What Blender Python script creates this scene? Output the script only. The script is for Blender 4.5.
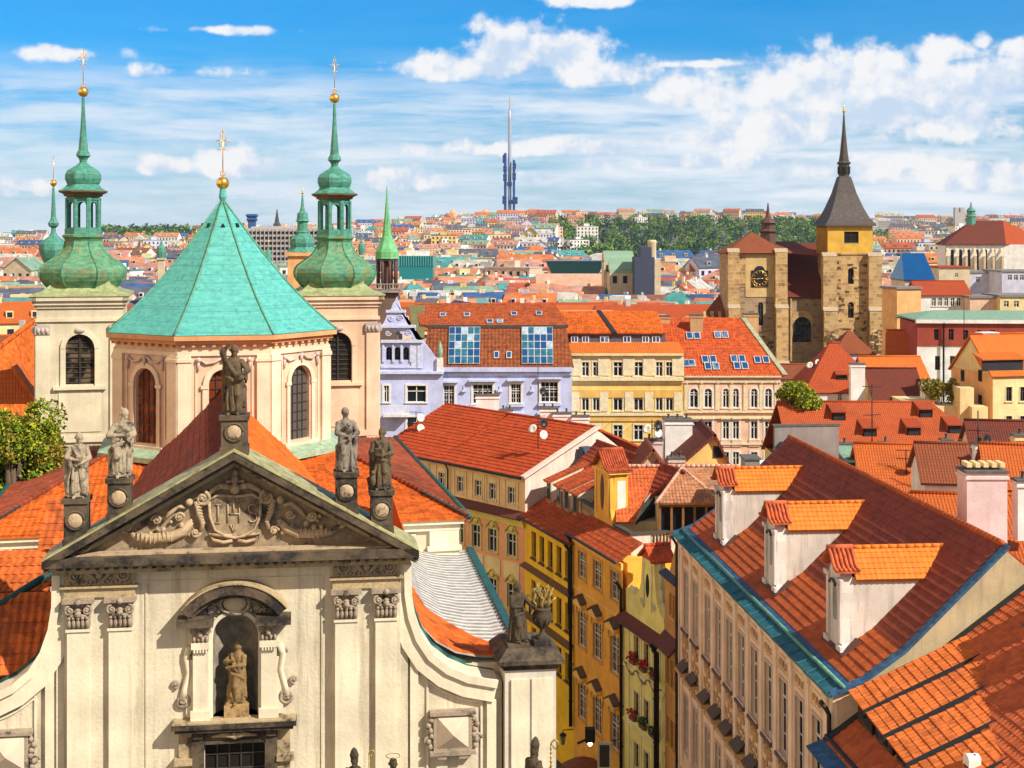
import bpy, math, random
import numpy as np
from mathutils import Vector, Matrix

for o in list(bpy.data.objects):
    bpy.data.objects.remove(o, do_unlink=True)
SC = bpy.context.scene
COL = SC.collection
RAD = math.radians
rnd = random.Random(7)

# ------------------------------------------------------------------ camera
FPX, CAMZ, HORIZON = 1450.0, 40.0, 232.0        # focal length in pixels, eye height, horizon row
cam_data = bpy.data.cameras.new('camera')
cam_data.sensor_width = 36.0
cam_data.lens = 36.0 * FPX / 1024.0
cam_data.shift_y = -(384.0 - HORIZON) / 1024.0
cam_data.clip_start, cam_data.clip_end = 0.5, 20000.0
cam = bpy.data.objects.new('camera', cam_data)
cam.location = (0, 0, CAMZ)
cam.rotation_euler = (RAD(90), 0, 0)
COL.objects.link(cam)
SC.camera = cam

# ------------------------------------------------------------------ light and exposure
SUN_AZ, SUN_EL = 55.0, 40.0                     # degrees to the right of straight behind the viewer, above the horizon
sv = Vector((math.sin(RAD(SUN_AZ)) * math.cos(RAD(SUN_EL)), -math.cos(RAD(SUN_AZ)) * math.cos(RAD(SUN_EL)), math.sin(RAD(SUN_EL))))
sd = bpy.data.lights.new('sun', 'SUN')
sd.energy, sd.angle, sd.color = 5.0, RAD(0.5), (1.0, 0.92, 0.79)
sun = bpy.data.objects.new('sun', sd)
sun.rotation_euler = sv.to_track_quat('Z', 'Y').to_euler()
sun.location = sv * 300
COL.objects.link(sun)
SC.view_settings.view_transform = 'Standard'
SC.view_settings.look = 'None'
SC.view_settings.exposure = 0.42
SC.view_settings.gamma = 1.0
SC.view_settings.use_curve_mapping = False
SC.render.engine = 'CYCLES'
SC.cycles.use_denoising = True
SC.cycles.max_bounces = 5
SC.cycles.diffuse_bounces = 3
SC.cycles.glossy_bounces = 2
SC.cycles.volume_bounces = 0

class NT:
    """small helper that wires shader nodes"""
    def __init__(s, tree):
        s.t = tree
        s.n = tree.nodes
    def node(s, kind, **kw):
        n = s.n.new(kind)
        for k, v in kw.items():
            setattr(n, k, v)
        return n
    def put(s, sock, v):
        if hasattr(v, 'is_output') or isinstance(v, bpy.types.NodeSocket):
            s.t.links.new(v, sock)
        elif isinstance(v, (tuple, list)) and len(v) == 3 and sock.type == 'RGBA':
            sock.default_value = (*v, 1)
        else:
            sock.default_value = v
    def math(s, op, a, b=None, c=None, clamp=False):
        n = s.node('ShaderNodeMath', operation=op, use_clamp=clamp)
        s.put(n.inputs[0], a)
        if b is not None: s.put(n.inputs[1], b)
        if c is not None: s.put(n.inputs[2], c)
        return n.outputs[0]
    def mix(s, f, a, b, mode='MIX'):
        n = s.node('ShaderNodeMix', data_type='RGBA', blend_type=mode)
        s.put(n.inputs[0], f); s.put(n.inputs[6], a); s.put(n.inputs[7], b)
        return n.outputs[2]
    def noise(s, vec, scale, detail=3, rough=.55, out=0, dist=0.0):
        n = s.node('ShaderNodeTexNoise')
        s.put(n.inputs['Vector'], vec)
        n.inputs['Scale'].default_value = scale
        n.inputs['Detail'].default_value = detail
        n.inputs['Roughness'].default_value = rough
        n.inputs['Distortion'].default_value = dist
        return n.outputs[out]
    def ramp(s, f, a, b, lo=0.0, hi=1.0):
        n = s.node('ShaderNodeMapRange', interpolation_type='SMOOTHSTEP')
        s.put(n.inputs[0], f)
        if b < a: a, b, lo, hi = b, a, hi, lo
        n.inputs[1].default_value, n.inputs[2].default_value = a, b
        n.inputs[3].default_value, n.inputs[4].default_value = lo, hi
        return n.outputs[0]
    def mapping(s, vec, scale=(1, 1, 1), loc=(0, 0, 0), rot=(0, 0, 0)):
        n = s.node('ShaderNodeMapping')
        s.put(n.inputs[0], vec)
        n.inputs[1].default_value, n.inputs[2].default_value, n.inputs[3].default_value = loc, rot, scale
        return n.outputs[0]
    def bump(s, h, strength, dist, normal=None):
        n = s.node('ShaderNodeBump')
        n.inputs['Strength'].default_value = strength
        n.inputs['Distance'].default_value = dist
        s.put(n.inputs['Height'], h)
        if normal is not None: s.put(n.inputs['Normal'], normal)
        return n.outputs[0]

# ------------------------------------------------------------------ sky with clouds (world directions only)
world = bpy.data.worlds.new('World')
SC.world = world
world.use_nodes = True
W = NT(world.node_tree)
W.n.clear()
wout = W.node('ShaderNodeOutputWorld')
wbg = W.node('ShaderNodeBackground')
sky = W.node('ShaderNodeTexSky', sky_type='NISHITA')
sky.sun_disc = False
sky.sun_elevation = RAD(SUN_EL)
sky.sun_rotation = RAD(180.0 - SUN_AZ)
sky.altitude = 200
sky.air_density, sky.dust_density, sky.ozone_density = 1.0, 0.6, 2.0
gen = W.node('ShaderNodeTexCoord').outputs['Generated']
sep = W.node('ShaderNodeSeparateXYZ')
W.put(sep.inputs[0], gen)
dx, dy, dz = sep.outputs
hor = W.math('MAXIMUM', W.math('SQRT', W.math('ADD', W.math('MULTIPLY', dx, dx), W.math('MULTIPLY', dy, dy))), 0.05)
az = W.math('ARCTAN2', dx, dy)                  # 0 = east, where the street leads
el = W.math('DIVIDE', dz, hor)
blue = W.mix(W.ramp(el, 0.0, 0.15), (0.50, 1.02, 1.46), (0.0, 0.98, 1.80))
base = W.mix(1.0, sky.outputs[0], blue, 'MULTIPLY')
base = W.mix(W.ramp(el, -0.03, 0.11, 0.72, 0.0), base, (8.0, 10.0, 12.4))
comb = W.node('ShaderNodeCombineXYZ')
W.put(comb.inputs[0], az); W.put(comb.inputs[1], el)
uv = comb.outputs[0]
# streaks of high cloud
warp = W.noise(uv, 7.0, 3, .5, out=1)
wv = W.node('ShaderNodeVectorMath', operation='MULTIPLY'); W.put(wv.inputs[0], warp); wv.inputs[1].default_value = (0.10, 0.012, 0)
wu = W.node('ShaderNodeVectorMath', operation='ADD'); W.put(wu.inputs[0], uv); W.put(wu.inputs[1], wv.outputs[0])
st = W.noise(W.mapping(wu.outputs[0], (3.0, 26, 1), (0.31, 0.13, 0)), 1.7, 8, .62)
st2 = W.noise(W.mapping(wu.outputs[0], (8, 60, 1), (2.2, 4.7, 3)), 2.0, 8, .68)
band = W.math('MULTIPLY', W.ramp(el, -0.02, 0.03, 0.55, 1.0), W.ramp(el, 0.085, 0.13, 1.0, 0.04))
side = W.ramp(az, -0.36, 0.30, 0.84, 1.08)
mixs = W.math('ADD', W.math('MULTIPLY', st, 0.66), W.math('MULTIPLY', st2, 0.34))
streak = W.math('MULTIPLY', W.math('MULTIPLY', W.ramp(mixs, 0.33, 0.60), band), side)
streak = W.math('MULTIPLY', streak, 0.90, clamp=True)
# heaps of cumulus: each is a soft ellipse broken up by noise
puff = W.noise(uv, 34, 8, .60)
puff2 = W.noise(W.mapping(uv, (1, 1, 1), (7, 3, 2)), 15, 4, .5)
def heap(c_az, c_el, ra, re, gain=1.0, flat=0.45):
    x = W.math('DIVIDE', W.math('SUBTRACT', az, c_az), ra)
    y = W.math('DIVIDE', W.math('SUBTRACT', el, c_el), re)
    yl = W.math('MULTIPLY', W.math('MINIMUM', y, 0.0), 1.0 / flat)
    yy = W.math('ADD', W.math('MAXIMUM', y, 0.0), yl)
    d = W.math('SQRT', W.math('ADD', W.math('MULTIPLY', x, x), W.math('MULTIPLY', yy, yy)))
    return W.math('MULTIPLY', W.math('SUBTRACT', 1.0, d), gain)
def sky_at(px, py): return (math.atan((px - 512) / FPX), (HORIZON - py) / math.hypot(FPX, px - 512))
heaps = [(470, 70, 66, 17), (515, 58, 52, 32), (560, 62, 48, 30), (610, 76, 48, 16), (682, 96, 40, 22), (722, 100, 30, 14), (770, 96, 50, 28), (820, 88, 55, 34), (862, 84, 44, 32), (900, 104, 40, 24), (945, 104, 60, 30), (990, 88, 52, 26), (1024, 78, 50, 20), (960, 128, 70, 20), (840, 122, 110, 20),
         (949, 52, 36, 14), (1016, 52, 16, 9), (980, 44, 10, 10), (598, 1, 46, 11), (30, 186, 24, 13), (4, 190, 18, 12), (166, 168, 22, 10), (232, 166, 30, 16), (264, 172, 26, 10), (540, 180, 18, 8), (405, 184, 36, 13), (860, 172, 70, 16), (1000, 182, 60, 14), (690, 165, 90, 12), (560, 150, 120, 10), (740, 140, 90, 12),
         (60, 52, 45, 6), (200, 72, 60, 7), (230, 30, 50, 4), (700, 64, 60, 4)]
tot = None
for (px, py, rx, ry) in heaps:
    a0, e0 = sky_at(px, py)
    thin = ry < 8
    h = heap(a0, e0, (1.0 if thin else 1.22) * rx / FPX, (1.0 if thin else 1.25) * ry / FPX, 0.55 if thin else 1.0, 1.0 if thin else 0.55)
    tot = h if tot is None else W.math('MAXIMUM', tot, h)
edge = W.math('ADD', tot, W.math('ADD', W.math('MULTIPLY', W.math('SUBTRACT', puff, 0.5), 2.7), W.math('MULTIPLY', W.math('SUBTRACT', puff2, 0.5), 1.5)))
cum = W.math('MULTIPLY', W.ramp(edge, -0.14, 0.46), W.ramp(tot, -0.75, -0.1))
puff3 = W.noise(W.mapping(uv, (1, 1, 1), (-0.004, 0.008, 0)), 34, 8, .60)
puff4 = W.noise(W.mapping(uv, (1, 1, 1), (7 - 0.008, 3 + 0.014, 2)), 15, 4, .5)
shade = W.math('ADD', W.math('ADD', W.math('MULTIPLY', W.math('SUBTRACT', puff, puff3), 1.5), W.math('MULTIPLY', W.math('SUBTRACT', puff2, puff4), 2.2)), 0.56)
ccol = W.mix(W.ramp(shade, 0.22, 0.72), (7.6, 9.3, 11.6), (12.6, 12.4, 12.4))
scol = W.mix(W.ramp(st, 0.42, 0.75), (10.0, 11.2, 12.6), (12.4, 12.5, 12.9))
skyc = W.mix(streak, base, scol)
skyc = W.mix(W.math('MULTIPLY', cum, 0.95), skyc, ccol)
# unseen even fill added behind the viewer and overhead
back = W.math('MAXIMUM', W.ramp(W.math('ABSOLUTE', az), 0.7, 1.9, 0.0, 0.85), W.ramp(el, 0.35, 1.2, 0.0, 0.3))
skyc = W.mix(back, skyc, (4.4, 4.3, 4.4))
left = W.math('MULTIPLY', W.ramp(az, -0.75, -1.1), W.math('MULTIPLY', W.ramp(az, -3.0, -2.5), W.ramp(el, 1.0, 0.5)))
skyc = W.mix(left, skyc, (23.0, 16.0, 9.2))  # warm unseen glow added at left to brighten the shaded street fronts
W.put(wbg.inputs[0], skyc)
wbg.inputs[1].default_value = 0.060
world.node_tree.links.new(wbg.outputs[0], wout.inputs[0])

# ------------------------------------------------------------------ materials
MATS = {}
def new_mat(name):
    m = bpy.data.materials.new(name)
    m.use_nodes = True
    t = NT(m.node_tree)
    b = t.n['Principled BSDF']
    return m, t, b
def objco(t): return t.node('ShaderNodeTexCoord').outputs['Object']
def uvco(t): return t.node('ShaderNodeTexCoord').outputs['UV']
def sc(c, k): return tuple(min(1.0, x * k) for x in c)

def plaster(name, col, dirt=0.35, dcol=None, rough=0.9, bump=0.25):
    """rendered wall: cloudy tone, rain streaks, fine grain"""
    if name in MATS: return MATS[name]
    m, t, b = new_mat(name)
    o = objco(t)
    cl = t.noise(o, 0.55, 5, .62)
    gr = t.noise(o, 9.0, 4, .6)
    stz = t.noise(t.mapping(o, (1.6, 1.6, 0.16)), 1.3, 5, .65)
    c = t.mix(t.ramp(cl, 0.3, 0.7), sc(col, 0.82), sc(col, 1.10))
    c = t.mix(t.math('MULTIPLY', t.ramp(stz, 0.48, 0.74), dirt), c, dcol or (col[0] * .42, col[1] * .38, col[2] * .34))
    run = t.noise(t.mapping(o, (5, 5, 0.22)), 1.0, 4, .6)
    c = t.mix(t.math('MULTIPLY', t.math('MULTIPLY', t.ramp(run, 0.52, 0.72), t.ramp(cl, 0.35, 0.6)), dirt * 0.8), c, dcol or (col[0] * .45, col[1] * .40, col[2] * .36))
    c = t.mix(t.math('MULTIPLY', t.ramp(gr, 0.52, 0.8), dirt * 0.4), c, sc(col, 0.5))
    t.put(b.inputs['Base Color'], c)
    b.inputs['Roughness'].default_value = rough
    t.put(b.inputs['Normal'], t.bump(t.math('ADD', gr, t.math('MULTIPLY', cl, 0.7)), bump, 0.05))
    MATS[name] = m
    return m

def tiles(name, col, col2=None, wave=0.20, course=0.32, moss=0.25, mosscol=(0.05, 0.035, 0.03), bump=1.0, lines=0.45):
    """clay roof tiles; uv is in metres, u along the eave and v up the slope"""
    if name in MATS: return MATS[name]
    m, t, b = new_mat(name)
    u = uvco(t)
    br = t.node('ShaderNodeTexBrick')
    t.put(br.inputs['Vector'], u)
    br.offset = 0.5
    col2 = col2 or sc(col, 0.66)
    for k, v in (('Color1', (*col, 1)), ('Color2', (*col2, 1)), ('Mortar', (*sc(col, 0.16), 1)), ('Scale', 1.0), ('Mortar Size', 0.022), ('Mortar Smooth', 0.35), ('Bias', -0.15), ('Brick Width', wave), ('Row Height', course)):
        br.inputs[k].default_value = v
    c = t.mix(lines, col, br.outputs[0])
    big = t.noise(u, 0.35, 5, .6)
    sp = t.noise(u, 2.6, 5, .7)
    c = t.mix(t.math('MULTIPLY', t.ramp(big, 0.48, 0.72), moss), c, mosscol)
    c = t.mix(t.math('MULTIPLY', t.ramp(sp, 0.58, 0.76), moss * 1.3), c, sc(mosscol, 1.6))
    t.put(b.inputs['Base Color'], c)
    b.inputs['Roughness'].default_value = 0.8
    b.inputs['Specular IOR Level'].default_value = 0.25
    sepn = t.node('ShaderNodeSeparateXYZ'); t.put(sepn.inputs[0], u)
    saw = t.math('SUBTRACT', 1.0, t.math('FRACT', t.math('DIVIDE', sepn.outputs[1], course)))
    rib = t.math('SINE', t.math('MULTIPLY', sepn.outputs[0], 2 * math.pi / wave))
    h = t.math('ADD', t.math('MULTIPLY', saw, 1.0), t.math('MULTIPLY', rib, 0.35))
    h = t.math('ADD', h, t.math('MULTIPLY', sp, 0.5))
    t.put(b.inputs['Normal'], t.bump(h, 0.9 * bump, 0.05))
    MATS[name] = m
    return m

def clay(name, col, moss=0.3, mosscol=(0.05, 0.04, 0.035), var=0.35):
    """colour for tiles whose courses are modelled as geometry"""
    if name in MATS: return MATS[name]
    m, t, b = new_mat(name)
    u = uvco(t)
    o = objco(t)
    br = t.node('ShaderNodeTexBrick')
    t.put(br.inputs['Vector'], o)
    wn = t.node('ShaderNodeTexVoronoi', feature='F1'); t.put(wn.inputs['Vector'], o); wn.inputs['Scale'].default_value = 3.2
    sepc = t.node('ShaderNodeSeparateColor'); t.put(sepc.inputs[0], wn.outputs['Color'])
    t.n.remove(br)
    c = t.mix(sepc.outputs[0], sc(col, 1 - var), sc(col, 1 + var * .45))
    big = t.noise(o, 0.5, 5, .6)
    sp = t.noise(o, 3.0, 5, .7)
    c = t.mix(t.math('MULTIPLY', t.ramp(big, 0.5, 0.72), moss), c, mosscol)
    c = t.mix(t.math('MULTIPLY', t.ramp(sp, 0.56, 0.76), moss), c, sc(mosscol, 1.7))
    t.put(b.inputs['Base Color'], c)
    b.inputs['Roughness'].default_value = 0.85
    b.inputs['Specular IOR Level'].default_value = 0.2
    t.put(b.inputs['Normal'], t.bump(t.math('ADD', sp, t.noise(o, 14, 3, .6)), 0.35, 0.03))
    MATS[name] = m
    return m

def stone(name, col, dark=(0.03, 0.026, 0.02), amount=0.5, scale=1.4, rough=0.9):
    """weathered sandstone with black crust"""
    if name in MATS: return MATS[name]
    m, t, b = new_mat(name)
    o = objco(t)
    n1 = t.noise(o, scale, 6, .65)
    n2 = t.noise(o, scale * 7, 5, .6)
    c = t.mix(t.ramp(n2, 0.3, 0.75), sc(col, 0.75), sc(col, 1.15))
    c = t.mix(t.ramp(t.math('ADD', n1, t.math('MULTIPLY', t.math('SUBTRACT', n2, .5), .4)), 0.62 - 0.3 * amount, 0.78 - 0.18 * amount), c, dark)
    t.put(b.inputs['Base Color'], c)
    b.inputs['Roughness'].default_value = rough
    t.put(b.inputs['Normal'], t.bump(n2, 0.45, 0.05))
    MATS[name] = m
    return m

def rubble(name, col, dark, mortar, scale=1.0, amount=.5):
    """masonry of uneven blocks"""
    if name in MATS: return MATS[name]
    m, t, b = new_mat(name)
    u = uvco(t)
    br = t.node('ShaderNodeTexBrick'); br.offset = 0.43; br.squash = 0.7; br.squash_frequency = 3
    wob = t.noise(u, 0.8, 3, .5, out=1)
    wv = t.node('ShaderNodeVectorMath', operation='MULTIPLY_ADD'); t.put(wv.inputs[0], wob); wv.inputs[1].default_value = (.35, .35, 0); t.put(wv.inputs[2], u)
    t.put(br.inputs['Vector'], wv.outputs[0])
    for k, v in (('Color1', (*col, 1)), ('Color2', (*dark, 1)), ('Mortar', (*mortar, 1)), ('Scale', scale), ('Mortar Size', 0.03), ('Bias', -0.2), ('Brick Width', 1.1), ('Row Height', .55)):
        br.inputs[k].default_value = v
    n = t.noise(u, 0.5, 5, .7)
    n2 = t.noise(u, 3, 5, .65)
    c = t.mix(t.math('MULTIPLY', t.ramp(n, 0.42, 0.62), amount), br.outputs[0], mortar)
    c = t.mix(t.math('MULTIPLY', t.ramp(n2, 0.5, 0.75), 0.5), c, dark)
    t.put(b.inputs['Base Color'], c)
    b.inputs['Roughness'].default_value = 0.95
    t.put(b.inputs['Normal'], t.bump(t.math('ADD', n2, br.outputs[1]), 0.5, 0.08))
    MATS[name] = m
    return m

def copper(name, col, rust=0.3, rcol=(0.10, 0.055, 0.015), pale=None, seams=0.0):
    """green patina with brown rain streaks"""
    if name in MATS: return MATS[name]
    m, t, b = new_mat(name)
    o = objco(t)
    n1 = t.noise(t.mapping(o, (2.2, 2.2, 0.35)), 1.2, 5, .65)
    n2 = t.noise(t.mapping(o, (1, 1, 2.6)), 2.4, 5, .6)
    c = t.mix(t.ramp(n2, 0.22, 0.80), sc(col, 0.78), pale or sc(col, 1.25))
    run = t.noise(t.mapping(o, (3.4, 3.4, 0.12)), 1.4, 4, .6)
    c = t.mix(t.math('MULTIPLY', t.ramp(run, 0.52, 0.70), 0.5), c, sc(col, 0.42))
    c = t.mix(t.math('MULTIPLY', t.ramp(n1, 0.47, 0.66), rust), c, rcol)
    if seams:
        sz = t.node('ShaderNodeSeparateXYZ'); t.put(sz.inputs[0], uvco(t))
        ln = t.math('LESS_THAN', t.math('FRACT', t.math('DIVIDE', sz.outputs[1], seams)), 0.09)
        c = t.mix(t.math('MULTIPLY', ln, 0.35), c, sc(col, 0.35))
    t.put(b.inputs['Base Color'], c)
    b.inputs['Roughness'].default_value = 0.62
    b.inputs['Metallic'].default_value = 0.0
    t.put(b.inputs['Normal'], t.bump(n2, 0.25, 0.04))
    MATS[name] = m
    return m

def plain(name, col, rough=0.7, metal=0.0, var=0.25, scale=3.0, bump=0.15, spec=0.4):
    if name in MATS: return MATS[name]
    m, t, b = new_mat(name)
    o = objco(t)
    n = t.noise(o, scale, 4, .6)
    t.put(b.inputs['Base Color'], t.mix(t.ramp(n, 0.3, 0.72), sc(col, 1 - var), sc(col, 1 + var * .5)))
    b.inputs['Roughness'].default_value = rough
    b.inputs['Metallic'].default_value = metal
    b.inputs['Specular IOR Level'].default_value = spec
    if bump: t.put(b.inputs['Normal'], t.bump(n, bump, 0.03))
    MATS[name] = m
    return m

def glass(name='glass', col=(0.012, 0.016, 0.022), rough=0.06, tint=(0.10, 0.13, 0.18), amount=.5):
    """window pane seen from outside: dark room, sky reflection, here and there a curtain"""
    if name in MATS: return MATS[name]
    m, t, b = new_mat(name)
    o = t.node('ShaderNodeObjectInfo').outputs['Random']
    n = t.noise(objco(t), 1.5, 2, .5)
    f = t.math('MULTIPLY', t.ramp(o, 0.45, 1.0), t.ramp(n, 0.4, 0.6))
    t.put(b.inputs['Base Color'], t.mix(t.math('MULTIPLY', f, amount), col, tint))
    b.inputs['Roughness'].default_value = rough
    b.inputs['Specular IOR Level'].default_value = 0.35
    b.inputs['IOR'].default_value = 1.25
    t.put(b.inputs['Normal'], t.bump(t.noise(objco(t), 2.2, 2, .5), 0.06, 0.05))
    MATS[name] = m
    return m

def leafmat(name, col, col2):
    if name in MATS: return MATS[name]
    m, t, b = new_mat(name)
    g = t.node('ShaderNodeNewGeometry')
    n = t.noise(objco(t), 1.1, 3, .6)
    f = t.math('ADD', t.math('MULTIPLY', g.outputs['Random Per Island'], 0.6), t.math('MULTIPLY', n, 0.5))
    t.put(b.inputs['Base Color'], t.mix(t.ramp(f, 0.25, 0.85), col, col2))
    b.inputs['Roughness'].default_value = 0.65
    b.inputs['Specular IOR Level'].default_value = 0.25
    tr = b.inputs.get('Transmission Weight')
    MATS[name] = m
    return m

# ------------------------------------------------------------------ mesh builder
class MB:
    def __init__(s, T=None):
        s.v, s.f, s.m, s.s = [], [], [], []
        s.T = T
    def add(s, verts, faces, mat=0, smooth=False):
        b = len(s.v)
        if s.T is not None:
            verts = [s.T @ Vector(p) for p in verts]
        s.v.extend([tuple(p) for p in verts])
        for f in faces:
            s.f.append([b + i for i in f]); s.m.append(mat); s.s.append(smooth)
        return s
    def poly(s, pts, mat=0):
        return s.add(pts, [list(range(len(pts)))], mat)
    def box(s, x0, x1, y0, y1, z0, z1, mat=0):
        p = [(x, y, z) for z in (z0, z1) for (x, y) in ((x0, y0), (x1, y0), (x1, y1), (x0, y1))]
        return s.add(p, [(3, 2, 1, 0), (4, 5, 6, 7), (0, 1, 5, 4), (1, 2, 6, 5), (2, 3, 7, 6), (3, 0, 4, 7)], mat)
    def slab(s, pts, th, mat=0, side=None):
        """a planar polygon (counter-clockwise seen from outside) given thickness th inwards"""
        a, b, c = Vector(pts[0]), Vector(pts[1]), Vector(pts[2])
        n = (b - a).cross(c - b).normalized()
        q = [Vector(p) - n * th for p in pts]
        k = len(pts)
        s.add(list(pts) + q, [list(range(k)), list(range(2 * k - 1, k - 1, -1))], mat)
        s.add(list(pts) + q, [[i, i + k, (i + 1) % k + k, (i + 1) % k] for i in range(k)], mat if side is None else side)
        return s
    def prism(s, pts, y0, y1, mat=0, smooth=False):
        """outline in x,z (counter-clockwise seen from -y) extruded from y0 back to y1"""
        k = len(pts)
        p = [(x, y0, z) for x, z in pts] + [(x, y1, z) for x, z in pts]
        s.add(p, [list(range(k)), list(range(2 * k - 1, k - 1, -1))], mat)
        s.add(p, [[i, i + k, (i + 1) % k + k, (i + 1) % k] for i in range(k)], mat, smooth)
        return s
    def vprism(s, pts, z0, z1, mat=0):
        """plan outline in x,y (counter-clockwise from above) extruded upwards"""
        k = len(pts)
        p = [(x, y, z0) for x, y in pts] + [(x, y, z1) for x, y in pts]
        return s.add(p, [list(range(k - 1, -1, -1)), list(range(k, 2 * k))] + [[i, (i + 1) % k, (i + 1) % k + k, i + k] for i in range(k)], mat)
    def lathe(s, prof, n, cx=0, cy=0, phase=0.0, mat=0, smooth=True, square=None):
        """profile of (radius, z); radius is to the corner of the n-gon"""
        vs, fs = [], []
        for r, z in prof:
            for i in range(n):
                a = phase + 2 * math.pi * i / n
                vs.append((cx + r * math.cos(a), cy + r * math.sin(a), z))
        for j in range(len(prof) - 1):
            for i in range(n):
                k = (i + 1) % n
                fs.append((j * n + i, j * n + k, (j + 1) * n + k, (j + 1) * n + i))
        s.add(vs, fs, mat, smooth)
        s.add(vs[:n], [list(range(n - 1, -1, -1))], mat)
        s.add(vs[-n:], [list(range(n))], mat)
        return s
    def tube(s, pts, r, n=6, mat=0, smooth=True):
        pts = [Vector(p) for p in pts]
        rs = r if isinstance(r, (list, tuple)) else [r] * len(pts)
        vs, fs = [], []
        up0 = None
        for i, p in enumerate(pts):
            d = (pts[min(i + 1, len(pts) - 1)] - pts[max(i - 1, 0)])
            if d.length < 1e-9: d = Vector((0, 0, 1))
            d.normalize()
            if up0 is None:
                up0 = Vector((0, 0, 1)) if abs(d.z) < .9 else Vector((1, 0, 0))
            a = d.cross(up0)
            if a.length < 1e-5: a = d.cross(Vector((0, 1, 0.01)))
            a.normalize(); b = a.cross(d).normalized(); up0 = b
            for k in range(n):
                t = 2 * math.pi * k / n
                vs.append(p + (a * math.cos(t) + b * math.sin(t)) * rs[i])
        for i in range(len(pts) - 1):
            for k in range(n):
                q = (k + 1) % n
                fs.append((i * n + k, i * n + q, (i + 1) * n + q, (i + 1) * n + k))
        fs.append(list(range(n - 1, -1, -1)))
        fs.append([(len(pts) - 1) * n + k for k in range(n)])
        return s.add(vs, fs, mat, smooth)
    def ball(s, c, r, nu=10, nv=7, mat=0, smooth=True, rot=None):
        rx, ry, rz = r if isinstance(r, (list, tuple)) else (r, r, r)
        c = Vector(c)
        vs, fs = [], []
        for j in range(nv + 1):
            ph = math.pi * j / nv - math.pi / 2
            for i in range(nu):
                a = 2 * math.pi * i / nu
                p = Vector((rx * math.cos(ph) * math.cos(a), ry * math.cos(ph) * math.sin(a), rz * math.sin(ph)))
                if rot is not None: p = rot @ p
                vs.append(c + p)
        for j in range(nv):
            for i in range(nu):
                k = (i + 1) % nu
                fs.append((j * nu + i, j * nu + k, (j + 1) * nu + k, (j + 1) * nu + i))
        return s.add(vs, fs, mat, smooth)
    def spiral(s, x, z, y, r0, turns, r, ang0=0.0, cw=1, n=26, shrink=0.12, mat=0):
        """a scroll in the facade plane"""
        pts, rs = [], []
        for i in range(n + 1):
            t = i / n
            rr = r0 * (1 - t * (1 - shrink))
            a = ang0 + cw * turns * 2 * math.pi * t
            pts.append((x + rr * math.cos(a), y - 0.5 * r * t, z + rr * math.sin(a)))
            rs.append(r * (1 - .45 * t))
        s.tube(pts, rs, 6, mat)
        s.ball(pts[-1], r * 1.1, 6, 4, mat)
        return s
    def pantiles(s, A, B, C, D, mat=0, course=0.38, wave=0.26, amp=0.022, step=0.03, seg=4, jit=0.006, under=True):
        """stepped, rippled tile courses between eave A-B and ridge D-C (quad seen from outside, A lower left)"""
        A, B, C, D = map(Vector, (A, B, C, D))
        n = (B - A).cross(D - A)
        if n.length < 1e-6: n = (B - A).cross(C - A)
        n.normalize()
        e = (B - A).normalized() if (B - A).length > 1e-6 else (C - D).normalized()
        up = n.cross(e).normalized()
        hL = max((D - A).dot(up), (C - B).dot(up))
        k = max(1, int(round(hL / course)))
        vs, fs = [], []
        for j in range(k):
            t0, t1 = j / k, min(1.0, (j + 1.08) / k)
            l0, r0 = A.lerp(D, t0), B.lerp(C, t0)
            l1, r1 = A.lerp(D, t1), B.lerp(C, t1)
            ua, ub = (l0 - A).dot(e), (r0 - A).dot(e)
            w = max(ub - ua, 1e-4)
            m = max(1, int(round(w / wave * seg)))
            b = len(vs)
            off = rnd.uniform(-jit, jit)
            for i in range(m + 1):
                q = i / m
                uu = ua + w * q
                ph = uu / wave * 2 * math.pi
                dz = amp * math.cos(ph)
                jj = rnd.uniform(-jit, jit)
                lo = l0.lerp(r0, q); hi = l1.lerp(r1, q)
                sag = up * (-0.02 * max(0, math.cos(ph)))
                vs.append(lo + n * (dz + step + off + jj) + sag)
                vs.append(hi + n * (dz * .9 + off * .4))
                vs.append(lo + n * (-0.02) + sag)
            for i in range(m):
                a = b + i * 3
                fs.append((a, a + 3, a + 4, a + 1))
                fs.append((a + 2, a + 5, a + 3, a))
        s.add(vs, fs, mat, False)
        if under: s.slab([A - n * .03, B - n * .03, C - n * .03, D - n * .03] if (C - D).length > 1e-4 else [A - n * .03, B - n * .03, C - n * .03], 0.12, mat)
        return s
    def ridge(s, P, Q, r=0.13, mat=0, seg=0.4):
        """a row of half-round ridge tiles"""
        P, Q = Vector(P), Vector(Q)
        k = max(1, int((Q - P).length / seg))
        for i in range(k):
            a, b = P.lerp(Q, i / k), P.lerp(Q, (i + 1.1) / k)
            s.tube([a, b], [r * 1.08, r * .92], 8, mat)
        return s
    def wall(s, x0, x1, z0, z1, holes=(), y=0.0, depth=0.22, mat=0, rmat=None):
        """wall in the plane y facing -y, with openings (x0,x1,z0,z1[,arch]); reveals run back by depth"""
        rmat = mat if rmat is None else rmat
        xs = sorted(set([x0, x1] + [c for h in holes for c in h[:2]]))
        zs = sorted(set([z0, z1] + [c for h in holes for c in h[2:4]]))
        for i in range(len(xs) - 1):
            run = None
            for j in range(len(zs) - 1):
                cx, cz = (xs[i] + xs[i + 1]) / 2, (zs[j] + zs[j + 1]) / 2
                inside = any(h[0] < cx < h[1] and h[2] < cz < h[3] for h in holes)
                if not inside:
                    if run is None: run = zs[j]
                if inside or j == len(zs) - 2:
                    top = zs[j] if inside else zs[j + 1]
                    if run is not None and top > run:
                        s.poly([(xs[i], y, run), (xs[i + 1], y, run), (xs[i + 1], y, top), (xs[i], y, top)], mat)
                    run = None
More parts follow.
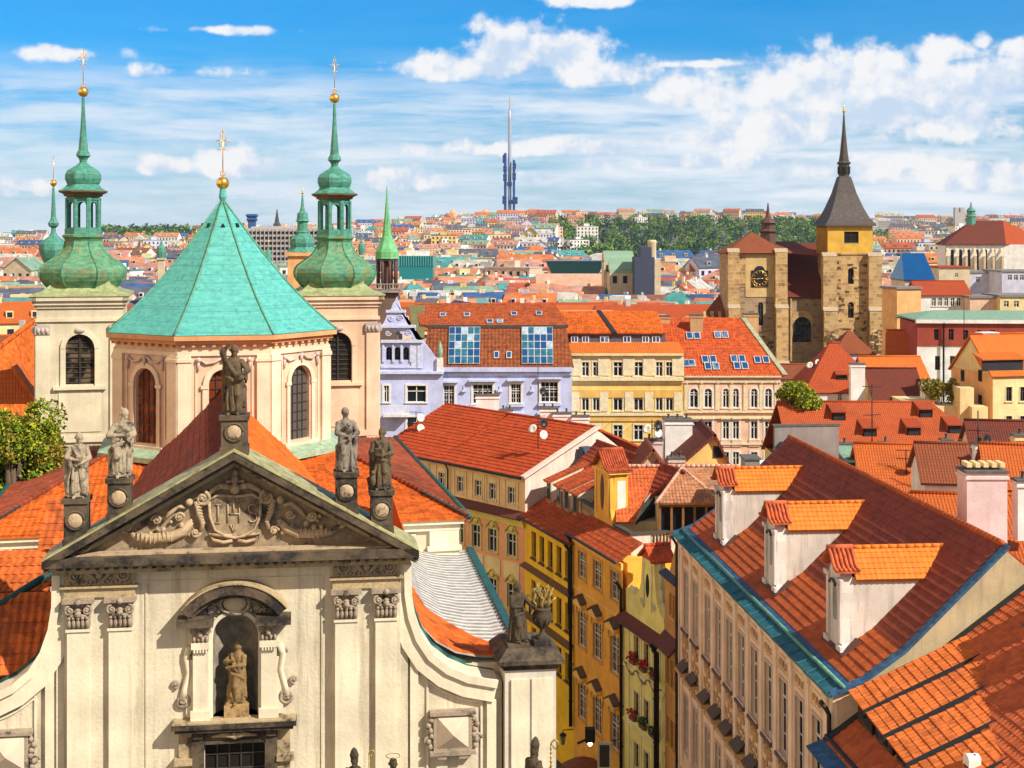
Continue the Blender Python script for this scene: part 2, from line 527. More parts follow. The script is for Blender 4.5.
        for h in holes:
            a, b, c, d = h[:4]
            if len(h) > 4 and h[4]:
                r = (b - a) / 2; cx = (a + b) / 2; zc = d - r; N = 12
                arc = [(cx + r * math.cos(math.pi * i / N), zc + r * math.sin(math.pi * i / N)) for i in range(N + 1)]
                half = N // 2
                s.poly([(b, y, d)] + [(p[0], y, p[1]) for p in arc[:half + 1]][::-1], mat) if False else None
                right = [(b, y, d)] + [(p[0], y, p[1]) for p in reversed(arc[:half + 1])]
                left = [(a, y, d)] + [(p[0], y, p[1]) for p in reversed(arc[half:])]
                s.poly(right, mat); s.poly(left[::-1], mat)
                for i in range(N):
                    p, q = arc[i], arc[i + 1]
                    s.poly([(p[0], y, p[1]), (p[0], y + depth, p[1]), (q[0], y + depth, q[1]), (q[0], y, q[1])], rmat)
                d2 = zc
            else:
                d2 = d
                s.poly([(a, y, d), (b, y, d), (b, y + depth, d), (a, y + depth, d)], rmat)
            s.poly([(a, y, c), (a, y + depth, c), (b, y + depth, c), (b, y, c)], rmat)
            s.poly([(a, y, c), (a, y, d2), (a, y + depth, d2), (a, y + depth, c)], rmat)
            s.poly([(b, y, c), (b, y + depth, c), (b, y + depth, d2), (b, y, d2)], rmat)
        return s
    def mesh(s, name, mats):
        me = bpy.data.meshes.new(name)
        me.from_pydata(s.v, [], s.f)
        for m in mats: me.materials.append(m)
        nf = len(s.f)
        me.polygons.foreach_set('material_index', s.m)
        me.polygons.foreach_set('use_smooth', s.s)
        uv = me.uv_layers.new(name='UVMap')
        V = np.array(s.v, dtype=np.float64).reshape(-1, 3)
        nl = len(me.loops)
        lv = np.zeros(nl, dtype=np.int32); me.loops.foreach_get('vertex_index', lv)
        nrm = np.zeros(nf * 3); me.polygons.foreach_get('normal', nrm); nrm = nrm.reshape(-1, 3)
        tot = np.zeros(nf, dtype=np.int32); me.polygons.foreach_get('loop_total', tot)
        N = np.repeat(nrm, tot, axis=0)
        h = np.stack([-N[:, 1], N[:, 0], np.zeros(nl)], axis=1)
        ln = np.linalg.norm(h, axis=1)
        flat = ln < 0.03
        h[flat] = (1, 0, 0); ln[flat] = 1
        h /= ln[:, None]
        up = np.cross(N, h)
        P = V[lv]
        out = np.stack([(P * h).sum(1), (P * up).sum(1)], axis=1)
        uv.data.foreach_set('uv', out.astype(np.float32).ravel())
        me.update()
        return me
    def build(s, name, mats, parent=None, loc=(0, 0, 0), rotz=0.0):
        if not isinstance(mats, (list, tuple)): mats = [mats]
        o = bpy.data.objects.new(name, s.mesh(name, mats))
        COL.objects.link(o)
        o.location = loc
        o.rotation_euler = (0, 0, rotz)
        if parent is not None: o.parent = parent
        return o

def link(name, me, parent=None, loc=(0, 0, 0), rotz=0.0):
    o = bpy.data.objects.new(name, me)
    COL.objects.link(o)
    o.location = loc; o.rotation_euler = (0, 0, rotz)
    if parent is not None: o.parent = parent
    return o
def tag(o, label, cat, group=None, kind=None):
    o['label'] = label; o['category'] = cat
    if group: o['group'] = group
    if kind: o['kind'] = kind
    return o
def thing(name, label, cat, loc=(0, 0, 0), rotz=0.0, group=None):
    o = bpy.data.objects.new(name, None)
    o.empty_display_size = 0.5
    COL.objects.link(o)
    o.location = loc; o.rotation_euler = (0, 0, rotz)
    return tag(o, label, cat, group)
def structure(name, mb, mats):
    o = mb.build(name, mats); o['kind'] = 'structure'
    return o
def copy_tree(o, parent=None):
    c = o.copy(); COL.objects.link(c)
    if parent is not None: c.parent = parent
    for ch in [q for q in bpy.data.objects if q.parent == o]:
        copy_tree(ch, c)
    return c

class Frame:
    """a house's own axes: x along its front, y into the house, z up"""
    def __init__(s, x, y, rotz, z=0.0):
        s.o = Vector((x, y, z)); s.r = rotz
        s.ux = Vector((math.cos(rotz), math.sin(rotz), 0)); s.uy = Vector((-math.sin(rotz), math.cos(rotz), 0))
    def loc(s, px, py, y=0.0):
        """where the sight line through a measured point of the photograph meets the plane at depth y: (x, z)"""
        d = Vector(((px - 512) / FPX, 1.0, (HORIZON - py) / FPX))
        c = Vector((0, 0, CAMZ)) - s.o
        t = (y - c.dot(s.uy)) / d.dot(s.uy)
        p = c + d * t
        return (p.dot(s.ux), p.z)
    def on_x(s, px, py, x=0.0):
        d = Vector(((px - 512) / FPX, 1.0, (HORIZON - py) / FPX))
        c = Vector((0, 0, CAMZ)) - s.o
        t = (x - c.dot(s.ux)) / d.dot(s.ux)
        p = c + d * t
        return (p.dot(s.uy), p.z)
    def world(s, x, y, z): return s.o + s.ux * x + s.uy * y + Vector((0, 0, z))
def at(px, py, Y): return Vector(((px - 512) / FPX * Y, Y, CAMZ + (HORIZON - py) / FPX * Y))
def front(p0, p1): return Frame(p0[0], p0[1], math.atan2(p1[1] - p0[1], p1[0] - p0[0]))

# ------------------------------------------------------------------ windows shared by the houses
WIN = {}
def window_mesh(w, h, style, trim, sash, tr=0.14):
    key = (round(w, 2), round(h, 2), style, trim, sash, tr)
    if key in WIN: return WIN[key]
    m = MB()
    arch = style.endswith('arch')
    b = 0.06
    yo, yi = 0.135, 0.18
    zt = h - (w / 2 if arch else 0)
    def ring(x0, x1, z0, z1, t, ya, yb, mat):
        m.box(x0, x0 + t, ya, yb, z0, z1, mat); m.box(x1 - t, x1, ya, yb, z0, z1, mat)
        m.box(x0 + t, x1 - t, ya, yb, z0, z0 + t, mat)
        m.box(x0 + t, x1 - t, ya, yb, z1 - t, z1, mat)
    if tr > 0:                                     # surround standing proud of the wall
        m.box(-tr, 0, -.06, .02, -.02, zt, 0); m.box(w, w + tr, -.06, .02, -.02, zt, 0)
        m.box(-tr - .06, w + tr + .06, -.14, .02, -.14, -.02, 0)
        if arch:
            N = 10
            for i in range(N):
                a0, a1 = math.pi * i / N, math.pi * (i + 1) / N
                ro, ri = w / 2 + tr, w / 2
                q = [(w / 2 + r * math.cos(a), zt + r * math.sin(a)) for r, a in ((ri, a0), (ro, a0), (ro, a1), (ri, a1))]
                m.prism(q, -.06, .02, 0)
        else:
            m.box(-tr, w + tr, -.06, .02, h, h + tr, 0)
    if style.startswith('lead'):
        k = max(2, int(w / .35)); r = max(3, int(h / .45))
        for i in range(1, k): m.box(w * i / k - .02, w * i / k + .02, yo, yi, 0, h - (w * .5 - math.sqrt(max(0, (w / 2) ** 2 - (w * i / k - w / 2) ** 2)) if arch else 0), 1)
        for j in range(1, r):
            z = h * j / r; x = 0
            if arch and z > zt: x = w / 2 - math.sqrt(max(0, (w / 2) ** 2 - (z - zt) ** 2))
            m.box(x, w - x, yo, yi, z - .02, z + .02, 1)
    elif style.startswith('tall'):
        ring(0, w, 0, h, .05, yo, yi, 1)
        m.box(w / 2 - .04, w / 2 + .04, yo, yi, .05, h - .05, 1)
        for j in (1, 2, 3): m.box(.05, w - .05, yo, yi, h * j / 4 - (.05 if j == 3 else .02), h * j / 4 + (.05 if j == 3 else .02), 1)
    elif style.startswith('louvre'):
        k = int(h / .28)
        for j in range(k):
            z = h * (j + .5) / k; x = 0
            if arch and z > zt: x = w / 2 - math.sqrt(max(0, (w / 2) ** 2 - (z - zt) ** 2))
            m.add([(x, yo, z - .07), (w - x, yo, z - .07), (w - x, yi + .1, z + .06), (x, yi + .1, z + .06)], [(0, 1, 2, 3)], 1)
        m.box(w / 2 - .05, w / 2 + .05, yo - .03, yi, 0, h, 1)
    else:
        ring(0, w, 0, zt if arch else h, b, yo, yi, 1)
        if arch:
            N = 10
            for i in range(N):
                a0, a1 = math.pi * i / N, math.pi * (i + 1) / N
                q = [(w / 2 + r * math.cos(a), zt + r * math.sin(a)) for r, a in ((w / 2 - b, a0), (w / 2, a0), (w / 2, a1), (w / 2 - b, a1))]
                m.prism(q, yo, yi, 1)
        m.box(w / 2 - .05, w / 2 + .05, yo - .02, yi, b, h - b, 1)
        if style.startswith('cross'):
            rows = 4 if h > 1.8 else 3
            m.box(b, w - b, yo - .02, yi, h * .64 - .04, h * .64 + .04, 1)
            for s_ in (0.25, 0.75):
                pass
            for j in range(1, rows):
                z = h * j / rows
                if abs(z - h * .64) > .2: m.box(b, w - b, yo + .01, yi, z - .018, z + .018, 1)
            for q in (.25, .75): m.box(w * q - .016, w * q + .016, yo + .012, yi, b, h - b, 1)
        elif style.startswith('tee'):
            m.box(b, w - b, yo - .02, yi, h * .66 - .04, h * .66 + .04, 1)
    p = MB()
    if arch:
        N = 12
        pts = [(0, .19, 0), (w, .19, 0)] + [(w / 2 + w / 2 * math.cos(math.pi * i / N), .19, zt + w / 2 * math.sin(math.pi * i / N)) for i in range(N + 1)]
        p.poly(pts)
    else:
        p.poly([(0, .19, 0), (w, .19, 0), (w, .19, h), (0, .19, h)])
    WIN[key] = (m.mesh('window', [MATS[trim], MATS[sash]]), p)
    return WIN[key]
PANES = {}
def add_window(parent, x, z, w, h, style='tee', trim='trim_white', sash='sash_white', pane='glass', tr=0.14, y=0.0, rotz=0.0, yx=None):
    """window with its lower left corner at x,z of a wall facing -y"""
    me, p = window_mesh(w, h, style, trim, sash, tr)
    pk = (round(w, 2), round(h, 2), style.endswith('arch'), pane)
    if pk not in PANES: PANES[pk] = p.mesh('pane', [MATS[pane]])
    o = link('window', me, parent, (x, y, z), rotz)
    link('pane', PANES[pk], o)
    return o
def hole(x, z, w, h, arch=False): return (x, x + w, z, z + h, arch)

for nm, c in (('trim_white', (.74, .72, .68)), ('trim_cream', (.72, .62, .40)), ('trim_lime', (.62, .60, .22)), ('trim_orange', (.70, .36, .08)), ('trim_pink', (.66, .46, .36)), ('trim_blue', (.56, .60, .80)), ('trim_stone', (.40, .32, .22)), ('trim_yellow', (.74, .46, .04))):
    plain(nm, c, .8, var=.18)
plain('sash_white', (.78, .75, .68), .5, var=.1)
plain('sash_dark', (.06, .045, .035), .6)
plain('sash_brown', (.16, .08, .04), .6)
plain('black_metal', (.018, .018, .02), .5, .3)
plain('louvre', (.035, .028, .024), .7)
plain('lead', (.05, .05, .05), .6)
plain('gold', (.95, .55, .10), .28, 0.85, var=.1, bump=.05)
plain('steel', (.42, .43, .45), .4, .6)
plain('dish_white', (.72, .70, .66), .5)
plain('dark_gutter', (.045, .025, .025), .6)
glass('glass')
glass('glass_dull', (.016, .018, .022), .35, amount=.25)
MATS['glass_dull'].node_tree.nodes['Principled BSDF'].inputs['Specular IOR Level'].default_value = 0.05
MATS['glass_dull'].node_tree.nodes['Principled BSDF'].inputs['IOR'].default_value = 1.08
glass('glass_warm', (.02, .015, .012), tint=(.28, .2, .12))
glass('glass_blue', (.015, .07, .20), .05, tint=(.25, .42, .55), amount=.8)
# ------------------------------------------------------------------ ground
g = MB()
NX, NY = 60, 84
gx = [-1440 + 2880 * i / NX for i in range(NX + 1)]
gy = [-200 + 1000 * (j / 28) if j <= 28 else 800 + 2150 * ((j - 28) / (NY - 28)) ** 1.2 for j in range(NY + 1)]
def sstep(a, b, x):
    t = min(1, max(0, (x - a) / (b - a))); return t * t * (3 - 2 * t)
def hill_top(px):
    """height of the far ridge above eye level, in photo rows, by bearing"""
    pts = [(-300, -2), (0, -5), (90, 1), (200, 1), (300, 2), (400, 8), (480, 14), (560, 15), (700, 16), (830, 13), (900, 10), (1024, 12), (1400, 8)]
    for (a, b), (c, d) in zip(pts, pts[1:]):
        if px <= c: return b + (d - b) * max(0, (px - a) / (c - a))
    return pts[-1][1]
def ground_z(x, y):
    if y < 900: return -4.1 + 4.1 * sstep(150, 172, y)
    px = 512 + FPX * x / y
    top = 40 + hill_top(px) / FPX * 2700 - 13
    return top * sstep(1000, 2650, y)
g.add([(x, y, ground_z(x, y)) for y in gy for x in gx], [(j * (NX + 1) + i, j * (NX + 1) + i + 1, (j + 1) * (NX + 1) + i + 1, (j + 1) * (NX + 1) + i) for j in range(NY) for i in range(NX)], 0, True)
structure('ground', g, [plain('ground_mat', (.13, .13, .11), .95, var=.5, scale=.02, bump=0)])
st = MB()
st.poly([(16, 30, -4), (14.2, 63, -4), (11.2, 96, -4), (8.3, 107, -4), (5.1, 117.3, -4), (1.2, 128.5, -4), (-12, 143, -4), (-14, 138, -4), (-4, 124, -4), (1, 110, -4), (1.2, 90, -4), (1.2, 44, -4), (-30, 42, -4), (-30, 5, -4), (16, 5, -4)])
structure('street', st, [rubble('cobble', (.10, .095, .09), (.06, .055, .05), (.05, .045, .04), 4.0, .2)])

# ------------------------------------------------------------------ the church with the pediment, drum and two towers
CH = Frame(-8.73, 45.7, RAD(8))
church = thing('baroque_church', 'cream baroque church with sculpted pediment, teal tent roof and two green onion towers', 'church', (CH.o.x, CH.o.y, 0), CH.r)
RB = Matrix.Rotation(RAD(4), 4, 'Z')            # the nave turns a little from the facade
plaster('ch_wall', (.66, .58, .43), .7, (.27, .22, .15), bump=.4)
plaster('ch_pil', (.74, .66, .49), .30, (.30, .24, .15))
stone('ch_stone', (.46, .35, .20), (.055, .042, .03), .42)
stone('ch_dark', (.13, .092, .056), (.016, .013, .011), .85, 1.0)
stone('ch_relief', (.50, .365, .225), (.06, .047, .035), .34, 2.0)
stone('ch_tymp', (.36, .265, .165), (.045, .038, .032), .5, .8)
stone('ch_capital', (.38, .30, .22), (.05, .04, .032), .4, 2.6)
plain('niche_dark', (.26, .22, .17), .95, var=.4)
copper('moss_stone', (.36, .33, .12), .55, (.07, .055, .03), (.50, .46, .24))
WALL, PIL, STN, DRK, REL, TYM, CAP = [MATS[k] for k in ('ch_wall', 'ch_pil', 'ch_stone', 'ch_dark', 'ch_relief', 'ch_tymp', 'ch_capital')]

w = MB()
w.wall(-5.45, 5.45, 0, 29.5, [(-.68, .72, 24.76, 27.98, True), (-.93, .93, 21.2, 24.0)], 0, .9, 0, 1)
w.box(-5.45, -5.449, 0, 1.2, 0, 29.5, 0); w.box(5.449, 5.45, 0, 1.2, 0, 29.5, 0)
w.wall(-5.45, 5.45, 29.5, 30.0, [], 0, .2, 0)
# quiet framed panels on the wall
for sx in (-1, 1):
    a, b = (-2.75, -2.69) if sx < 0 else (2.69, 2.75)
    w.box(a, b, -.035, .01, 18, 29.1, 0)
w.box(-2.69, 2.69, -.035, .01, 29.04, 29.1, 0)
w.build('facade_wall', [WALL, MATS['niche_dark']], church)
nb = MB()
N = 14
for i in range(N):
    a0, a1 = math.pi * i / N, math.pi * (i + 1) / N
    p = [(.02 - .7 * math.cos(a), .05 + .75 * math.sin(a)) for a in (a0, a1)]
    nb.add([(p[0][0], p[0][1], 24.76), (p[1][0], p[1][1], 24.76), (p[1][0], p[1][1], 27.3), (p[0][0], p[0][1], 27.3)], [(0, 1, 2, 3)], 0, True)
    for j in range(6):
        e0, e1 = math.pi / 2 * j / 6, math.pi / 2 * (j + 1) / 6
        q = []
        for e, aa in ((e0, a0), (e0, a1), (e1, a1), (e1, a0)):
            q.append((.02 - .7 * math.cos(aa) * math.cos(e), .05 + .75 * math.sin(aa) * math.cos(e), 27.3 + .7 * math.sin(e)))
        nb.add(q, [(0, 1, 2, 3)], 0, True)
nb.box(-.68, .72, 0, .8, 24.70, 24.76, 0)
nb.build('niche', [MATS['niche_dark']], church)

# side wings with concave volutes
curve = [(5.45, 29.4), (5.47, 28.4), (5.58, 27.7), (5.82, 27.0), (6.2, 26.4), (6.75, 25.95), (7.4, 25.65), (8.33, 25.45)]
for sx in (-1, 1):
    m = MB()
    pts = [(x, z) for x, z in curve]
    outline = [(5.40, 0), (8.5, 0), (8.5, 25.44)] + pts[::-1]
    outline = [(x * sx, z) for x, z in outline]
    if sx < 0: outline = outline[::-1]
    m.prism(outline, .12, 1.0, 0)
    def strip(off0, off1, ya, yb, mat):
        for (a, b), (c, d) in zip(pts, pts[1:]):
            def nr(x, z, o): return None
        n = len(pts)
        P, Q = [], []
        for i, (x, z) in enumerate(pts):
            x0, z0 = pts[max(0, i - 1)]; x1, z1 = pts[min(n - 1, i + 1)]
            t = Vector((x1 - x0, 0, z1 - z0)).normalized()
            nn = Vector((t.z, 0, -t.x))            # towards the lower left = into the wall
            P.append((x + nn.x * off0, z + nn.z * off0)); Q.append((x + nn.x * off1, z + nn.z * off1))
        for i in range(n - 1):
            q = [P[i], P[i + 1], Q[i + 1], Q[i]]
            q = [(x * sx, z) for x, z in q]
            if sx > 0: q = q[::-1]
            m.prism(q, ya, yb, mat)
    strip(-.06, .62, -.10, .13, 1)
    strip(-.10, .14, -.20, 1.05, 1)
    # raised frame of the wing panel
    for a, b in ((5.52, 5.78), (8.0, 8.30)):
        q = sorted((a * sx, b * sx)); top = 26.4 if a < 6 else 24.9
        m.box(q[0], q[1], -.02, .13, 12, top, 1)
    for (x0, x1, z0, z1) in ((6.05, 6.12, 20, 25.6), (7.8, 7.87, 20, 24.9)):
        q = sorted((x0 * sx, x1 * sx)); m.box(q[0], q[1], .06, .125, z0, z1, 1)
    for i in range(6):
        x0, x1 = 6.09 + i * .29, 6.09 + (i + 1) * .29
        za, zb = 25.6 - .72 * (1 - (1 - i / 6) ** 2), 25.6 - .72 * (1 - (1 - (i + 1) / 6) ** 2)
        q = [(x0 * sx, za - .07), (x1 * sx, zb - .07), (x1 * sx, zb), (x0 * sx, za)]
        if sx < 0: q = q[::-1]
        m.prism(q, .06, .125, 1)
    m.build('volute_wing', [WALL, PIL], church)
    c = MB()                                       # copper edging of the wing
    for i in range(1, len(pts) - 1):
        (x0, z0), (x1, z1) = pts[i], pts[i + 1]
        c.tube([(x0 * sx, 1.12, z0 + .05), (x1 * sx, 1.12, z1 + .05)], .17, 6)
    c.build('wing_gutter', [copper('gutter_green', (.012, .075, .065), .4, (.012, .03, .04))], church)
    # plaque with a pyramid of four facets
    k = MB()
    cx, cz = 6.88 * sx, 23.95
    k.box(cx - .62, cx + .62, -.16, .12, cz - .58, cz + .58, 0)
    k.box(cx - .74, cx + .74, -.24, .12, cz + .56, cz + .68, 0)
    k.box(cx - .74, cx + .74, -.24, .12, cz - .72, cz - .58, 0)
    k.box(cx - .5, cx - .2, -.2, .12, cz - .84, cz - .72, 0); k.box(cx + .2, cx + .5, -.2, .12, cz - .84, cz - .72, 0)
    b0 = [(cx - .5, -.165, cz - .5), (cx + .5, -.165, cz - .5), (cx + .5, -.165, cz + .5), (cx - .5, -.165, cz + .5), (cx, -.50, cz)]
    k.add(b0, [(0, 1, 4), (1, 2, 4), (2, 3, 4), (3, 0, 4)], 1)
    for s2 in (-1, 1):
        k.spiral(cx + s2 * .78, cz - .25, -.05, .17, 1.4, .055, 0, s2, mat=0)
        k.spiral(cx + s2 * .74, cz + .15, -.05, .12, 1.3, .05, math.pi, -s2, mat=0)
        for j in range(6): k.ball((cx + s2 * (.72 + .06 * math.sin(j * 2)), -.1, cz - .45 + j * .17), (.09, .09, .1), 6, 5, 0)
    k.build('facet_plaque', [CAP, plaster('plaque_face', (.62, .50, .38), .2)], church)

# paired pilasters, capitals, frieze reliefs
def pilaster_pair(sx):
    base = MB()
    a, b = sorted((3.05 * sx, 5.20 * sx))
    base.box(a, b, -.12, .0, 0, 29.42, 0)
    base.box(a - .0, b + .0, -.20, -.10, 28.68, 29.04, 1)
    base.box(a - .1, b + .1, -.30, -.10, 28.98, 29.06, 1)
    base.box(a, b, -.16, -.1, 29.06, 29.72, 1)
    base.build('pilaster_backing', [WALL, STN], church)
    for u0, u1 in ((3.13, 3.83), (4.40, 5.08)):
        p = MB()
        q = sorted((u0 * sx, u1 * sx))
        p.box(q[0], q[1], -.30, -.10, 0, 27.74, 0)
        p.box(q[0] - .04, q[1] + .04, -.35, -.10, 27.66, 27.74, 0)
        po = p.build('pilaster', [PIL], church)
        c = MB()
        mid = (q[0] + q[1]) / 2
        c.box(q[0], q[1], -.26, -.1, 27.74, 28.55, 0)
        c.box(q[0] - .13, q[1] + .13, -.44, -.1, 28.55, 28.68, 0)
        for j in range(5):                         # leaves
            x = q[0] + .07 + j * (q[1] - q[0] - .14) / 4
            c.ball((x, -.33, 27.95), (.075, .09, .18), 6, 5, 0)
            c.ball((x, -.41, 28.10), (.06, .05, .05), 6, 4, 0)
        for s2 in (-1, 1):
            c.spiral(mid + s2 * .26, 28.33, -.36, .15, 1.5, .05, math.pi / 2, -s2, mat=0)
            c.ball((mid + s2 * .15, -.36, 28.16), (.14, .05, .06), 6, 5, 0)
        c.ball((mid, -.42, 28.24), (.10, .10, .125), 8, 6, 0)      # cherub's head
        c.ball((mid, -.42, 28.35), (.09, .08, .06), 7, 4, 0)
        c.ball((mid, -.53, 28.23), (.02, .025, .03), 5, 4, 0)
        c.ball((mid, -.44, 28.60), (.10, .08, .10), 7, 5, 0)
        c.build('capital', [CAP], po)
    r = MB()                                       # scrollwork in the frieze
    m_ = (a + b) / 2
    for s2 in (-1, 1):
        r.spiral(m_ + s2 * .74, 29.36, -.20, .22, 1.8, .05, math.pi / 2, s2, mat=0)
        r.spiral(m_ + s2 * .30, 29.30, -.20, .13, 1.2, .045, -math.pi / 2, -s2, mat=0)
        r.tube([(m_ + s2 * .1, -.22, 29.2), (m_ + s2 * .3, -.24, 29.42), (m_ + s2 * .42, -.22, 29.6)], [.06, .075, .04], 6, 0)
        for j in range(7): r.ball((m_ + s2 * (.12 + j * .13), -.19, 29.16 + .04 * math.sin(j * 3)), (.06, .05, .06), 6, 4, 0)
        for j in range(5): r.ball((m_ + s2 * (.5 + j * .11), -.19, 29.58 + .03 * math.cos(j * 2)), (.05, .05, .05), 6, 4, 0)
    r.ball((m_, -.24, 29.38), (.12, .1, .14), 8, 6, 0)
    r.ball((m_, -.22, 29.58), (.2, .07, .07), 8, 5, 0)
    r.build('frieze_relief', [CAP], church)
pilaster_pair(-1); pilaster_pair(1)

# pediment
pd = MB()
XE, ZE, ZA = 5.62, 30.03, 33.25
pd.prism([(-4.9, 30.0), (4.9, 30.0), (0, 32.72)], .14, .8, 0)
pd.build('tympanum', [TYM], church)
cn = MB()
for (x0, x1, y0, z0, z1, mt) in ((-5.50, 5.50, -.40, 29.46, 29.62, 1), (-5.56, 5.56, -.58, 29.62, 29.76, 1), (-5.74, 5.74, -.88, 29.76, 30.03, 0)):
    cn.box(x0, x1, y0, .9 + (z0 - 29) * .01, z0, z1, mt)
cn.box(-5.2, 5.2, -.55, .0, 30.03, 30.07, 2)
for i in range(38):
    x = -5.25 + i * 10.5 / 37
    cn.box(x - .06, x + .06, -.80, -.58, 29.66, 29.757, 0)
cn.build('main_cornice', [DRK, STN, MATS['ch_relief']], church)
for sx in (-1, 1):
    rk = MB()
    def quad(o0, o1, y0, y1, mt):
        """strip parallel to the rake between offsets below its top edge"""
        sl = (ZA - ZE) / XE
        e = [(XE + .12, ZE - .02 - o1), (XE + .12, ZE - .02 - o0), (0, ZA - o0), (0, ZA - o1)]
        e = [(x * sx, z) for x, z in e]
        if sx < 0: e = e[::-1]
        rk.prism(e, y0, y1, mt)
    quad(.04, .30, -.88, .95, 0)
    quad(.30, .44, -.56, .9, 0)
    quad(.44, .60, -.28, .9, 1)
    quad(-.02, .04, -.90, .97, 2)
    rk.build('raking_cornice', [DRK, STN, MATS['moss_stone']], church)

# relief in the tympanum: shield with the letters I H S between scrolls
rl = MB()
sh = [(-.80, 31.55), (-.78, 31.05), (-.62, 30.62), (-.3, 30.42), (0, 30.36), (.3, 30.42), (.62, 30.62), (.78, 31.05), (.80, 31.55), (.55, 31.72), (0, 31.66), (-.55, 31.72)]
rl.prism(sh, .02, .16, 1)
rl.tube([(x, -.0, z) for x, z in sh + sh[:1]], .05, 6, 0)
def stroke(p, r=.024): rl.tube([(x, -.01, z) for x, z in p], r, 5, 0)
stroke([(-.52, 30.85), (-.52, 31.42)]); stroke([(-.60, 30.85), (-.44, 30.85)], .025); stroke([(-.60, 31.42), (-.44, 31.42)], .025)
stroke([(-.22, 30.85), (-.22, 31.42)]); stroke([(.14, 30.85), (.14, 31.42)]); stroke([(-.22, 31.12), (.14, 31.12)])
stroke([(-.04, 31.12), (-.04, 31.58)], .03); stroke([(-.14, 31.44), (.06, 31.44)], .03)
stroke([(.55 + .13 * math.cos(a), 31.27 + .14 * math.sin(a)) for a in [RAD(t) for t in range(30, 271, 30)]] + [(.55 + .13 * math.cos(a), 30.99 + .14 * math.sin(a)) for a in [RAD(t) for t in range(90, -151, -30)]])
for q in (-.14, -.04, .06): stroke([(-.04, 30.55), (q, 30.78)], .02)
for s2 in (-1, 1):
    rl.spiral(1.0 * s2, 31.62, .0, .22, 1.7, .075, math.pi / 2 + .3 * s2, s2)
    rl.tube([(s2 * x, .02, z) for x, z in ((1.2, 31.55), (1.12, 31.15), (1.0, 30.85), (1.05, 30.6))], [.09, .10, .09, .06], 6, 0)
    rl.spiral(1.22 * s2, 30.56, .0, .14, 1.4, .055, 0, s2)
    rl.tube([(s2 * x, .03, z) for x, z in ((.08, 30.28), (.35, 30.22), (.68, 30.3), (.78, 30.48), (.5, 30.46), (.1, 30.42))], .06, 6, 0)
    rl.tube([(s2 * x, .05, z) for x, z in ((1.35, 30.9), (1.6, 30.6), (1.95, 30.45), (2.5, 30.42), (3.0, 30.45), (3.32, 30.62))], [.10, .16, .17, .16, .12, .08], 7, 0)
    rl.spiral(3.3 * s2, 30.80, .02, .2, 1.5, .07, -math.pi / 2, s2)
    rl.spiral(2.42 * s2, 30.98, .02, .16, 1.5, .055, math.pi, s2)
    rl.spiral(1.72 * s2, 31.05, .02, .15, 1.5, .055, 0, -s2)
    rl.tube([(s2 * x, .04, z) for x, z in ((1.5, 31.35), (1.75, 31.4), (2.0, 31.2), (2.2, 30.95))], [.05, .08, .08, .06], 6, 0)
    rl.ball((s2 * 1.42, .0, 31.52), .13, 8, 6, 0)
    for j in range(9):
        rl.ball((s2 * (1.95 + .13 * j), -.05, 30.44 + .06 * math.sin(j)), (.035, .08, .15), 6, 5, 0)
    for j in range(7):
        rl.ball((s2 * (1.12 - .02 * j), -.03, 31.45 - .1 * j), (.09, .05, .03), 6, 4, 0)
    for j in range(14):
        rl.ball((s2 * rnd.uniform(1.3, 2.9), .05, rnd.uniform(30.45, 31.0)), rnd.uniform(.05, .1), 6, 5, 0)
    rl.tube([(s2 * .1, .0, 31.95), (s2 * .45, -.02, 32.02), (s2 * .72, .02, 31.86), (s2 * .84, .04, 31.7)], [.09, .1, .08, .05], 6, 0)
    rl.ball((s2 * .3, -.05, 32.0), (.16, .1, .1), 7, 5, 0)
rl.ball((0, -.08, 31.92), (.16, .14, .18), 8, 6, 0); rl.ball((0, -.06, 32.2), (.12, .12, .16), 8, 6, 0); rl.ball((0, -.04, 32.42), (.1, .1, .12), 8, 6, 0)
rl.box(-.28, .28, -.04, .1, 32.10, 32.18, 0)
rl.build('tympanum_relief', [REL, TYM], church)

# niche surround (aedicule) with segmental hood
nf = MB()
for sx in (-1, 1):
    a, b = sorted((.80 * sx, 1.30 * sx))
    nf.box(a + .02, b, -.28, .0, 24.76, 27.1, 0)
    nf.box(a - .05, b + .06, -.40, .0, 24.76, 25.05, 0)
    nf.box(a - .03, b + .04, -.36, .0, 26.98, 27.18, 0)
    nf.box(a, b, -.30, .0, 27.18, 27.72, 1)
    m_ = (a + b) / 2
    for s2 in (-1, 1): nf.spiral(m_ + s2 * .2, 27.55, -.3, .12, 1.4, .045, math.pi / 2, -s2, mat=1)
    nf.ball((m_, -.36, 27.45), (.09, .08, .12), 7, 5, 1)
    for j in range(4): nf.ball((a + .06 + j * .13, -.33, 27.28), (.05, .06, .1), 6, 4, 1)
    nf.box(a - .15, b + .45 * (sx > 0) + .0, -.62, .0, 27.72, 27.98, 2) if sx > 0 else nf.box(a - .45, b + .15, -.62, .0, 27.72, 27.98, 2)
    for j in range(5): nf.box(a + .05 + j * .09, a + .10 + j * .09, -.38, -.3, 26.88, 26.98, 0)
    nf.tube([(sx * x, -.08, z) for x, z in ((1.38, 27.0), (1.5, 26.7), (1.42, 26.2), (1.55, 25.7), (1.62, 25.35))], [.12, .10, .09, .09, .1], 7, 0)
    nf.spiral(1.62 * sx, 25.30, -.06, .24, 1.7, .075, math.pi / 2, sx, mat=1)
    nf.spiral(1.85 * sx, 25.85, -.06, .13, 1.3, .055, -math.pi / 2, -sx, mat=1)
    nf.spiral(1.48 * sx, 26.72, -.06, .13, 1.3, .055, 0, sx, mat=1)
    nf.box(*sorted((1.3 * sx, 1.5 * sx)), -.10, 0, 24.8, 26.6, 0)
N = 18
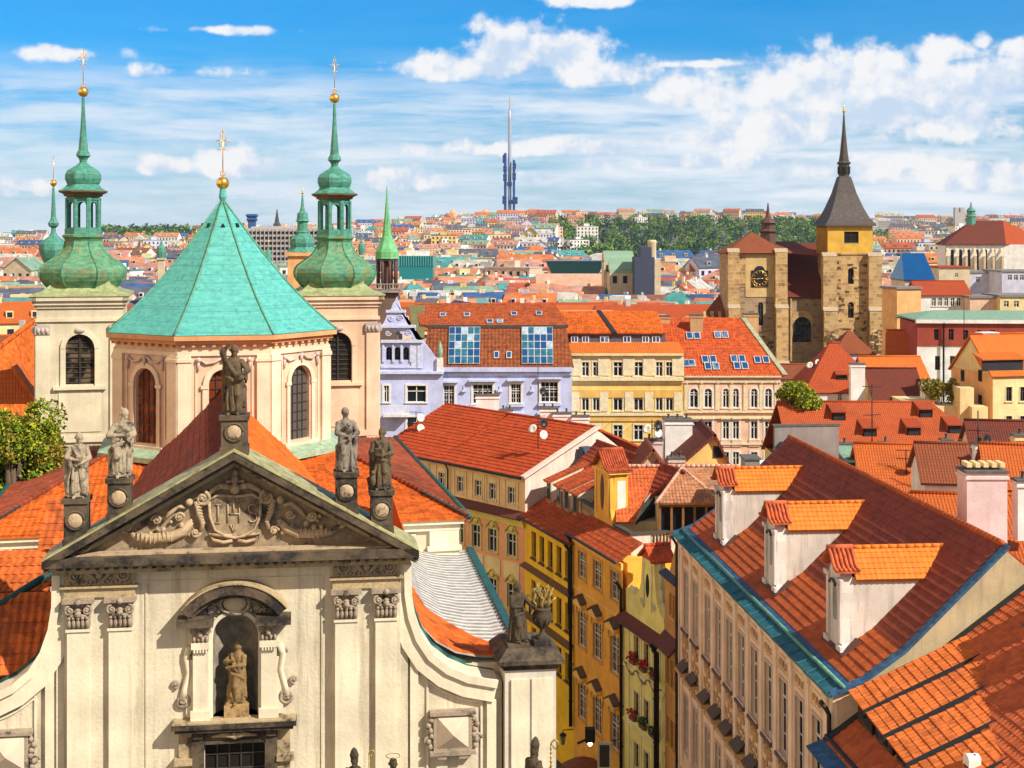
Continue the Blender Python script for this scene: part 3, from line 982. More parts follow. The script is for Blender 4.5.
R0, CZ0, half = 2.05, 27.05, 1.62
ang = math.asin(half / R0)
for i in range(N):
    a0, a1 = -ang + 2 * ang * i / N, -ang + 2 * ang * (i + 1) / N
    for (ri, ro, yy, mt) in ((R0 - .32, R0, -.66, 2), (R0 - .46, R0 - .32, -.46, 2), (R0, R0 + .04, -.70, 3)):
        q = [(r * math.sin(a), CZ0 + r * math.cos(a) - .06) for r, a in ((ri, a0), (ri, a1), (ro, a1), (ro, a0))]
        nf.prism(q, yy, .0, mt)
fan = [(-1.5, 27.98)] + [(1.6 * math.sin(-ang + 2 * ang * i / N), CZ0 + 1.6 * math.cos(-ang + 2 * ang * i / N)) for i in range(N + 1)] + [(1.5, 27.98)]
nf.prism([(p[0], max(p[1], 27.98)) for p in fan][::-1], -.06, .0, 1)
for i in range(18):                                # archivolt of the niche
    a0, a1 = math.pi * i / 18, math.pi * (i + 1) / 18
    q = [(.02 + r * math.cos(a), 27.28 + r * math.sin(a)) for r, a in ((.72, a0), (.84, a0), (.84, a1), (.72, a1))]
    nf.prism(q, -.14, .0, 0)
for sx in (-1, 1): nf.box(*sorted((.02 + .70 * sx, .02 + .82 * sx)), -.14, 0, 24.76, 27.28, 0)
nf.ball((0, -.12, 28.33), (.38, .10, .26), 12, 8, 4)
nf.tube([(.46 * math.cos(a), -.14, 28.33 + .34 * math.sin(a)) for a in [2 * math.pi * i / 16 for i in range(17)]], .07, 6, 1)
for s2 in (-1, 1):
    nf.spiral(.62 * s2, 28.45, -.12, .15, 1.4, .05, 0, s2, mat=1)
    nf.spiral(.72 * s2, 28.15, -.12, .13, 1.4, .05, 0, -s2, mat=1)
    for j in range(6): nf.ball((s2 * (.5 + j * .14), -.10, 28.1 + .05 * math.sin(j * 2)), (.08, .06, .08), 6, 4, 1)
nf.box(-1.92, 1.92, -.58, .0, 24.54, 24.70, 2); nf.box(-1.82, 1.82, -.50, .0, 24.42, 24.54, 2)
nf.box(-1.90, 1.90, -.57, .0, 24.70, 24.75, 3)
nf.build('niche_surround', [PIL, CAP, DRK, STN, plaster('cartouche', (.58, .47, .30), .2)], church)
dw = MB()                                          # dark window frame under the sill
for sx in (-1, 1):
    dw.box(*sorted((.95 * sx, 1.32 * sx)), -.24, 0, 20, 24.42, 0)
    dw.box(*sorted((1.32 * sx, 1.72 * sx)), -.14, 0, 20, 24.42, 1)
    dw.box(*sorted((1.30 * sx, 1.85 * sx)), -.30, 0, 23.35, 23.55, 1)
    dw.box(*sorted((.98 * sx, 1.28 * sx)), -.34, -.1, 24.18, 24.42, 0)
dw.box(-.95, .95, -.2, 0, 23.95, 24.42, 0)
for s2 in (-1, 1):
    dw.tube([(0, -.26, 24.2), (s2 * .3, -.28, 24.26), (s2 * .7, -.24, 24.2)], [.09, .08, .03], 6, 1)
dw.ball((0, -.28, 24.22), (.1, .08, .12), 7, 5, 1)
dw.build('window_surround', [DRK, STN], church)
add_window(church, -.93, 21.2, 1.86, 2.8, 'lead', 'trim_stone', 'lead', 'glass_warm', tr=0)

# pier at the right end with its dark cap, and the same at the left (out of the frame)
pr = MB()
pr.box(8.55, 10.22, -.25, 1.8, 0, 25.9, 0)
pr.box(8.55 + .2, 9.3, -.33, -.24, 0, 25.6, 1); pr.box(9.42, 10.1, -.30, -.24, 0, 25.6, 1)
pr.build('pier', [plaster('pier_wall', (.60, .55, .46), .35, (.2, .18, .15)), PIL], church)
pc = MB()
for (e, z0, z1) in ((.06, 25.9, 26.0), (.14, 26.0, 26.1), (.24, 26.1, 26.22)):
    pc.box(8.55 - e, 10.22 + e, -.25 - e, 1.8 + e, z0, z1, 0)
a, b = (8.31, 10.46, -.5, 2.05, 26.22), (8.62, 10.15, -.15, 1.7, 26.55)
pc.add([(a[0], a[2], a[4]), (a[1], a[2], a[4]), (a[1], a[3], a[4]), (a[0], a[3], a[4]), (b[0], b[2], b[4]), (b[1], b[2], b[4]), (b[1], b[3], b[4]), (b[0], b[3], b[4])],
       [(4, 5, 6, 7), (0, 1, 5, 4), (1, 2, 6, 5), (2, 3, 7, 6), (3, 0, 4, 7), (3, 2, 1, 0)], 0)
pc.box(8.68, 9.40, -.10, .7, 26.5, 26.66, 0); pc.box(9.55, 10.1, .0, .7, 26.5, 26.72, 0)
pc.build('pier_cap', [DRK], church)

# statue pedestals on the rake
PEDS = [(-4.80, 31.80), (-3.50, 32.40), (0, 34.28), (3.48, 32.42), (4.59, 31.82)]
for (x, zt) in PEDS:
    p = MB()
    zb = ZA - abs(x) * (ZA - ZE) / XE - .25
    hw = .34 if x else .40
    p.box(x - hw, x + hw, -.55, .25, zb, zt - .14, 0)
    p.box(x - hw - .06, x + hw + .06, -.61, .31, zt - .14, zt, 0)
    p.box(x - hw - .04, x + hw + .04, -.59, .29, zb, zb + .3, 0)
    p.ball((x, -.55, (zb + zt) / 2 + .12), (.24, .07, .24), 14, 6, 1)
    p.tube([(x + .28 * math.cos(t), -.57, (zb + zt) / 2 + .12 + .28 * math.sin(t)) for t in [2 * math.pi * i / 16 for i in range(17)]], .04, 6, 0)
    p.build('statue_pedestal', [DRK, MATS['ch_relief']], church)

# nave, transept and aisle roofs, drum
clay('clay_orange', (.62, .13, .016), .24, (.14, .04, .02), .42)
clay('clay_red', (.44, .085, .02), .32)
clay('clay_dark', (.27, .058, .026), .42); clay('clay_nave_shaded', (.15, .034, .022), .3)  # darker nave clay: shade of the left slope put into the colour
for sx in (-1, 1):
    r = MB(RB)
    A, B, C, D = (0 + sx * 5.7, .9, 26.75), (sx * 5.7, 25.5, 26.75), (0, 25.5, 32.4), (0, .9, 32.4)
    if sx > 0: r.pantiles(A, B, C, D, 0, jit=.004)
    else: r.pantiles(B, A, D, C, 0, jit=.004)
    if sx > 0: r.ridge((0, .9, 32.42), (0, 25.5, 32.42), .14, 0)
    r.build('nave_roof', [MATS['clay_orange' if sx > 0 else 'clay_nave_shaded']], church)
nw = MB(RB)
nw.box(-5.4, 5.4, 1.0, 42, 0, 26.8, 0)
nw.prism([(-5.4, 26.8), (5.4, 26.8), (0, 32.1)], 1.0, 1.4, 0)
nw.build('nave_wall', [WALL], church)
TE, TZ, RZ, YF, YB, YR = 10.25, 27.62, 29.0, 15.6, 40.5, 27.5
tr = MB(RB)
tr.box(-TE + .45, TE - .45, YF + .45, YB - .4, 0, TZ - .1, 0)
tr.box(-TE + .1, TE - .1, YF + .1, YB - .1, TZ - .32, TZ - .12, 1); tr.box(-TE + .28, TE - .28, YF + .28, YB - .25, TZ - .62, TZ - .32, 1)
for sx in (-1, 1):
    tr.box(*sorted((sx * (TE - 1.6), sx * (TE - .3))), YF + .3, YF + .5, 12, TZ - .62, 1)
    tr.box(*sorted((sx * (TE - 1.7), sx * (TE - .2))), YF + .2, YF + .5, TZ - 1.5, TZ - 1.3, 1)
    tr.box(*sorted((sx * (TE - 3.2), sx * (TE - 2.2))), YF + .38, YF + .5, TZ - 1.4, TZ - .75, 1)
tr.build('transept_wall', [plaster('tr_wall', (.62, .53, .38), .3), PIL], church)
HI = TE - 4.6
t1 = MB(RB)
t1.pantiles((-TE, YF, TZ), (TE, YF, TZ), (HI, YR, RZ), (-HI, YR, RZ), 0)
t1.build('transept_roof', [MATS['clay_orange']], church)
t2 = MB(RB)
t2.pantiles((TE, YB, TZ), (-TE, YB, TZ), (-HI, YR, RZ), (HI, YR, RZ), 0)
t2.pantiles((TE, YF, TZ), (TE, YB, TZ), (HI, YR, RZ), (HI, YR, RZ), 0)
t2.pantiles((-TE, YB, TZ), (-TE, YF, TZ), (-HI, YR, RZ), (-HI, YR, RZ), 0)
for sx in (-1, 1): t2.ridge((sx * TE, YF, TZ + .08), (sx * HI, YR, RZ + .06), .13, 0)
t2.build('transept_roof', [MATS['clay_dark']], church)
for sx in (-1, 1):
    tg = MB(RB)
    tg.tube([(sx * (TE + .08), YF - .05, TZ), (sx * (TE + .08), YB, TZ)], .14, 6)
    k_ = .3
    tg.slab([(sx * (TE - .15), YF - .1, TZ + .16), (sx * (TE + .05), YF - .1, TZ + .12), (sx * (TE + .1 + (HI - TE) * k_), YF + (YR - YF) * k_, TZ + .17 + (RZ - TZ) * k_), (sx * (TE - .2 + (HI - TE) * k_), YF + (YR - YF) * k_, TZ + .18 + (RZ - TZ) * k_)][::(1 if sx > 0 else -1)], .03)
    tg.build('transept_gutter', [MATS['gutter_green']], church)
ai = MB()
plain('pale_slats', (.68, .66, .60), .6, var=.2, bump=.2); plain('rib_shadow', (.26, .25, .24), .8)  # dark rib faces put thin shadow lines into the colour
rr = [(5.45, 30.0), (5.52, 28.5), (5.70, 27.7), (6.0, 27.0), (6.45, 26.5), (7.1, 26.12), (7.9, 25.95), (8.7, 25.9), (9.25, 26.0)]
y = 1.1
while y < 17:
    for (x0, z0), (x1, z1) in zip(rr, rr[1:]):
        q = [(x1, y, z1), (x1, y + .46, z1 + .0), (x0, y + .46, z0), (x0, y, z0)]
        ai.add(q, [(0, 1, 2, 3)], 1)
        ai.add([(x1, y, z1 + .05), (x1, y + .07, z1 + .05), (x0, y + .07, z0 + .05), (x0, y, z0 + .05)], [(0, 1, 2, 3)], 1)
        ai.add([(x1, y, z1 + .05), (x0, y, z0 + .05), (x1, y - .05, z1 + .012), (x0, y - .05, z0 + .012)], [(0, 1, 3, 2)], 2)
    y += .46
ai.build('aisle_roof', [MATS['clay_orange'], MATS['pale_slats'], MATS['rib_shadow']], church)
ao = MB()
def on_roof(x):
    for (a, za), (b_, zb) in zip(rr, rr[1:]):
        if x <= b_: return za + (zb - za) * (x - a) / (b_ - a)
    return rr[-1][1]
jagy = [9.0, 9.0, 8.2, 7.0, 5.2, 4.8, 3.4, 2.2, 1.4]
for i in range(len(rr) - 1):
    (x0, z0), (x1, z1) = rr[i], rr[i + 1]
    ao.slab([(x1, 1.12, z1 + .1), (x1, jagy[i + 1], z1 + .1), (x0, jagy[i], z0 + .1), (x0, 1.12, z0 + .1)], .05, 0)
ao.build('aisle_roof_patch', [MATS['clay_orange']], church)
ab = MB()
ab.box(5.4, 9.2, 1.0, 17, 0, 25.8, 0)
ab.build('aisle_wall', [WALL], church)
ae = MB()
ae.slab([(9.2, 1.1, 26.12), (9.5, 1.1, 26.08), (9.5, 17.2, 26.08), (9.2, 17.2, 26.12)], .3, 0)
ae.build('aisle_gutter', [MATS['gutter_green']], church)
al = MB()
al.pantiles((-11, 1.1, 26.0), (-5.6, 1.1, 26.0), (-5.5, 3.0, 28.15), (-11, 3.0, 28.15), 0, jit=.01)
al.pantiles((-11, 4.2, 27.9), (-6.5, 4.2, 27.9), (-5.6, 5.6, 29.0), (-11, 5.6, 29.0), 0, jit=.01)
al.pantiles((-7.2, 6.5, 28.7), (-5.6, 6.5, 28.7), (-5.5, 9.0, 30.2), (-7.2, 9.0, 30.2), 0, jit=.01)
al.build('chapel_roof', [clay('clay_aisle', (.54, .12, .025), .4)], church)
al = MB()
al.box(-10.8, -5.5, 1.6, 16, 0, 24.6, 0)
al.box(-11, -5.7, 2.9, 3.1, 25, 28.0, 1)
al.box(-11, -6.6, 5.5, 5.7, 25, 28.8, 1)
al.tube([(-9.8, 1.6, 26.7), (-5.5, 4.0, 29.0)], .13, 6, 2)
al.build('chapel_wall', [WALL, MATS['dark_gutter'], MATS['gutter_green']], church)

# drum and its tent roof
plaster('drum_wall', (.66, .47, .32), .28, (.36, .22, .14))
plaster('drum_trim', (.74, .60, .44), .2, (.4, .28, .18))
glass('glass_red_reflect', (.16, .035, .012), .25, tint=(.34, .10, .03), amount=.8)  # reflection of red roofs put into the pane colour
glass('glass_grey', (.10, .085, .07), .2, tint=(.2, .19, .17), amount=.6)
AP = 5.25
SIDE = AP * 2 * math.tan(math.pi / 8)
DC = Matrix.Translation((0, 30, 0))
dr = MB(); orns = []
for k in range(8):
    T = RB @ DC @ Matrix.Rotation(RAD(45 * k), 4, 'Z') @ Matrix.Translation((0, -AP, 0))
    dr.T = T; orn = MB(T); orns.append(orn)
    h = [(-.72, .72, 29.7, 33.35, True)]
    dr.wall(-SIDE / 2, SIDE / 2, 26, 35.0, h, 0, .35, 0, 1)
    for sx in (-1, 1):
        dr.box(*sorted((sx * (SIDE / 2 + .02), sx * (SIDE / 2 - .62))), -.14, .0, 29.0, 34.05, 1)
        dr.box(*sorted((sx * (SIDE / 2 + .06), sx * (SIDE / 2 - .68))), -.20, .0, 33.75, 33.9, 1)
        dr.box(*sorted((sx * .80, sx * 1.02)), -.10, .0, 29.6, 32.6, 1)
        dr.box(*sorted((sx * .74, sx * 1.10)), -.14, .0, 32.45, 32.62, 1)
        dr.box(*sorted((sx * 1.30, sx * 1.36)), -.05, .0, 30.0, 33.9, 1)
    for i in range(12):
        a0, a1 = math.pi * i / 12, math.pi * (i + 1) / 12
        q = [(r * math.cos(a), 32.63 + r * math.sin(a)) for r, a in ((.76, a0), (1.0, a0), (1.0, a1), (.76, a1))]
        dr.prism(q, -.12, 0, 1)
    dr.box(-1.25, 1.25, -.2, 0, 29.42, 29.6, 1)
    dr.box(-SIDE / 2 - .03, SIDE / 2 + .03, -.10, 0, 34.05, 34.25, 1)
    dr.box(-SIDE / 2 - .10, SIDE / 2 + .10, -.24, 0, 34.62, 34.80, 2)
    dr.box(-SIDE / 2 - .18, SIDE / 2 + .18, -.42, 0, 34.80, 35.02, 2)
    for i in range(9):
        x = -SIDE / 2 + .25 + i * (SIDE - .5) / 8
        dr.box(x - .08, x + .08, -.2, 0, 34.48, 34.62, 2)
    for sx in (-1, 1):                             # stucco garlands over the window
        orn.tube([(sx * x, -.08, z) for x, z in ((.1, 33.95), (.45, 33.72), (.85, 33.66), (1.2, 33.9))], .06, 6, 0)
        orn.tube([(sx * 1.2, -.08, 33.9), (sx * 1.24, -.08, 33.3)], [.1, .05], 6, 0)
        orn.ball((sx * 1.2, -.1, 33.85), .13, 7, 5, 0)
    orn.tube([(0, -.1, 34.0), (0, -.1, 33.5)], [.13, .06], 6, 0)
    if k in (0, 1, 7, 2, 6):
        wloc = T @ Vector((-.72, 0, 29.7))
        add_window(church, wloc.x, wloc.z, 1.44, 3.65, 'leadarch', 'trim_stone', 'lead', 'glass_red_reflect' if k in (0, 7, 6) else 'glass_grey', tr=0, y=wloc.y, rotz=RAD(4 + 45 * k))
dr.T = RB
dr.lathe([(6.6, 28.9), (6.6, 29.15), (5.8, 29.5)], 8, 0, 30, RAD(22.5), 3, False)
drum = dr.build('drum', [MATS['drum_wall'], MATS['drum_trim'], plaster('drum_cornice', (.66, .34, .15), .3), copper('copper_flat', (.30, .42, .28), .3)], church)
for orn in orns: orn.build('drum_garland', [plaster('garland', (.55, .44, .40), .2)], drum)
tent = MB(RB)
RC = 1 / math.cos(math.pi / 8)
prof = []
for i in range(13):
    t = i / 12
    r = (AP + .30) * (1 - t) ** 1.0 + .10
    z = 35.05 + 6.5 * t - .55 * math.sin(math.pi * t) * (1 - .3 * t)
    prof.append((r * RC, z))
tent.lathe([(AP * RC + .3, 34.98)] + prof + [(.22, 41.8), (.16, 42.25)], 8, 0, 30, RAD(22.5), 0, False)
for k in range(8):
    a = RAD(22.5 + 45 * k)
    tent.tube([(r * math.cos(a), 30 + r * math.sin(a), z + .03) for r, z in prof], .055, 5, 1)
    a2 = RAD(45 * k)
    r, z = prof[10]
    rr_ = r * math.cos(math.pi / 8)
    tent.add([(rr_ * math.cos(a2) * 1.06 + q[0] * -math.sin(a2), 30 + rr_ * math.sin(a2) * 1.06 + q[0] * math.cos(a2), z + q[1]) for q in ((-.12, 0), (.12, 0), (0, .2))] + [(rr_ * .8 * math.cos(a2), 30 + rr_ * .8 * math.sin(a2), z + .2)], [(0, 1, 2), (0, 2, 3), (1, 3, 2)], 2)
tent.build('tent_roof', [copper('tent_copper', (.075, .41, .36), .08, (.06, .20, .16), (.12, .48, .42), seams=.62), copper('tent_rib', (.10, .30, .20), .5, (.10, .08, .02)), MATS['black_metal']], church)
def gold_cross(mb, x, y, z0, h, s, ball):
    """ball, little crown and a double-armed openwork cross"""
    mb.ball((x, y, z0 + ball), ball, 14, 9, 0)
    zb = z0 + 2 * ball
    mb.tube([(x, y, zb), (x, y, z0 + h)], .028 * s, 6, 0)
    for q in (-1, 1):
        mb.tube([(x, y, zb), (x + q * .13 * s, y, zb + .12 * s), (x + q * .10 * s, y, zb + .28 * s), (x, y, zb + .34 * s)], .022 * s, 5, 0)
        for zz, ww in ((.60, .22), (.78, .32)):
            mb.tube([(x, y, zb + (h - 2 * ball) * zz), (x + q * ww * s, y, zb + (h - 2 * ball) * zz)], .026 * s, 5, 0)
            mb.ball((x + q * ww * s, y, zb + (h - 2 * ball) * zz), .045 * s, 6, 4, 0)
        mb.tube([(x + q * .12 * s, y, zb + (h - 2 * ball) * .66), (x + q * .2 * s, y, zb + (h - 2 * ball) * .72), (x + q * .12 * s, y, zb + (h - 2 * ball) * .9), (x, y, zb + (h - 2 * ball) * .95)], .018 * s, 5, 0)
    mb.ball((x, y, z0 + h), .05 * s, 6, 4, 0)
c = MB(RB)
gold_cross(c, 0, 30, 42.2, 3.05, 1.0, .33)
c.build('gilded_cross', [MATS['gold']], church)

# the two bell towers
plaster('tower_cream', (.62, .55, .40), .34, (.28, .23, .17))
plaster('tower_rose', (.74, .50, .33), .22, (.42, .24, .16))
copper('onion_copper', (.030, .20, .125), .6, (.24, .16, .035), (.16, .38, .20))
copper('lantern_copper', (.035, .22, .17), .3, (.04, .08, .05), (.11, .36, .26))
copper('cap_copper', (.24, .34, .16), .5, (.22, .16, .04), (.44, .46, .22))
for sx, cx, wm, dz in ((-1, -8.12, 'tower_cream', 0.0), (1, 7.08, 'tower_rose', -.1)):
    cy, hw = 45.0, 2.45
    t = MB(RB @ Matrix.Translation((cx, cy, dz)))
    base = t.T
    zc = 36.25
    for k in range(4):
        t.T = base @ Matrix.Rotation(RAD(90 * k), 4, 'Z') @ Matrix.Translation((0, -hw, 0))
        t.wall(-hw, hw, 0, zc - .3, [(-.82, .82, 31.0, 33.95, True)], 0, .4, 0, 1)
        for s2 in (-1, 1):
            t.box(*sorted((s2 * (hw + .05), s2 * (hw - .72))), -.12, 0, 20, 34.5, 1)
            t.box(*sorted((s2 * (hw + .08), s2 * (hw - .78))), -.20, 0, 34.0, 34.5, 2)
            for j in range(3): t.ball((s2 * (hw - .36) + (j - 1) * .24, -.2, 34.2), (.12, .1, .18), 7, 5, 2)
            t.box(*sorted((s2 * .86, s2 * 1.1)), -.10, 0, 30.9, 33.1, 1)
        for i in range(12):
            a0, a1 = math.pi * i / 12, math.pi * (i + 1) / 12
            q = [(r * math.cos(a), 33.13 + r * math.sin(a)) for r, a in ((.84, a0), (1.1, a0), (1.1, a1), (.84, a1))]
            t.prism(q, -.12, 0, 1)
        t.ball((0, -.16, 34.2), (.32, .1, .16), 8, 5, 2)
        t.box(-1.5, 1.5, -.2, 0, 30.7, 30.9, 1)
        t.box(-1.2, 1.2, -.06, 0, 28.2, 30.5, 1)
        t.box(-hw - .1, hw + .1, -.14, 0, 27.6, 27.95, 1)
        t.box(-hw - .06, hw + .06, -.12, 0, 34.72, 34.9, 1)
        for (e, z0, z1) in ((.10, 35.5, 35.7), (.22, 35.7, 35.95), (.36, 35.95, 36.22)):
            t.box(-hw - e, hw + e, -e, 0, z0, z1, 1)
        wl = t.T @ Vector((-.82, 0, 31.0))
    t.T = base
    tw = t.build('bell_tower', [MATS[wm], plaster(wm + '_trim', tuple(min(1, q * 1.1) for q in (MATS and ((.62, .55, .40) if sx < 0 else (.74, .52, .36)))), .2), plaster(wm + '_cap', (.50, .42, .38), .3)], church)
    for k in (0, 1, 3):
        T = base @ Matrix.Rotation(RAD(90 * k), 4, 'Z') @ Matrix.Translation((0, -hw, 0))
        wl = T @ Vector((-.82, 0, 31.0))
        o = add_window(church, wl.x, wl.z, 1.64, 2.95, 'louvrearch', 'trim_stone', 'louvre', 'glass_warm', tr=0, y=wl.y, rotz=RAD(4 + 90 * k))
        o.name = 'louvred_window'
    k_ = 1 / math.cos(math.pi / 8)
    # square swept cap, then octagonal onion
    cp = MB(base)
    s2 = math.sqrt(2)
    cp.lathe([((hw + .42) * s2, 36.2), ((hw + .40) * s2, 36.3), ((hw - .2) * s2 * .96, 36.52), ((hw - .75) * s2, 36.9), (1.6 * s2, 37.2)], 4, 0, 0, RAD(45), 0, False)
    cp.build('tower_cap', [MATS['cap_copper']], tw)
    def Z(y): return 40 + (232 - y) / FPX * 88.0
    def R(px): return px / FPX * 87.0
    on = MB(base)
    on.lathe([(R(r) * k_ * .98, Z(y)) for y, r in ((290, 33), (287, 33.5), (284, 36), (280, 39.5), (276, 41.4), (272, 42), (268, 41), (264.5, 38), (261, 33), (258, 28.5), (254, 23.8), (250, 20.3), (246, 18.3), (241, 17.2), (239, 18), (237, 20), (235, 20), (234, 17.5))], 8, 0, 0, RAD(22.5), 0, False)
    for q in range(8):
        a = RAD(22.5 + 45 * q)
        on.tube([(R(r) * k_ * .985 * math.cos(a), R(r) * k_ * .985 * math.sin(a), Z(y)) for y, r in ((287, 33.5), (280, 39.5), (276, 41.4), (272, 42), (268, 41), (264.5, 38), (261, 33), (258, 28.5), (254, 23.8), (250, 20.3), (246, 18.3), (241, 17.2))], .05, 5, 0)
    on.build('onion_dome', [MATS['onion_copper']], tw)
    la = MB(base)
    la.lathe([(R(17.5) * k_, Z(234)), (R(17.5) * k_, Z(229)), (R(15.5) * k_, Z(228.5))], 8, 0, 0, RAD(22.5), 0, False)
    for q in range(8):
        la.T = base @ Matrix.Rotation(RAD(45 * q), 4, 'Z') @ Matrix.Translation((0, -R(15.5), 0))
        sd_ = R(15.5) * math.tan(math.pi / 8)
        la.wall(-sd_, sd_, Z(229), Z(196), [(-.24, .24, Z(227.5), Z(202), True)], 0, .12, 0)
        la.box(-sd_ - .05, -sd_ + .1, -.08, .08, Z(229), Z(198), 0); la.box(sd_ - .1, sd_ + .05, -.08, .08, Z(229), Z(198), 0)
        la.box(-sd_ - .04, sd_ + .04, -.06, 0, Z(200), Z(198.6), 0)
    la.T = base
    la.lathe([(R(16) * k_, Z(197)), (R(18.5) * k_, Z(196)), (R(18.5) * k_, Z(194.5)), (R(23) * k_, Z(192.5)), (R(23.5) * k_, Z(191))], 8, 0, 0, RAD(22.5), 1, False)
    la.lathe([(R(23.5) * k_, Z(191)), (R(20) * k_, Z(189.5)), (R(17) * k_, Z(187)), (R(15) * k_, Z(184.5)), (R(15.8) * k_, Z(183)), (R(17.2) * k_, Z(179)), (R(17) * k_, Z(174.5)), (R(14.8) * k_, Z(170.5)), (R(10) * k_, Z(167.5)), (R(6) * k_, Z(165)), (R(3.8), Z(162.5)), (R(4), Z(160)), (R(5), Z(158)), (R(7.5), Z(156)), (R(7), Z(154)), (R(6.2), Z(152)), (R(5), Z(150.5)), (R(4), Z(140)), (R(2.8), Z(126)), (R(1.9), Z(112)), (R(1.5), Z(97.5))], 8, 0, 0, RAD(22.5), 0, False)
    la.build('lantern', [MATS['lantern_copper'], plain('lantern_eave', (.20, .11, .05), .8)], tw)
    c = MB(base)
    gold_cross(c, 0, 0, Z(97), 2.9, .85, R(5.3))
    c.build('gilded_cross', [MATS['gold']], tw)
# ------------------------------------------------------------------ the curved row of houses along the street
P0, P1, P2, P3, P4, P5, P6 = (14.1, 63), (11.1, 96), (10.5, 99.5), (8.2, 107.05), (5.0, 117.4), (1.16, 128.6), (-11.6, 143.8)
def dist(a, b): return math.hypot(a[0] - b[0], a[1] - b[1])
def house_empty(name, label, fr, cat='house'):
    return thing(name, label, cat, tuple(fr.o), fr.r)
def drain(parent, x, y, z0, z1, r=.09, mat='dark_gutter'):
    m = MB(); m.tube([(x, y, z0), (x, y, z1 - .6), (x, y - .15, z1 - .3), (x, y - .4, z1)], r, 6)
    for z in range(int(z0) + 2, int(z1), 3): m.tube([(x, y, z), (x, y, z + .08)], r * 1.35, 6)
    m.build('drain_pipe', [MATS[mat]], parent)
def gutter(parent, x0, x1, y, z, r=.12, mat='dark_gutter'):
    m = MB(); m.tube([(x0, y, z), (x1, y, z)], r, 6); m.build('gutter', [MATS[mat]], parent)
def chimney(parent, x, y, z0, z1, w, d, mat, cap='cap_grey', name='chimney', pots=0):
    m = MB()
    m.box(x - w / 2, x + w / 2, y - d / 2, y + d / 2, z0, z1 - .25, 0)
    m.box(x - w / 2 - .08, x + w / 2 + .08, y - d / 2 - .08, y + d / 2 + .08, z1 - .55, z1 - .42, 0)
    m.box(x - w / 2 - .08, x + w / 2 + .08, y - d / 2 - .08, y + d / 2 + .08, z1 - .25, z1 - .13, 1)
    for i in range(pots):
        px_ = x - w / 2 + w * (i + .5) / pots
        m.lathe([(.11, z1 - .13), (.09, z1 + .2), (.13, z1 + .22), (.13, z1 + .28)], 8, px_, y, 0, 1)
    return m.build(name, [MATS[mat], MATS[cap]], parent)
plain('cap_grey', (.12, .11, .10), .9)
plaster('chim_white', (.82, .80, .78), .25, (.3, .27, .24))
plaster('chim_pink', (.72, .58, .58), .35, (.4, .28, .26))
plaster('chim_brick', (.50, .30, .15), .4)

# ---- palace with the long roof
PF = front(P1, P0)
LP = dist(P0, P1)
pal = house_empty('palace', 'long peach palace with a dark tiled roof, teal copper eave and three baroque dormers', PF, 'palace')
plaster('pal_wall', (.86, .60, .40), .25, (.42, .24, .13))
plaster('pal_trim', (.88, .66, .47), .15)
plaster('pal_orn', (.62, .36, .16), .5, (.30, .14, .05))
PW, PT, PO = MATS['pal_wall'], MATS['pal_trim'], MATS['pal_orn']
wx = [30.35 - 2.75 * k for k in range(9)] + [4.9, 2.2]
HW, WH = 1.22, 3.62
holes = []
for c in wx:
    for z in (14.35, 6.35): holes.append(hole(c - HW / 2, z, HW, WH))
    holes.append(hole(c - .7, .8, 1.4, 3.0))
m = MB()
m.wall(0, LP, -5, 19.9, holes, 0, .24, 0)
m.poly([(LP, 0, 0), (LP, 15, 0), (LP, 15, 19.9), (LP, 0, 19.9)], 0)
m.poly([(0, 15, 0), (0, 0, 0), (0, 0, 19.9), (0, 15, 19.9)], 0)
m.poly([(LP, 15, 0), (0, 15, 0), (0, 15, 19.9), (LP, 15, 19.9)], 0)
m.build('wall', [PW], pal)
t = MB()
xs = sorted(wx)
edges = [.9] + [(a + b) / 2 for a, b in zip(xs, xs[1:])] + [LP - 1.3]
for x in edges:
    t.box(x - .30, x + .30, -.10, 0, 5, 19.5, 0); t.box(x - .36, x + .36, -.16, 0, 19.2, 19.5, 0)
for x in (.25, LP - .3): t.box(x - .25, x + .25, -.14, 0, 0, 19.6, 0)
t.box(0, LP, -.16, 0, 19.55, 19.9, 0)
for c in wx:
    t.box(c - .85, c + .85, -.07, 0, 18.35, 18.42, 0); t.box(c - .85, c + .85, -.07, 0, 19.1, 19.17, 0)
    t.box(c - .85, c - .78, -.07, 0, 18.42, 19.1, 0); t.box(c + .78, c + .85, -.07, 0, 18.42, 19.1, 0)
    t.box(c - .95, c + .95, -.22, 0, 14.02, 14.2, 1)
    t.box(c - .95, c + .95, -.05, 0, 10.3, 11.4, 0)
t.build('facade_trim', [PT, plain('sill_dark', (.16, .10, .07), .8)], pal)
for c in wx:
    orn = MB()
    for sx in (-1, 1):
        orn.spiral(c + sx * .42, 18.75, -.04, .2, 1.4, .05, math.pi, sx)
        orn.spiral(c + sx * .40, 13.4, -.04, .26, 1.6, .06, 0, -sx)
        orn.spiral(c + sx * .30, 12.75, -.04, .2, 1.4, .05, math.pi, sx)
        orn.tube([(c + sx * .1, -.05, 13.8), (c + sx * .5, -.06, 13.6), (c + sx * .85, -.05, 13.75)], [.05, .08, .03], 5)
        orn.tube([(c + sx * .05, -.05, 12.4), (c + sx * .35, -.06, 12.3), (c + sx * .8, -.05, 12.5), (c + sx * .9, -.05, 12.9)], [.05, .07, .06, .03], 5)
        orn.spiral(c + sx * .45, 10.85, -.09, .22, 1.4, .05, 0, sx)
    orn.ball((c, -.06, 18.75), (.14, .07, .2), 6, 5); orn.ball((c, -.06, 13.3), (.16, .08, .3), 6, 5); orn.ball((c, -.1, 10.9), (.16, .09, .26), 6, 5)
    orn.build('stucco_ornament', [PO], pal)
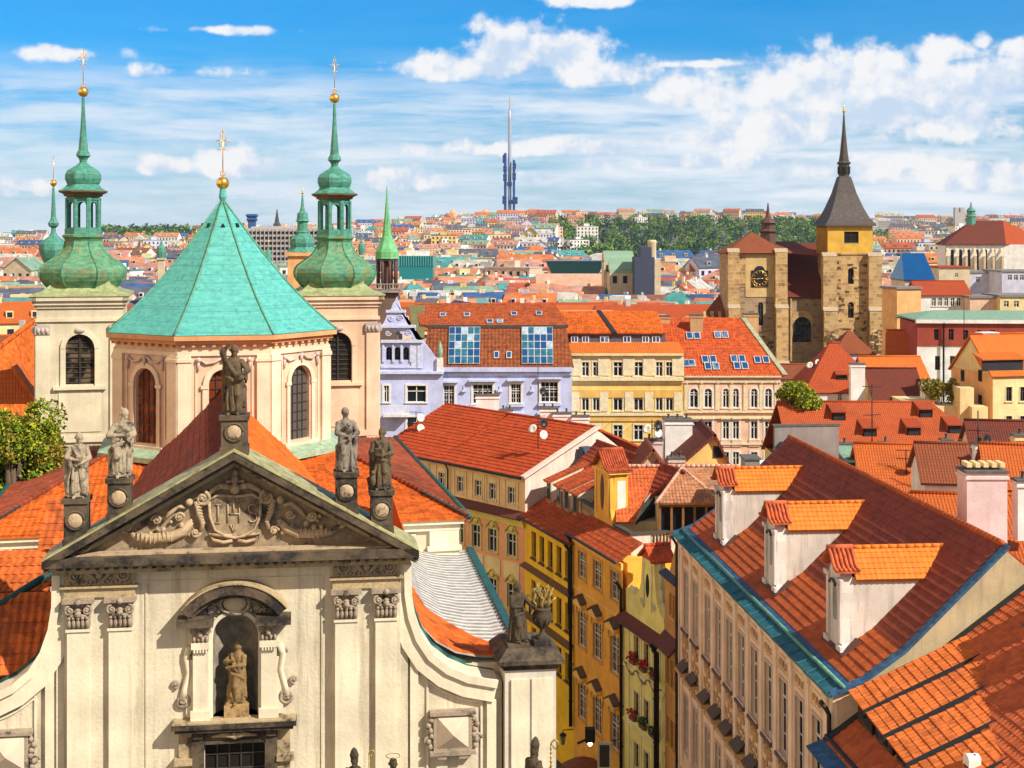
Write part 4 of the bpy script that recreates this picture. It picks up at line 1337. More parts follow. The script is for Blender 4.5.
for c in wx:
    for z in (14.35, 6.35): add_window(pal, c - HW / 2, z, HW, WH, 'tall', 'trim_pink', 'sash_white', 'glass_dull', tr=.13)
    add_window(pal, c - .7, .8, 1.4, 3.0, 'tee', 'trim_pink', 'sash_brown', 'glass', tr=.16)
    h = MB()
    h.slab([(c - .85, -.55, 11.75), (c + .85, -.55, 11.75), (c + .72, 0, 12.25), (c - .72, 0, 12.25)], .07, 0)
    h.box(c - .85, c + .85, -.6, 0, 11.45, 11.68, 1)
    h.build('window_hood', [plain('hood_dark', (.115, .075, .05), .8), PO], pal)
cu = MB()                                          # copper eave with its raised gutter
copper('eave_teal', (.008, .085, .12), .25, (.01, .045, .07), (.02, .17, .19))
copper('eave_edge', (.06, .24, .19), .3, (.03, .10, .09), (.16, .36, .28))
copper('lead_blue', (.02, .06, .14), .35, (.02, .04, .08), (.05, .16, .30))
cu.slab([(-.3, -.48, 19.98), (LP + .35, -.48, 19.98), (LP + .35, .20, 20.22), (-.3, .20, 20.22)], .14, 0)
for i in range(24):
    x = i * LP / 23
    cu.add([(x - .03, -.47, 19.99), (x + .03, -.47, 19.99), (x + .03, .19, 20.23), (x - .03, .19, 20.23), (x, -.47, 20.04), (x, .19, 20.27)], [(0, 4, 5, 3), (1, 2, 5, 4), (0, 1, 4)], 0)
cu.build('copper_eave', [MATS['eave_teal']], pal)
ge = MB()
ge.tube([(-.3, .22, 20.30), (LP + .3, .22, 20.30)], .10, 8, 0)
ge.slab([(-.3, .26, 20.16), (LP + .2, .26, 20.16), (LP + .2, .8, 20.40), (-.3, .8, 20.40)], .05, 1)
ge.build('gutter', [MATS['eave_edge'], MATS['lead_blue']], pal)
clay('pal_tile', (.46, .10, .026), .35, (.10, .035, .022), .25)
clay('pal_tile_shaded', (.25, .058, .034), .30, (.07, .03, .022), .22)  # darker copy: shade of the steep upper slope put into the colour
r = MB()
kw = dict(course=.46, wave=.5, amp=.004, step=.055, seg=2, jit=.004)
r.pantiles((-.2, .70, 20.33), (LP, .70, 20.33), (LP, 2.9, 21.85), (-.2, 2.9, 21.85), 0, **kw)
r.pantiles((-.2, 2.9, 21.85), (LP, 2.9, 21.85), (LP, 7.47, 26.28), (-.2, 7.47, 26.28), 1, **kw)
r.ridge((-.2, 7.47, 26.33), (LP, 7.47, 26.33), .14, 0, .42)
r.build('roof', [MATS['pal_tile'], MATS['pal_tile_shaded']], pal)
r = MB()
r.slab([(LP, 14.6, 20), (-.2, 14.6, 20), (-.2, 7.47, 26.28), (LP, 7.47, 26.28)], .2, 0)
r.build('roof', [MATS['clay_red']], pal)
pr_ = [(-.35, 20.0), (1.0, 20.5), (2.9, 21.8), (7.6, 26.3)]
for e0, e1, dz_ in ((LP - .06, LP + .38, .06), (-.55, -.15, 0)):
    vg = MB()
    for (a, za), (b, zb) in zip(pr_, pr_[1:]):
        vg.slab([(e0, a, za + .08), (e1, a, za + .08 - dz_), (e1, b, zb + .08 - dz_), (e0, b, zb + .08)], .14, 0)
    vg.build('verge_flashing', [MATS['lead_blue']], pal)
plaster('party_wall', (.50, .40, .24), .5, (.22, .18, .12))
for x, n_ in ((LP + .02, 1), (-.02, -1)):
    q = [(x, 0, 19.9), (x, 15, 19.9), (x, 7.5, 26.1), (x, 2.9, 21.6), (x, .9, 20.3)]
    gw = MB(); gw.poly(q if n_ > 0 else q[::-1], 0); gw.build('gable_wall', [MATS['party_wall']], pal)
mast = MB(); mast.box(-.95, -.6, 6.6, 11.0, 20, 26.95, 0); mast.box(-1.0, -.55, 6.5, 11.1, 26.95, 27.08, 1)
mast.build('fire_wall', [plaster('fire_grey', (.26, .24, .23), .5, (.12, .11, .10)), MATS['cap_grey']], pal)
drain(pal, .06, -.22, 0, 19.9)
drain(pal, LP - .1, -.3, 0, 19.6, .11)

plaster('dormer_white', (.72, .65, .60), .75, (.26, .22, .24))
plaster('dormer_cheek', (.64, .56, .49), .65, (.30, .26, .25))
clay('dormer_tile', (.72, .20, .030), .2, (.30, .12, .04), .15)
clay('cap_tile', (.56, .13, .05), .25)
SHD = Matrix.Translation((0, .45, .0))
for cx in (28.85, 17.8, 6.1):
    SHD = Matrix.Translation((cx, .45, -.34)) @ Matrix.Diagonal((.84, 1, 1, 1)) @ Matrix.Translation((-cx, 0, 0))
    d = MB(SHD)
    w2 = 1.2
    out = [(-1.45, 20.4), (1.45, 20.4), (1.45, 21.2), (1.18, 21.5), (1.1, 22.6), (1.16, 23.8), (1.05, 24.45), (.7, 24.9), (0, 25.25), (-.7, 24.9), (-1.05, 24.45), (-1.16, 23.8), (-1.1, 22.6), (-1.18, 21.5), (-1.45, 21.2)]
    # front slab with an oval opening, built as a ring between outline and oval
    N = len(out)
    oc, ow, oh = 23.1, .40, 1.05
    y0, y1 = .85, 1.40
    ov = []
    for (x, z) in out:
        a = math.atan2((z - oc) / 1.8, x)
        ov.append((ow * math.cos(a), oc + oh * math.sin(a)))
    for i in range(N):
        j = (i + 1) % N
        d.add([(cx + out[i][0], y0, out[i][1]), (cx + out[j][0], y0, out[j][1]), (cx + ov[j][0], y0, ov[j][1]), (cx + ov[i][0], y0, ov[i][1])], [(0, 1, 2, 3)], 0)
        d.add([(cx + ov[i][0], y0, ov[i][1]), (cx + ov[j][0], y0, ov[j][1]), (cx + ov[j][0], y1, ov[j][1]), (cx + ov[i][0], y1, ov[i][1])], [(0, 1, 2, 3)], 0)
        d.add([(cx + out[i][0], y0, out[i][1]), (cx + out[i][0], y1, out[i][1]), (cx + out[j][0], y1, out[j][1]), (cx + out[j][0], y0, out[j][1])], [(0, 1, 2, 3)], 0)
    d.poly([(cx + x, y1, z) for x, z in out][::-1], 0)
    for sx in (-1, 1):
        d.box(*sorted((cx + sx * 1.22, cx + sx * .80)), y0 - .10, y0, 21.5, 24.4, 0)
        d.box(*sorted((cx + sx * 1.55, cx + sx * .72)), y0 - .16, y0, 24.25, 24.45, 0)
        d.box(*sorted((cx + sx * 1.52, cx + sx * .74)), y0 - .16, y0, 21.15, 21.4, 0)
        # cheeks
        x = cx + sx * 1.08
        q = [(x, 1.4, 20.5), (x, 6.6, 25.2), (x, 6.6, 24.5), (x, 1.4, 24.5)]
        q = [(x, 1.4, 20.4), (x, 5.6, 24.5), (x, 1.4, 24.5)]
        d.slab(q if sx > 0 else q[::-1], .2, 1)
    dm = d.build('dormer', [MATS['dormer_white'], MATS['dormer_cheek']], pal)
    hb = MB(SHD); hb.tube([(cx + .5 * math.cos(RAD(a)), .72, 24.0 + .22 * math.sin(RAD(a))) for a in range(0, 181, 30)], .07, 6)
    hb.build('window_hood', [plain('lead_dark', (.05, .05, .06), .6)], dm)
    gl = MB(SHD); gl.ball((cx, 1.12, oc), (ow * 1.05, .04, oh * 1.05), 14, 8)
    gl.build('oval_window', [MATS['glass_blue']], dm)
    rf = MB(SHD)
    rf.pantiles((cx + 1.32, 1.5, 24.42), (cx + 1.32, 5.9, 24.42), (cx, 6.7, 25.66), (cx, 1.5, 25.66), 0, course=.30, wave=.26, amp=.012, step=.035, jit=.004)
    rf.pantiles((cx - 1.32, 5.9, 24.42), (cx - 1.32, 1.5, 24.42), (cx, 1.5, 25.66), (cx, 6.7, 25.66), 0, course=.30, wave=.26, amp=.012, step=.035, jit=.004)
    rf.ridge((cx, 1.3, 25.68), (cx, 6.7, 25.68), .11, 0, .4)
    rf.build('dormer_roof', [MATS['dormer_tile']], dm)
    cp = MB(SHD)                                      # the little roof over the front
    for sx in (-1, 1):
        prf = [(0, 25.62), (.45, 25.38), (.85, 25.02), (1.15, 24.86), (1.5, 24.84)]
        for (xa, za), (xb, zb) in zip(prf, prf[1:]):
            q = [(cx + sx * xb, .55, zb), (cx + sx * xb, 1.62, zb), (cx + sx * xa, 1.62, za), (cx + sx * xa, .55, za)]
            cp.slab(q if sx > 0 else q[::-1], .09, 0)
        for k in range(6):
            y = .55 + k * 1.05 / 5
            cp.tube([(cx + sx * x, y, z + .05) for x, z in prf], .085, 6, 0)
    cp.tube([(cx, .45, 25.7), (cx, 1.7, 25.7)], .13, 7, 0)
    cp.build('dormer_cap', [MATS['cap_tile']], dm)
    fl = MB(SHD)
    fl.slab([(cx + 1.18, 6.05, 24.9), (cx + 1.5, 6.2, 24.95), (cx + .25, 6.85, 25.85), (cx - .05, 6.7, 25.8)], .06, 0)
    for sx in (1, -1):
        q = [(cx + sx * 1.12, 1.3, 20.72), (cx + sx * 1.45, 1.3, 20.70), (cx + sx * 1.45, 5.7, 24.62), (cx + sx * 1.12, 5.7, 24.66)]
        fl.slab(q if sx > 0 else q[::-1], .05, 1)
    fl.build('dormer_flashing', [copper('flash_teal', (.02, .16, .18), .2), plain('flash_dark', (.03, .035, .045), .7)], dm)
    ap = MB(); ap.slab([(cx - 1.6, 1.1, 20.72), (cx + 1.6, 1.1, 20.72), (cx + 1.6, 2.0, 21.4), (cx - 1.6, 2.0, 21.4)], .08, 0)
    ap.build('dormer_apron', [plain('apron_brown', (.13, .05, .035), .8)], dm)

# ---- roof of the near house at the lower right
nf_ = thing('tiled_house', 'near house of bright orange tiles with a row of shed dormers at lower right', 'house', tuple(PF.o), PF.r)
clay('near_tile', (.66, .165, .036), .32, (.20, .06, .028), .30)
clay('near_tile_main', (.52, .12, .04), .55, (.12, .04, .03), .25)
XN0, XN1 = 33.6, 58.0
def nz(y): return 18.0 + (y + .6) * .72
m = MB()
m.box(XN0 + .1, XN1, 0, 18, 0, 17.6, 0)
m.build('wall', [plaster('near_wall', (.55, .38, .20), .4)], nf_)
kw2 = dict(course=.37, wave=.27, amp=.014, step=.04, seg=4, jit=.012)
r = MB()
r.pantiles((XN0, -.6, nz(-.6)), (XN1, -.6, nz(-.6)), (XN1, 12.5, nz(12.5)), (XN0, 12.5, nz(12.5)), 0, **kw2)
r.build('roof', [MATS['near_tile_main']], nf_)
gt = MB()
gt.slab([(XN0 - .5, -1.35, 17.72), (XN1, -1.35, 17.72), (XN1, -.5, 18.02), (XN0 - .5, -.5, 18.02)], .12, 0)
gt.tube([(XN0 - .5, -.45, 18.12), (XN1, -.45, 18.12)], .10, 6, 1)
gt.slab([(XN0 - .55, -.6, nz(-.6) + .02), (XN0 + .06, -.6, nz(-.6) + .08), (XN0 + .06, 12.5, nz(12.5) + .08), (XN0 - .55, 12.5, nz(12.5) + .02)], .2, 1)
gt.build('gutter', [MATS['lead_blue'], plain('verge_black', (.02, .02, .025), .7)], nf_)
k = 0
for (x0, x1) in ((33.75, 35.75), (36.0, 38.15), (38.45, 40.7), (41.0, 43.3), (43.6, 45.9)):
    zf = 20.12 - k * .2
    d = MB()
    ye = 5.6
    ze = zf + .46 * (ye - .5)
    for x, s2 in ((x0 + .08, -1), (x1 - .08, 1)):
        q = [(x, .72, nz(.72)), (x, ye, ze - .25), (x, .72, zf - .02)]
        d.slab(q if s2 > 0 else q[::-1], .1, 0)
    d.box(x0 + .08, x1 - .08, .72, .82, nz(.72) - .1, zf, 0)
    dm = d.build('shed_dormer', [MATS['verge_black']], nf_)
    rr2 = MB()
    rr2.pantiles((x0, .35, zf + .10), (x1, .35, zf - .10), (x1, ye, ze - .15), (x0, ye, ze + .05), 0, **kw2)
    rr2.slab([(x1 + .02, .3, zf - .42), (x1 + .02, ye - .9, ze - .9), (x1 + .02, ye - .1, ze - .1), (x1 + .02, .3, zf - .06)], .08, 1)
    rr2.build('dormer_roof', [MATS['near_tile'], MATS['verge_black']], dm)
    for q in range(2):
        a = x0 + .25 + q * .85
        wv = MB(); wv.box(a, a + .7, .66, .72, nz(.72) + .15, zf - .15, 0); wv.box(a + .06, a + .64, .64, .665, nz(.72) + .2, zf - .2, 1)
        wv.build('window', [MATS['sash_brown'], MATS['glass']], dm)
    k += 1
for i, (x, y) in enumerate(((36.1, 7.4), (38.6, 7.2), (41.2, 7.0))):
    d = MB()
    z0, z1 = nz(y), nz(y) + .85
    d.box(x, x + 1.7, y, y + .08, z0 - .1, z1, 0)
    for xx, s2 in ((x, -1), (x + 1.7, 1)):
        q = [(xx, y, z0 - .1), (xx, y + 2.2, nz(y + 2.2)), (xx, y, z1)]
        d.slab(q if s2 > 0 else q[::-1], .08, 0)
    d.slab([(x - .05, y - .4, nz(y - .4) + .1), (x + 1.75, y - .4, nz(y - .4) + .1), (x + 1.75, y, z0 + .1), (x - .05, y, z0 + .1)], .04, 1)
    dm = d.build('roof_hatch', [MATS['verge_black'], MATS['lead_blue']], nf_)
    rr2 = MB(); rr2.pantiles((x - .15, y - .25, z1 - .03), (x + 1.85, y - .25, z1 - .03), (x + 1.85, y + 2.9, z1 + .75), (x - .15, y + 2.9, z1 + .75), 0, **kw2)
    rr2.build('dormer_roof', [MATS['near_tile']], dm)
vy = 8.0
while vy > .6:
    vx, vz = PF.loc(972, 764, vy)
    if vz >= 20.12 - .2 * (vx - 33.75) / 2.45 + .46 * (vy - .5): break
    vy -= .1
v = MB()
v.T = Matrix.Translation((vx, vy, vz + .1)) @ Matrix.Scale(.68, 4)
v.box(-.42, .42, -.34, .34, -1.4, .05, 0)
v.prism([(-.42, .05), (.42, .05), (.42, .22), (.28, .36), (0, .42), (-.28, .36), (-.42, .22)], -.34, .34, 0)
v.box(-.30, .30, -.345, -.34, -.8, -.2, 1)
for q in (-.18, .14): v.tube([(q, .1, .38), (q, .1, .425)], .06, 8, 1)
v.build('vent_box', [plain('vent_white', (.80, .78, .74), .5, var=.08), MATS['black_metal']], nf_)

# ---- narrow brown house
BF = front(P2, P1)
b = house_empty('narrow_house', 'narrow brown house squeezed between the palace and the lime house', BF)
m = MB()
bh = [hole(1.25, 14.1, .5, 1.5), hole(2.05, 14.1, .5, 1.5)] + [hole(x, z, .7, 1.9) for x in (.5, 1.5, 2.5) for z in (9.3, 5.2)]
m.wall(0, 3.55, -5, 16.6, bh, 0, .2, 0)
m.box(0, 3.55, .3, 9, 0, 16.5, 0)
m.prism([(.9, 16.9), (3.5, 16.9), (3.5, 19.8), (3.1, 19.9)], .05, .4, 0)
m.build('wall', [plaster('brown_wall', (.58, .29, .08), .35, (.2, .1, .04))], b)
c = MB(); c.slab([(-.1, -.45, 16.7), (3.6, -.45, 16.7), (3.6, .1, 16.95), (-.1, .1, 16.95)], .18, 0)
c.build('cornice', [plain('cornice_slate', (.05, .055, .09), .7)], b)
c = MB(); c.slab([(-.1, -.8, 11.8), (3.4, -.8, 11.8), (3.4, 0, 12.75), (-.1, 0, 12.75)], .14, 0)
c.build('pent_roof', [plain('pent_red', (.13, .03, .018), .8)], b)
for (x0, x1, z0, z1, *_) in bh: add_window(b, x0, z0, x1 - x0, z1 - z0, 'tee', 'trim_orange', 'sash_brown', 'glass', tr=.06)
drain(b, .1, -.7, 0, 11.8, .14, 'black_metal')

# ---- lime house with the volute gable
LF = front(P3, P2)
LL = dist(P3, P2)
lm = house_empty('gabled_house', 'pale lime house with a curved gable, small red tile cap and red window boxes', LF)
plaster('lime_wall', (.86, .76, .24), .22, (.45, .36, .10))
plaster('lime_trim', (.78, .72, .42), .15)
m = MB()
lh = [hole(x, z, .82, h) for x in (2.32, 4.2, 6.2) for z, h in ((9.15, 1.75), (5.1, 1.75), (1.4, 1.8))]
m.wall(0, LL, -5, 12.0, lh, 0, .25, 0)
m.box(0, LL, .35, 8, 0, 12.0, 0)
for x in (1.3, 3.6, 5.6, 7.5): m.box(x - .07, x + .07, -.06, 0, 1, 11.3, 1)
m.box(0, LL, -.10, 0, 8.1, 8.35, 1); m.box(0, LL, -.10, 0, 4.1, 4.3, 1)
m.build('wall', [MATS['lime_wall'], MATS['lime_trim']], lm)
gb = MB()
out = [(.6, 12.0), (7.75, 12.0), (7.75, 13.45), (7.0, 13.5), (6.5, 14.1), (6.2, 15.0), (6.05, 16.2), (5.9, 17.0), (4.85, 17.5), (3.8, 17.0), (3.65, 16.2), (3.5, 15.0), (3.1, 14.2), (2.5, 13.75), (1.5, 13.7), (.6, 13.9)]
gb.prism(out, .0, .85, 0)
for i in range(2, len(out)):
    a, b2 = out[i - 1], out[i]
    if i in (8, 9): continue
    gb.tube([(a[0], .42, a[1] + .04), (b2[0], .42, b2[1] + .04)], .14, 5, 1)
for sx in (-1, 1):
    gb.spiral(4.85 + sx * 1.15, 13.7, -.02, .32, 1.4, .05, 0, sx, mat=1)
    gb.tube([(4.85 + sx * .75, -.02, 13.3), (4.85 + sx * .65, -.02, 14.4), (4.85 + sx * .8, -.02, 15.6), (4.85 + sx * .7, -.02, 16.6)], .05, 5, 1)
gb.build('gable', [MATS['lime_wall'], plaster('gable_coping', (.66, .66, .50), .4)], lm)
ov = MB(); ov.ball((4.72, 0, 15.0), (.34, .06, .85), 14, 8)
ov.build('oval_window', [MATS['glass']], lm)
cp = MB()
for sx in (-1, 1):
    q = [(4.85 + sx * 1.35, -.3, 16.95), (4.85 + sx * 1.35, 1.6, 16.95), (4.85, 1.6, 17.85), (4.85, -.3, 17.85)]
    if sx > 0: cp.pantiles(*q, 0, course=.4)
    else: cp.pantiles(q[1], q[0], q[3], q[2], 0, course=.4)
cp.prism([(3.75, 16.9), (5.95, 16.9), (4.85, 17.7)], -.1, 1.5, 0)
cp.ridge((4.85, -.3, 17.9), (4.85, 1.6, 17.9), .13)
cp.build('gable_cap', [clay('cap_red', (.62, .10, .03), .15)], lm)
c = MB(); c.slab([(-.1, -.75, 11.5), (LL + .05, -.75, 11.5), (LL + .05, 0, 12.15), (-.1, 0, 12.15)], .14, 0)
c.build('pent_roof', [MATS['pent_red']], lm)
for (x0, x1, z0, z1, *_) in lh: add_window(lm, x0, z0, x1 - x0, z1 - z0, 'tee', 'trim_cream', 'sash_brown', 'glass_warm', tr=.12)
drain(lm, .05, -.18, 0, 14.2, .13, 'black_metal')
drain(lm, LL - .12, -.5, 0, 11.4, .12, 'black_metal')
gar = MB()
pts = []
for i in range(25):
    x = .6 + i * (LL - 1.1) / 24
    pts.append((x, -.09, 8.15 + .28 * math.cos(i * math.pi / 4)))
gar.tube(pts, .07, 5); gar.build('stucco_garland', [plain('garland_dark', (.30, .26, .10), .8)], lm)
RED = plain('geranium_red', (.62, .012, .02), .6, var=.5, scale=9)
GRN = plain('geranium_leaf', (.04, .09, .02), .7, var=.5, scale=9)
fb = None
for i, (x, z, col) in enumerate(((2.32, 9.05, 1), (4.2, 9.05, 1), (6.2, 9.05, 1), (2.32, 5.0, 1), (4.2, 5.0, 0), (6.2, 5.0, 0))):
    wp = LF.world(x + .41, -.30, z)
    lab = ['red geraniums in the upper window box farthest up the street on the lime house', 'red geraniums in the middle upper window box of the lime house', 'red geraniums in the upper window box next to the narrow brown house',
           'red geraniums in the lower window box farthest up the street on the lime house', 'dark green plants in the middle lower window box of the lime house', 'dark green plants in the lower window box next to the narrow brown house'][i]
    fo = thing('flower_box', lab, 'flower box', tuple(wp), LF.r, 'window boxes on the lime house')
    q = MB(); q.box(-.45, .45, -.16, .16, -.12, .14); q.build('planter', [MATS['sash_brown']], fo)
    q = MB(); rr_ = random.Random(i)
    for j in range(46): q.ball((rr_.gauss(0, .26), rr_.gauss(-.05, .14), .22 + rr_.random() * .42), rr_.uniform(.05, .11), 5, 4, 0 if (col and rr_.random() < .72) else 1)
    q.build('blooms', [RED, GRN], fo)

# ---- orange house with attic tower and terrace
OF = front(P4, P3)
OL = dist(P4, P3)
og = house_empty('orange_house', 'orange house with tall white windows, dark hoods and an attic tower between balustrades', OF)
plaster('orange_wall', (.88, .43, .05), .22, (.45, .18, .03))
plaster('orange_trim', (.90, .54, .12), .15)
m = MB()
oh_ = [hole(x, z, 1.75, h) for x in (1.15, 4.6, 8.35) for z, h in ((12.4, 2.15), (6.95, 2.95), (1.2, 2.95))]
m.wall(0, OL, -5, 15.5, oh_, 0, .22, 0)
m.box(0, OL, .35, 9, 0, 15.5, 0)
m.box(0, OL, -.14, 0, 15.0, 15.5, 1); m.box(0, OL, -.08, 0, 11.3, 11.5, 1)
m.build('wall', [MATS['orange_wall'], MATS['orange_trim']], og)
for (x0, x1, z0, z1, *_) in oh_: add_window(og, x0, z0, x1 - x0, z1 - z0, 'cross', 'trim_orange', 'sash_white', 'glass_dull', tr=.2)
for x in (1.15, 4.6, 8.35):
    for z in (10.35, 4.6):
        h = MB()
        c = x + .875
        for sx in (-1, 1):
            q = [(c + sx * 1.0, -.55, z + .15), (c + sx * 1.0, 0, z + .3), (c, 0, z + .8), (c, -.55, z + .65)]
            h.slab(q[::-1] if sx < 0 else q, .1, 0) if False else h.slab(q if sx < 0 else q[::-1], .1, 0)
        h.prism([(c - .95, z - .1), (c + .95, z - .1), (c + .95, z + .1), (c, z + .58), (c - .95, z + .1)], -.48, 0, 1)
        h.build('window_hood', [MATS['hood_dark'], MATS['orange_trim']], og)
        o2 = MB()
        for sx in (-1, 1):
            o2.spiral(c + sx * .55, z - .75 + .25, -.05, .22, 1.4, .07, 0, sx)
            o2.tube([(c + sx * 1.15, -.06, z - .1), (c + sx * 1.25, -.08, z - .6), (c + sx * 1.12, -.06, z - 1.0)], [.12, .1, .05], 5)
        o2.ball((c, -.08, z - .4), (.2, .1, .25), 6, 5)
        o2.build('stucco_ornament', [MATS['orange_trim']], og)
r = MB()
r.pantiles((-.1, -.55, 15.65), (OL, -.55, 15.65), (OL, 1.5, 17.0), (-.1, 1.5, 17.0), 0, course=.42, wave=.27, jit=.01)
r.pantiles((-3.6, 1.5, 16.3), (-.1, 1.5, 16.3), (-.1, 2.2, 17.0), (-3.6, 2.2, 17.0), 0)
r.build('roof', [clay('row_tile', (.40, .075, .022), .40)], og)
gutter(og, -.1, OL, -.6, 15.62)
drain(og, -.05, -.25, 0, 15.6, .15, 'black_metal')
tw = MB()                                          # attic tower
TY = 1.55
out = [(.75, 16.2), (4.75, 16.2), (4.6, 17.3), (4.2, 18.2), (4.1, 20.8), (4.3, 21.0), (4.3, 21.2), (3.4, 21.5), (2.45, 22.5), (1.5, 21.5), (.6, 21.2), (.6, 21.0), (.85, 20.8), (.8, 18.2), (.75, 17.3)]
tw.prism(out, TY, TY + .35, 0)
tw.box(.85, 4.15, TY + .35, TY + 1.5, 16.2, 21.2, 0)
tw.box(.5, 4.4, TY - .15, TY + 1.55, 20.95, 21.2, 1)
for sx in (-1, 1): tw.box(*sorted((2.45 + sx * 1.6, 2.45 + sx * 1.25)), TY - .08, TY, 17.5, 21.3, 1)
tw.build('attic_tower', [MATS['orange_wall'], MATS['orange_trim']], og)
ov = MB(); ov.ball((2.4, TY, 19.3), (.42, .06, 1.45), 14, 10); ov.box(4.14, 4.17, TY + .6, TY + 1.3, 17.8, 20.4, 1)
ov.build('oval_window', [plain('oval_dark', (.10, .05, .015), .6), plaster('pale_door', (.75, .70, .62), .2)], og)
cp = MB()
for sx in (-1, 1):
    prf = [(0, 22.62), (.5, 22.1), (1.0, 21.6), (1.5, 21.32), (2.05, 21.22)]
    for (xa, za), (xb, zb) in zip(prf, prf[1:]):
        q = [(2.45 + sx * xb, TY - .3, zb), (2.45 + sx * xb, TY + 1.7, zb), (2.45 + sx * xa, TY + 1.7, za), (2.45 + sx * xa, TY - .3, za)]
        cp.slab(q if sx > 0 else q[::-1], .1, 0)
    for k in range(11):
        y = TY - .3 + k * 2.0 / 10
        cp.tube([(2.45 + sx * x, y, z + .05) for x, z in prf], .10, 6, 0)
cp.tube([(2.45, TY - .35, 22.68), (2.45, TY + 1.7, 22.68)], .15, 7, 0)
cp.build('tower_cap', [clay('cap_maroon', (.44, .09, .035), .2)], og)
plaster('bal_stone', (.46, .36, .20), .5, (.16, .12, .07))
plaster('ter_white', (.60, .55, .48), .6, (.22, .2, .18))
def balustrade(x0, y0, x1, y1, z0, z1, parent, mat='bal_stone'):
    T = Matrix.Translation((x0, y0, 0)) @ Matrix.Rotation(math.atan2(y1 - y0, x1 - x0), 4, 'Z')
    L = dist((x0, y0), (x1, y1))
    m = MB(T)
    m.box(-.1, L + .1, -.22, .22, z1 - .16, z1, 1); m.box(-.1, L + .1, -.18, .18, z0 - .6, z0 + .12, 0)
    n = max(2, int(L / .34))
    for i in range(n):
        x = (i + .5) * L / n
        m.lathe([(.06, z0 + .12), (.11, z0 + .4), (.05, z0 + .8), (.09, z1 - .18)], 6, x, 0, 0, 0)
    for x in (0, L): m.box(x - .16, x + .16, -.2, .2, z0, z1 - .1, 0)
    m.build('balustrade', [MATS[mat], MATS['ledge_dark']], parent)
plain('ledge_dark', (.07, .06, .055), .8)
balustrade(-3.3, 1.9, .6, 1.75, 16.3, 17.7, og)
balustrade(4.9, 1.75, 8.1, 1.75, 15.5, 17.2, og)
te = MB()
te.box(4.6, 8.4, 1.6, 6.6, 13.0, 15.4, 0)
te.box(8.1, 8.42, 1.6, 3.2, 15.2, 17.0, 0); te.box(8.1, 8.42, 4.9, 6.6, 15.2, 17.0, 0)
te.box(8.05, 8.5, 1.5, 6.8, 17.0, 17.18, 1)
for i in range(6): te.lathe([(.06, 15.4), (.11, 15.8), (.05, 16.4), (.09, 17.0)], 6, 8.25, 3.35 + i * .28, 0, 0)
te.box(8.42, 8.5, 1.8, 6.6, 9, 15.2, 2); te.box(8.5, 8.54, 2.2, 5.6, 11.9, 13.4, 1)
te.build('terrace_wall', [MATS['ter_white'], MATS['ledge_dark'], plaster('pale_lime', (.70, .66, .36), .2)], og)

# ---- tiled wing and wooden loggia behind the terrace
p = lambda px, py, Y: tuple(at(px, py, Y))
wg = thing('tiled_wing', 'cross wing with a patched orange roof beside the attic tower', 'house', (0, 0, 0))
r = MB()
A, B, C, D = p(616, 522, 113), p(634, 522, 113), p(673, 467, 118), p(616, 467, 118)
r.pantiles(A, B, C, D, 0, course=.44, wave=.28, jit=.015)
r.ridge(p(616, 466, 118), p(740, 466, 118), .16, 1)
r.build('roof', [clay('wing_tile', (.54, .12, .034), .55, (.16, .10, .06), .3), clay('ridge_pale', (.62, .36, .26), .2)], wg)
v = MB()
v.slab([p(634, 524, 112.9), p(645, 500, 114.6), p(677, 467, 118), p(671, 467, 118)], .06, 0)
v.slab([p(636, 524, 113.1), p(660, 524, 117), p(684, 467, 118.2), p(674, 467, 118.2)], .1, 1)
v.build('valley_flashing', [copper('flash_green', (.34, .42, .34), .3), MATS['verge_black']], wg)
r = MB()
r.slab([p(740, 467, 118.2), p(616, 467, 118.2), p(616, 472, 126), p(740, 472, 126)], .2, 0)
r.build('back_roof', [MATS['clay_red']], wg)
m = MB()
b2 = p(745, 522, 113)
m.box(p(618, 522, 113)[0], b2[0], 113.4, 125, 0, 17.3, 0)
m.build('wall', [plaster('wing_wall', (.50, .42, .26), .3)], wg)
lg = thing('wooden_loggia', 'open wooden loggia with a hipped roof of weathered tiles above the terrace', 'loggia', (0, 0, 0))
r = MB()
e0, e1, ap0, ap1 = Vector(p(656, 503, 110.5)), Vector(p(722, 503, 110.5)), Vector(p(682, 467.5, 115)), Vector(p(682, 467.5, 115))
tp = Vector(p(740, 467.5, 115))
r.pantiles(e0, e1, ap0, ap0, 0, course=.42, wave=.28, jit=.015)
r.pantiles(e1, p(760, 500, 112), tp, ap0, 0, course=.42, wave=.28, jit=.015)
r.ridge(e0, ap0, .13, 1, .4); r.ridge(e1, ap0, .13, 1, .4)
r.build('roof', [clay('loggia_tile', (.46, .20, .10), .55, (.16, .12, .07), .35), MATS['ridge_pale']], lg)
m = MB()
zt, zb = at(660, 504, 110.8).z, at(660, 536, 110.8).z
x0, x1 = p(660, 503, 110.8)[0], p(718, 503, 110.8)[0]
for i in range(6):
    x = x0 + (x1 - x0) * i / 5; m.box(x - .09, x + .09, 110.8, 111.0, zb, zt, 0)
m.box(x0, x1, 110.78, 110.98, zt - .22, zt, 0); m.box(x0, x1, 110.78, 110.98, zb, zb + .12, 0)
m.build('timber_frame', [plain('timber', (.24, .11, .03), .8)], lg)
m = MB(); m.poly([(x0, 111.12, zb), (x1, 111.12, zb), (x1, 111.12, zt), (x0, 111.12, zt)]); m.build('glazing', [MATS['glass']], lg)
m = MB(); m.box(x0, x1 + .5, 111.3, 114.5, 8, zb + .05); m.box(x0, x1, 111.15, 114.5, zb, zt - .05); m.build('wall', [MATS['wing_wall']], lg)
q0 = p(656, 541, 105.0); q1 = p(671, 547, 105.0)
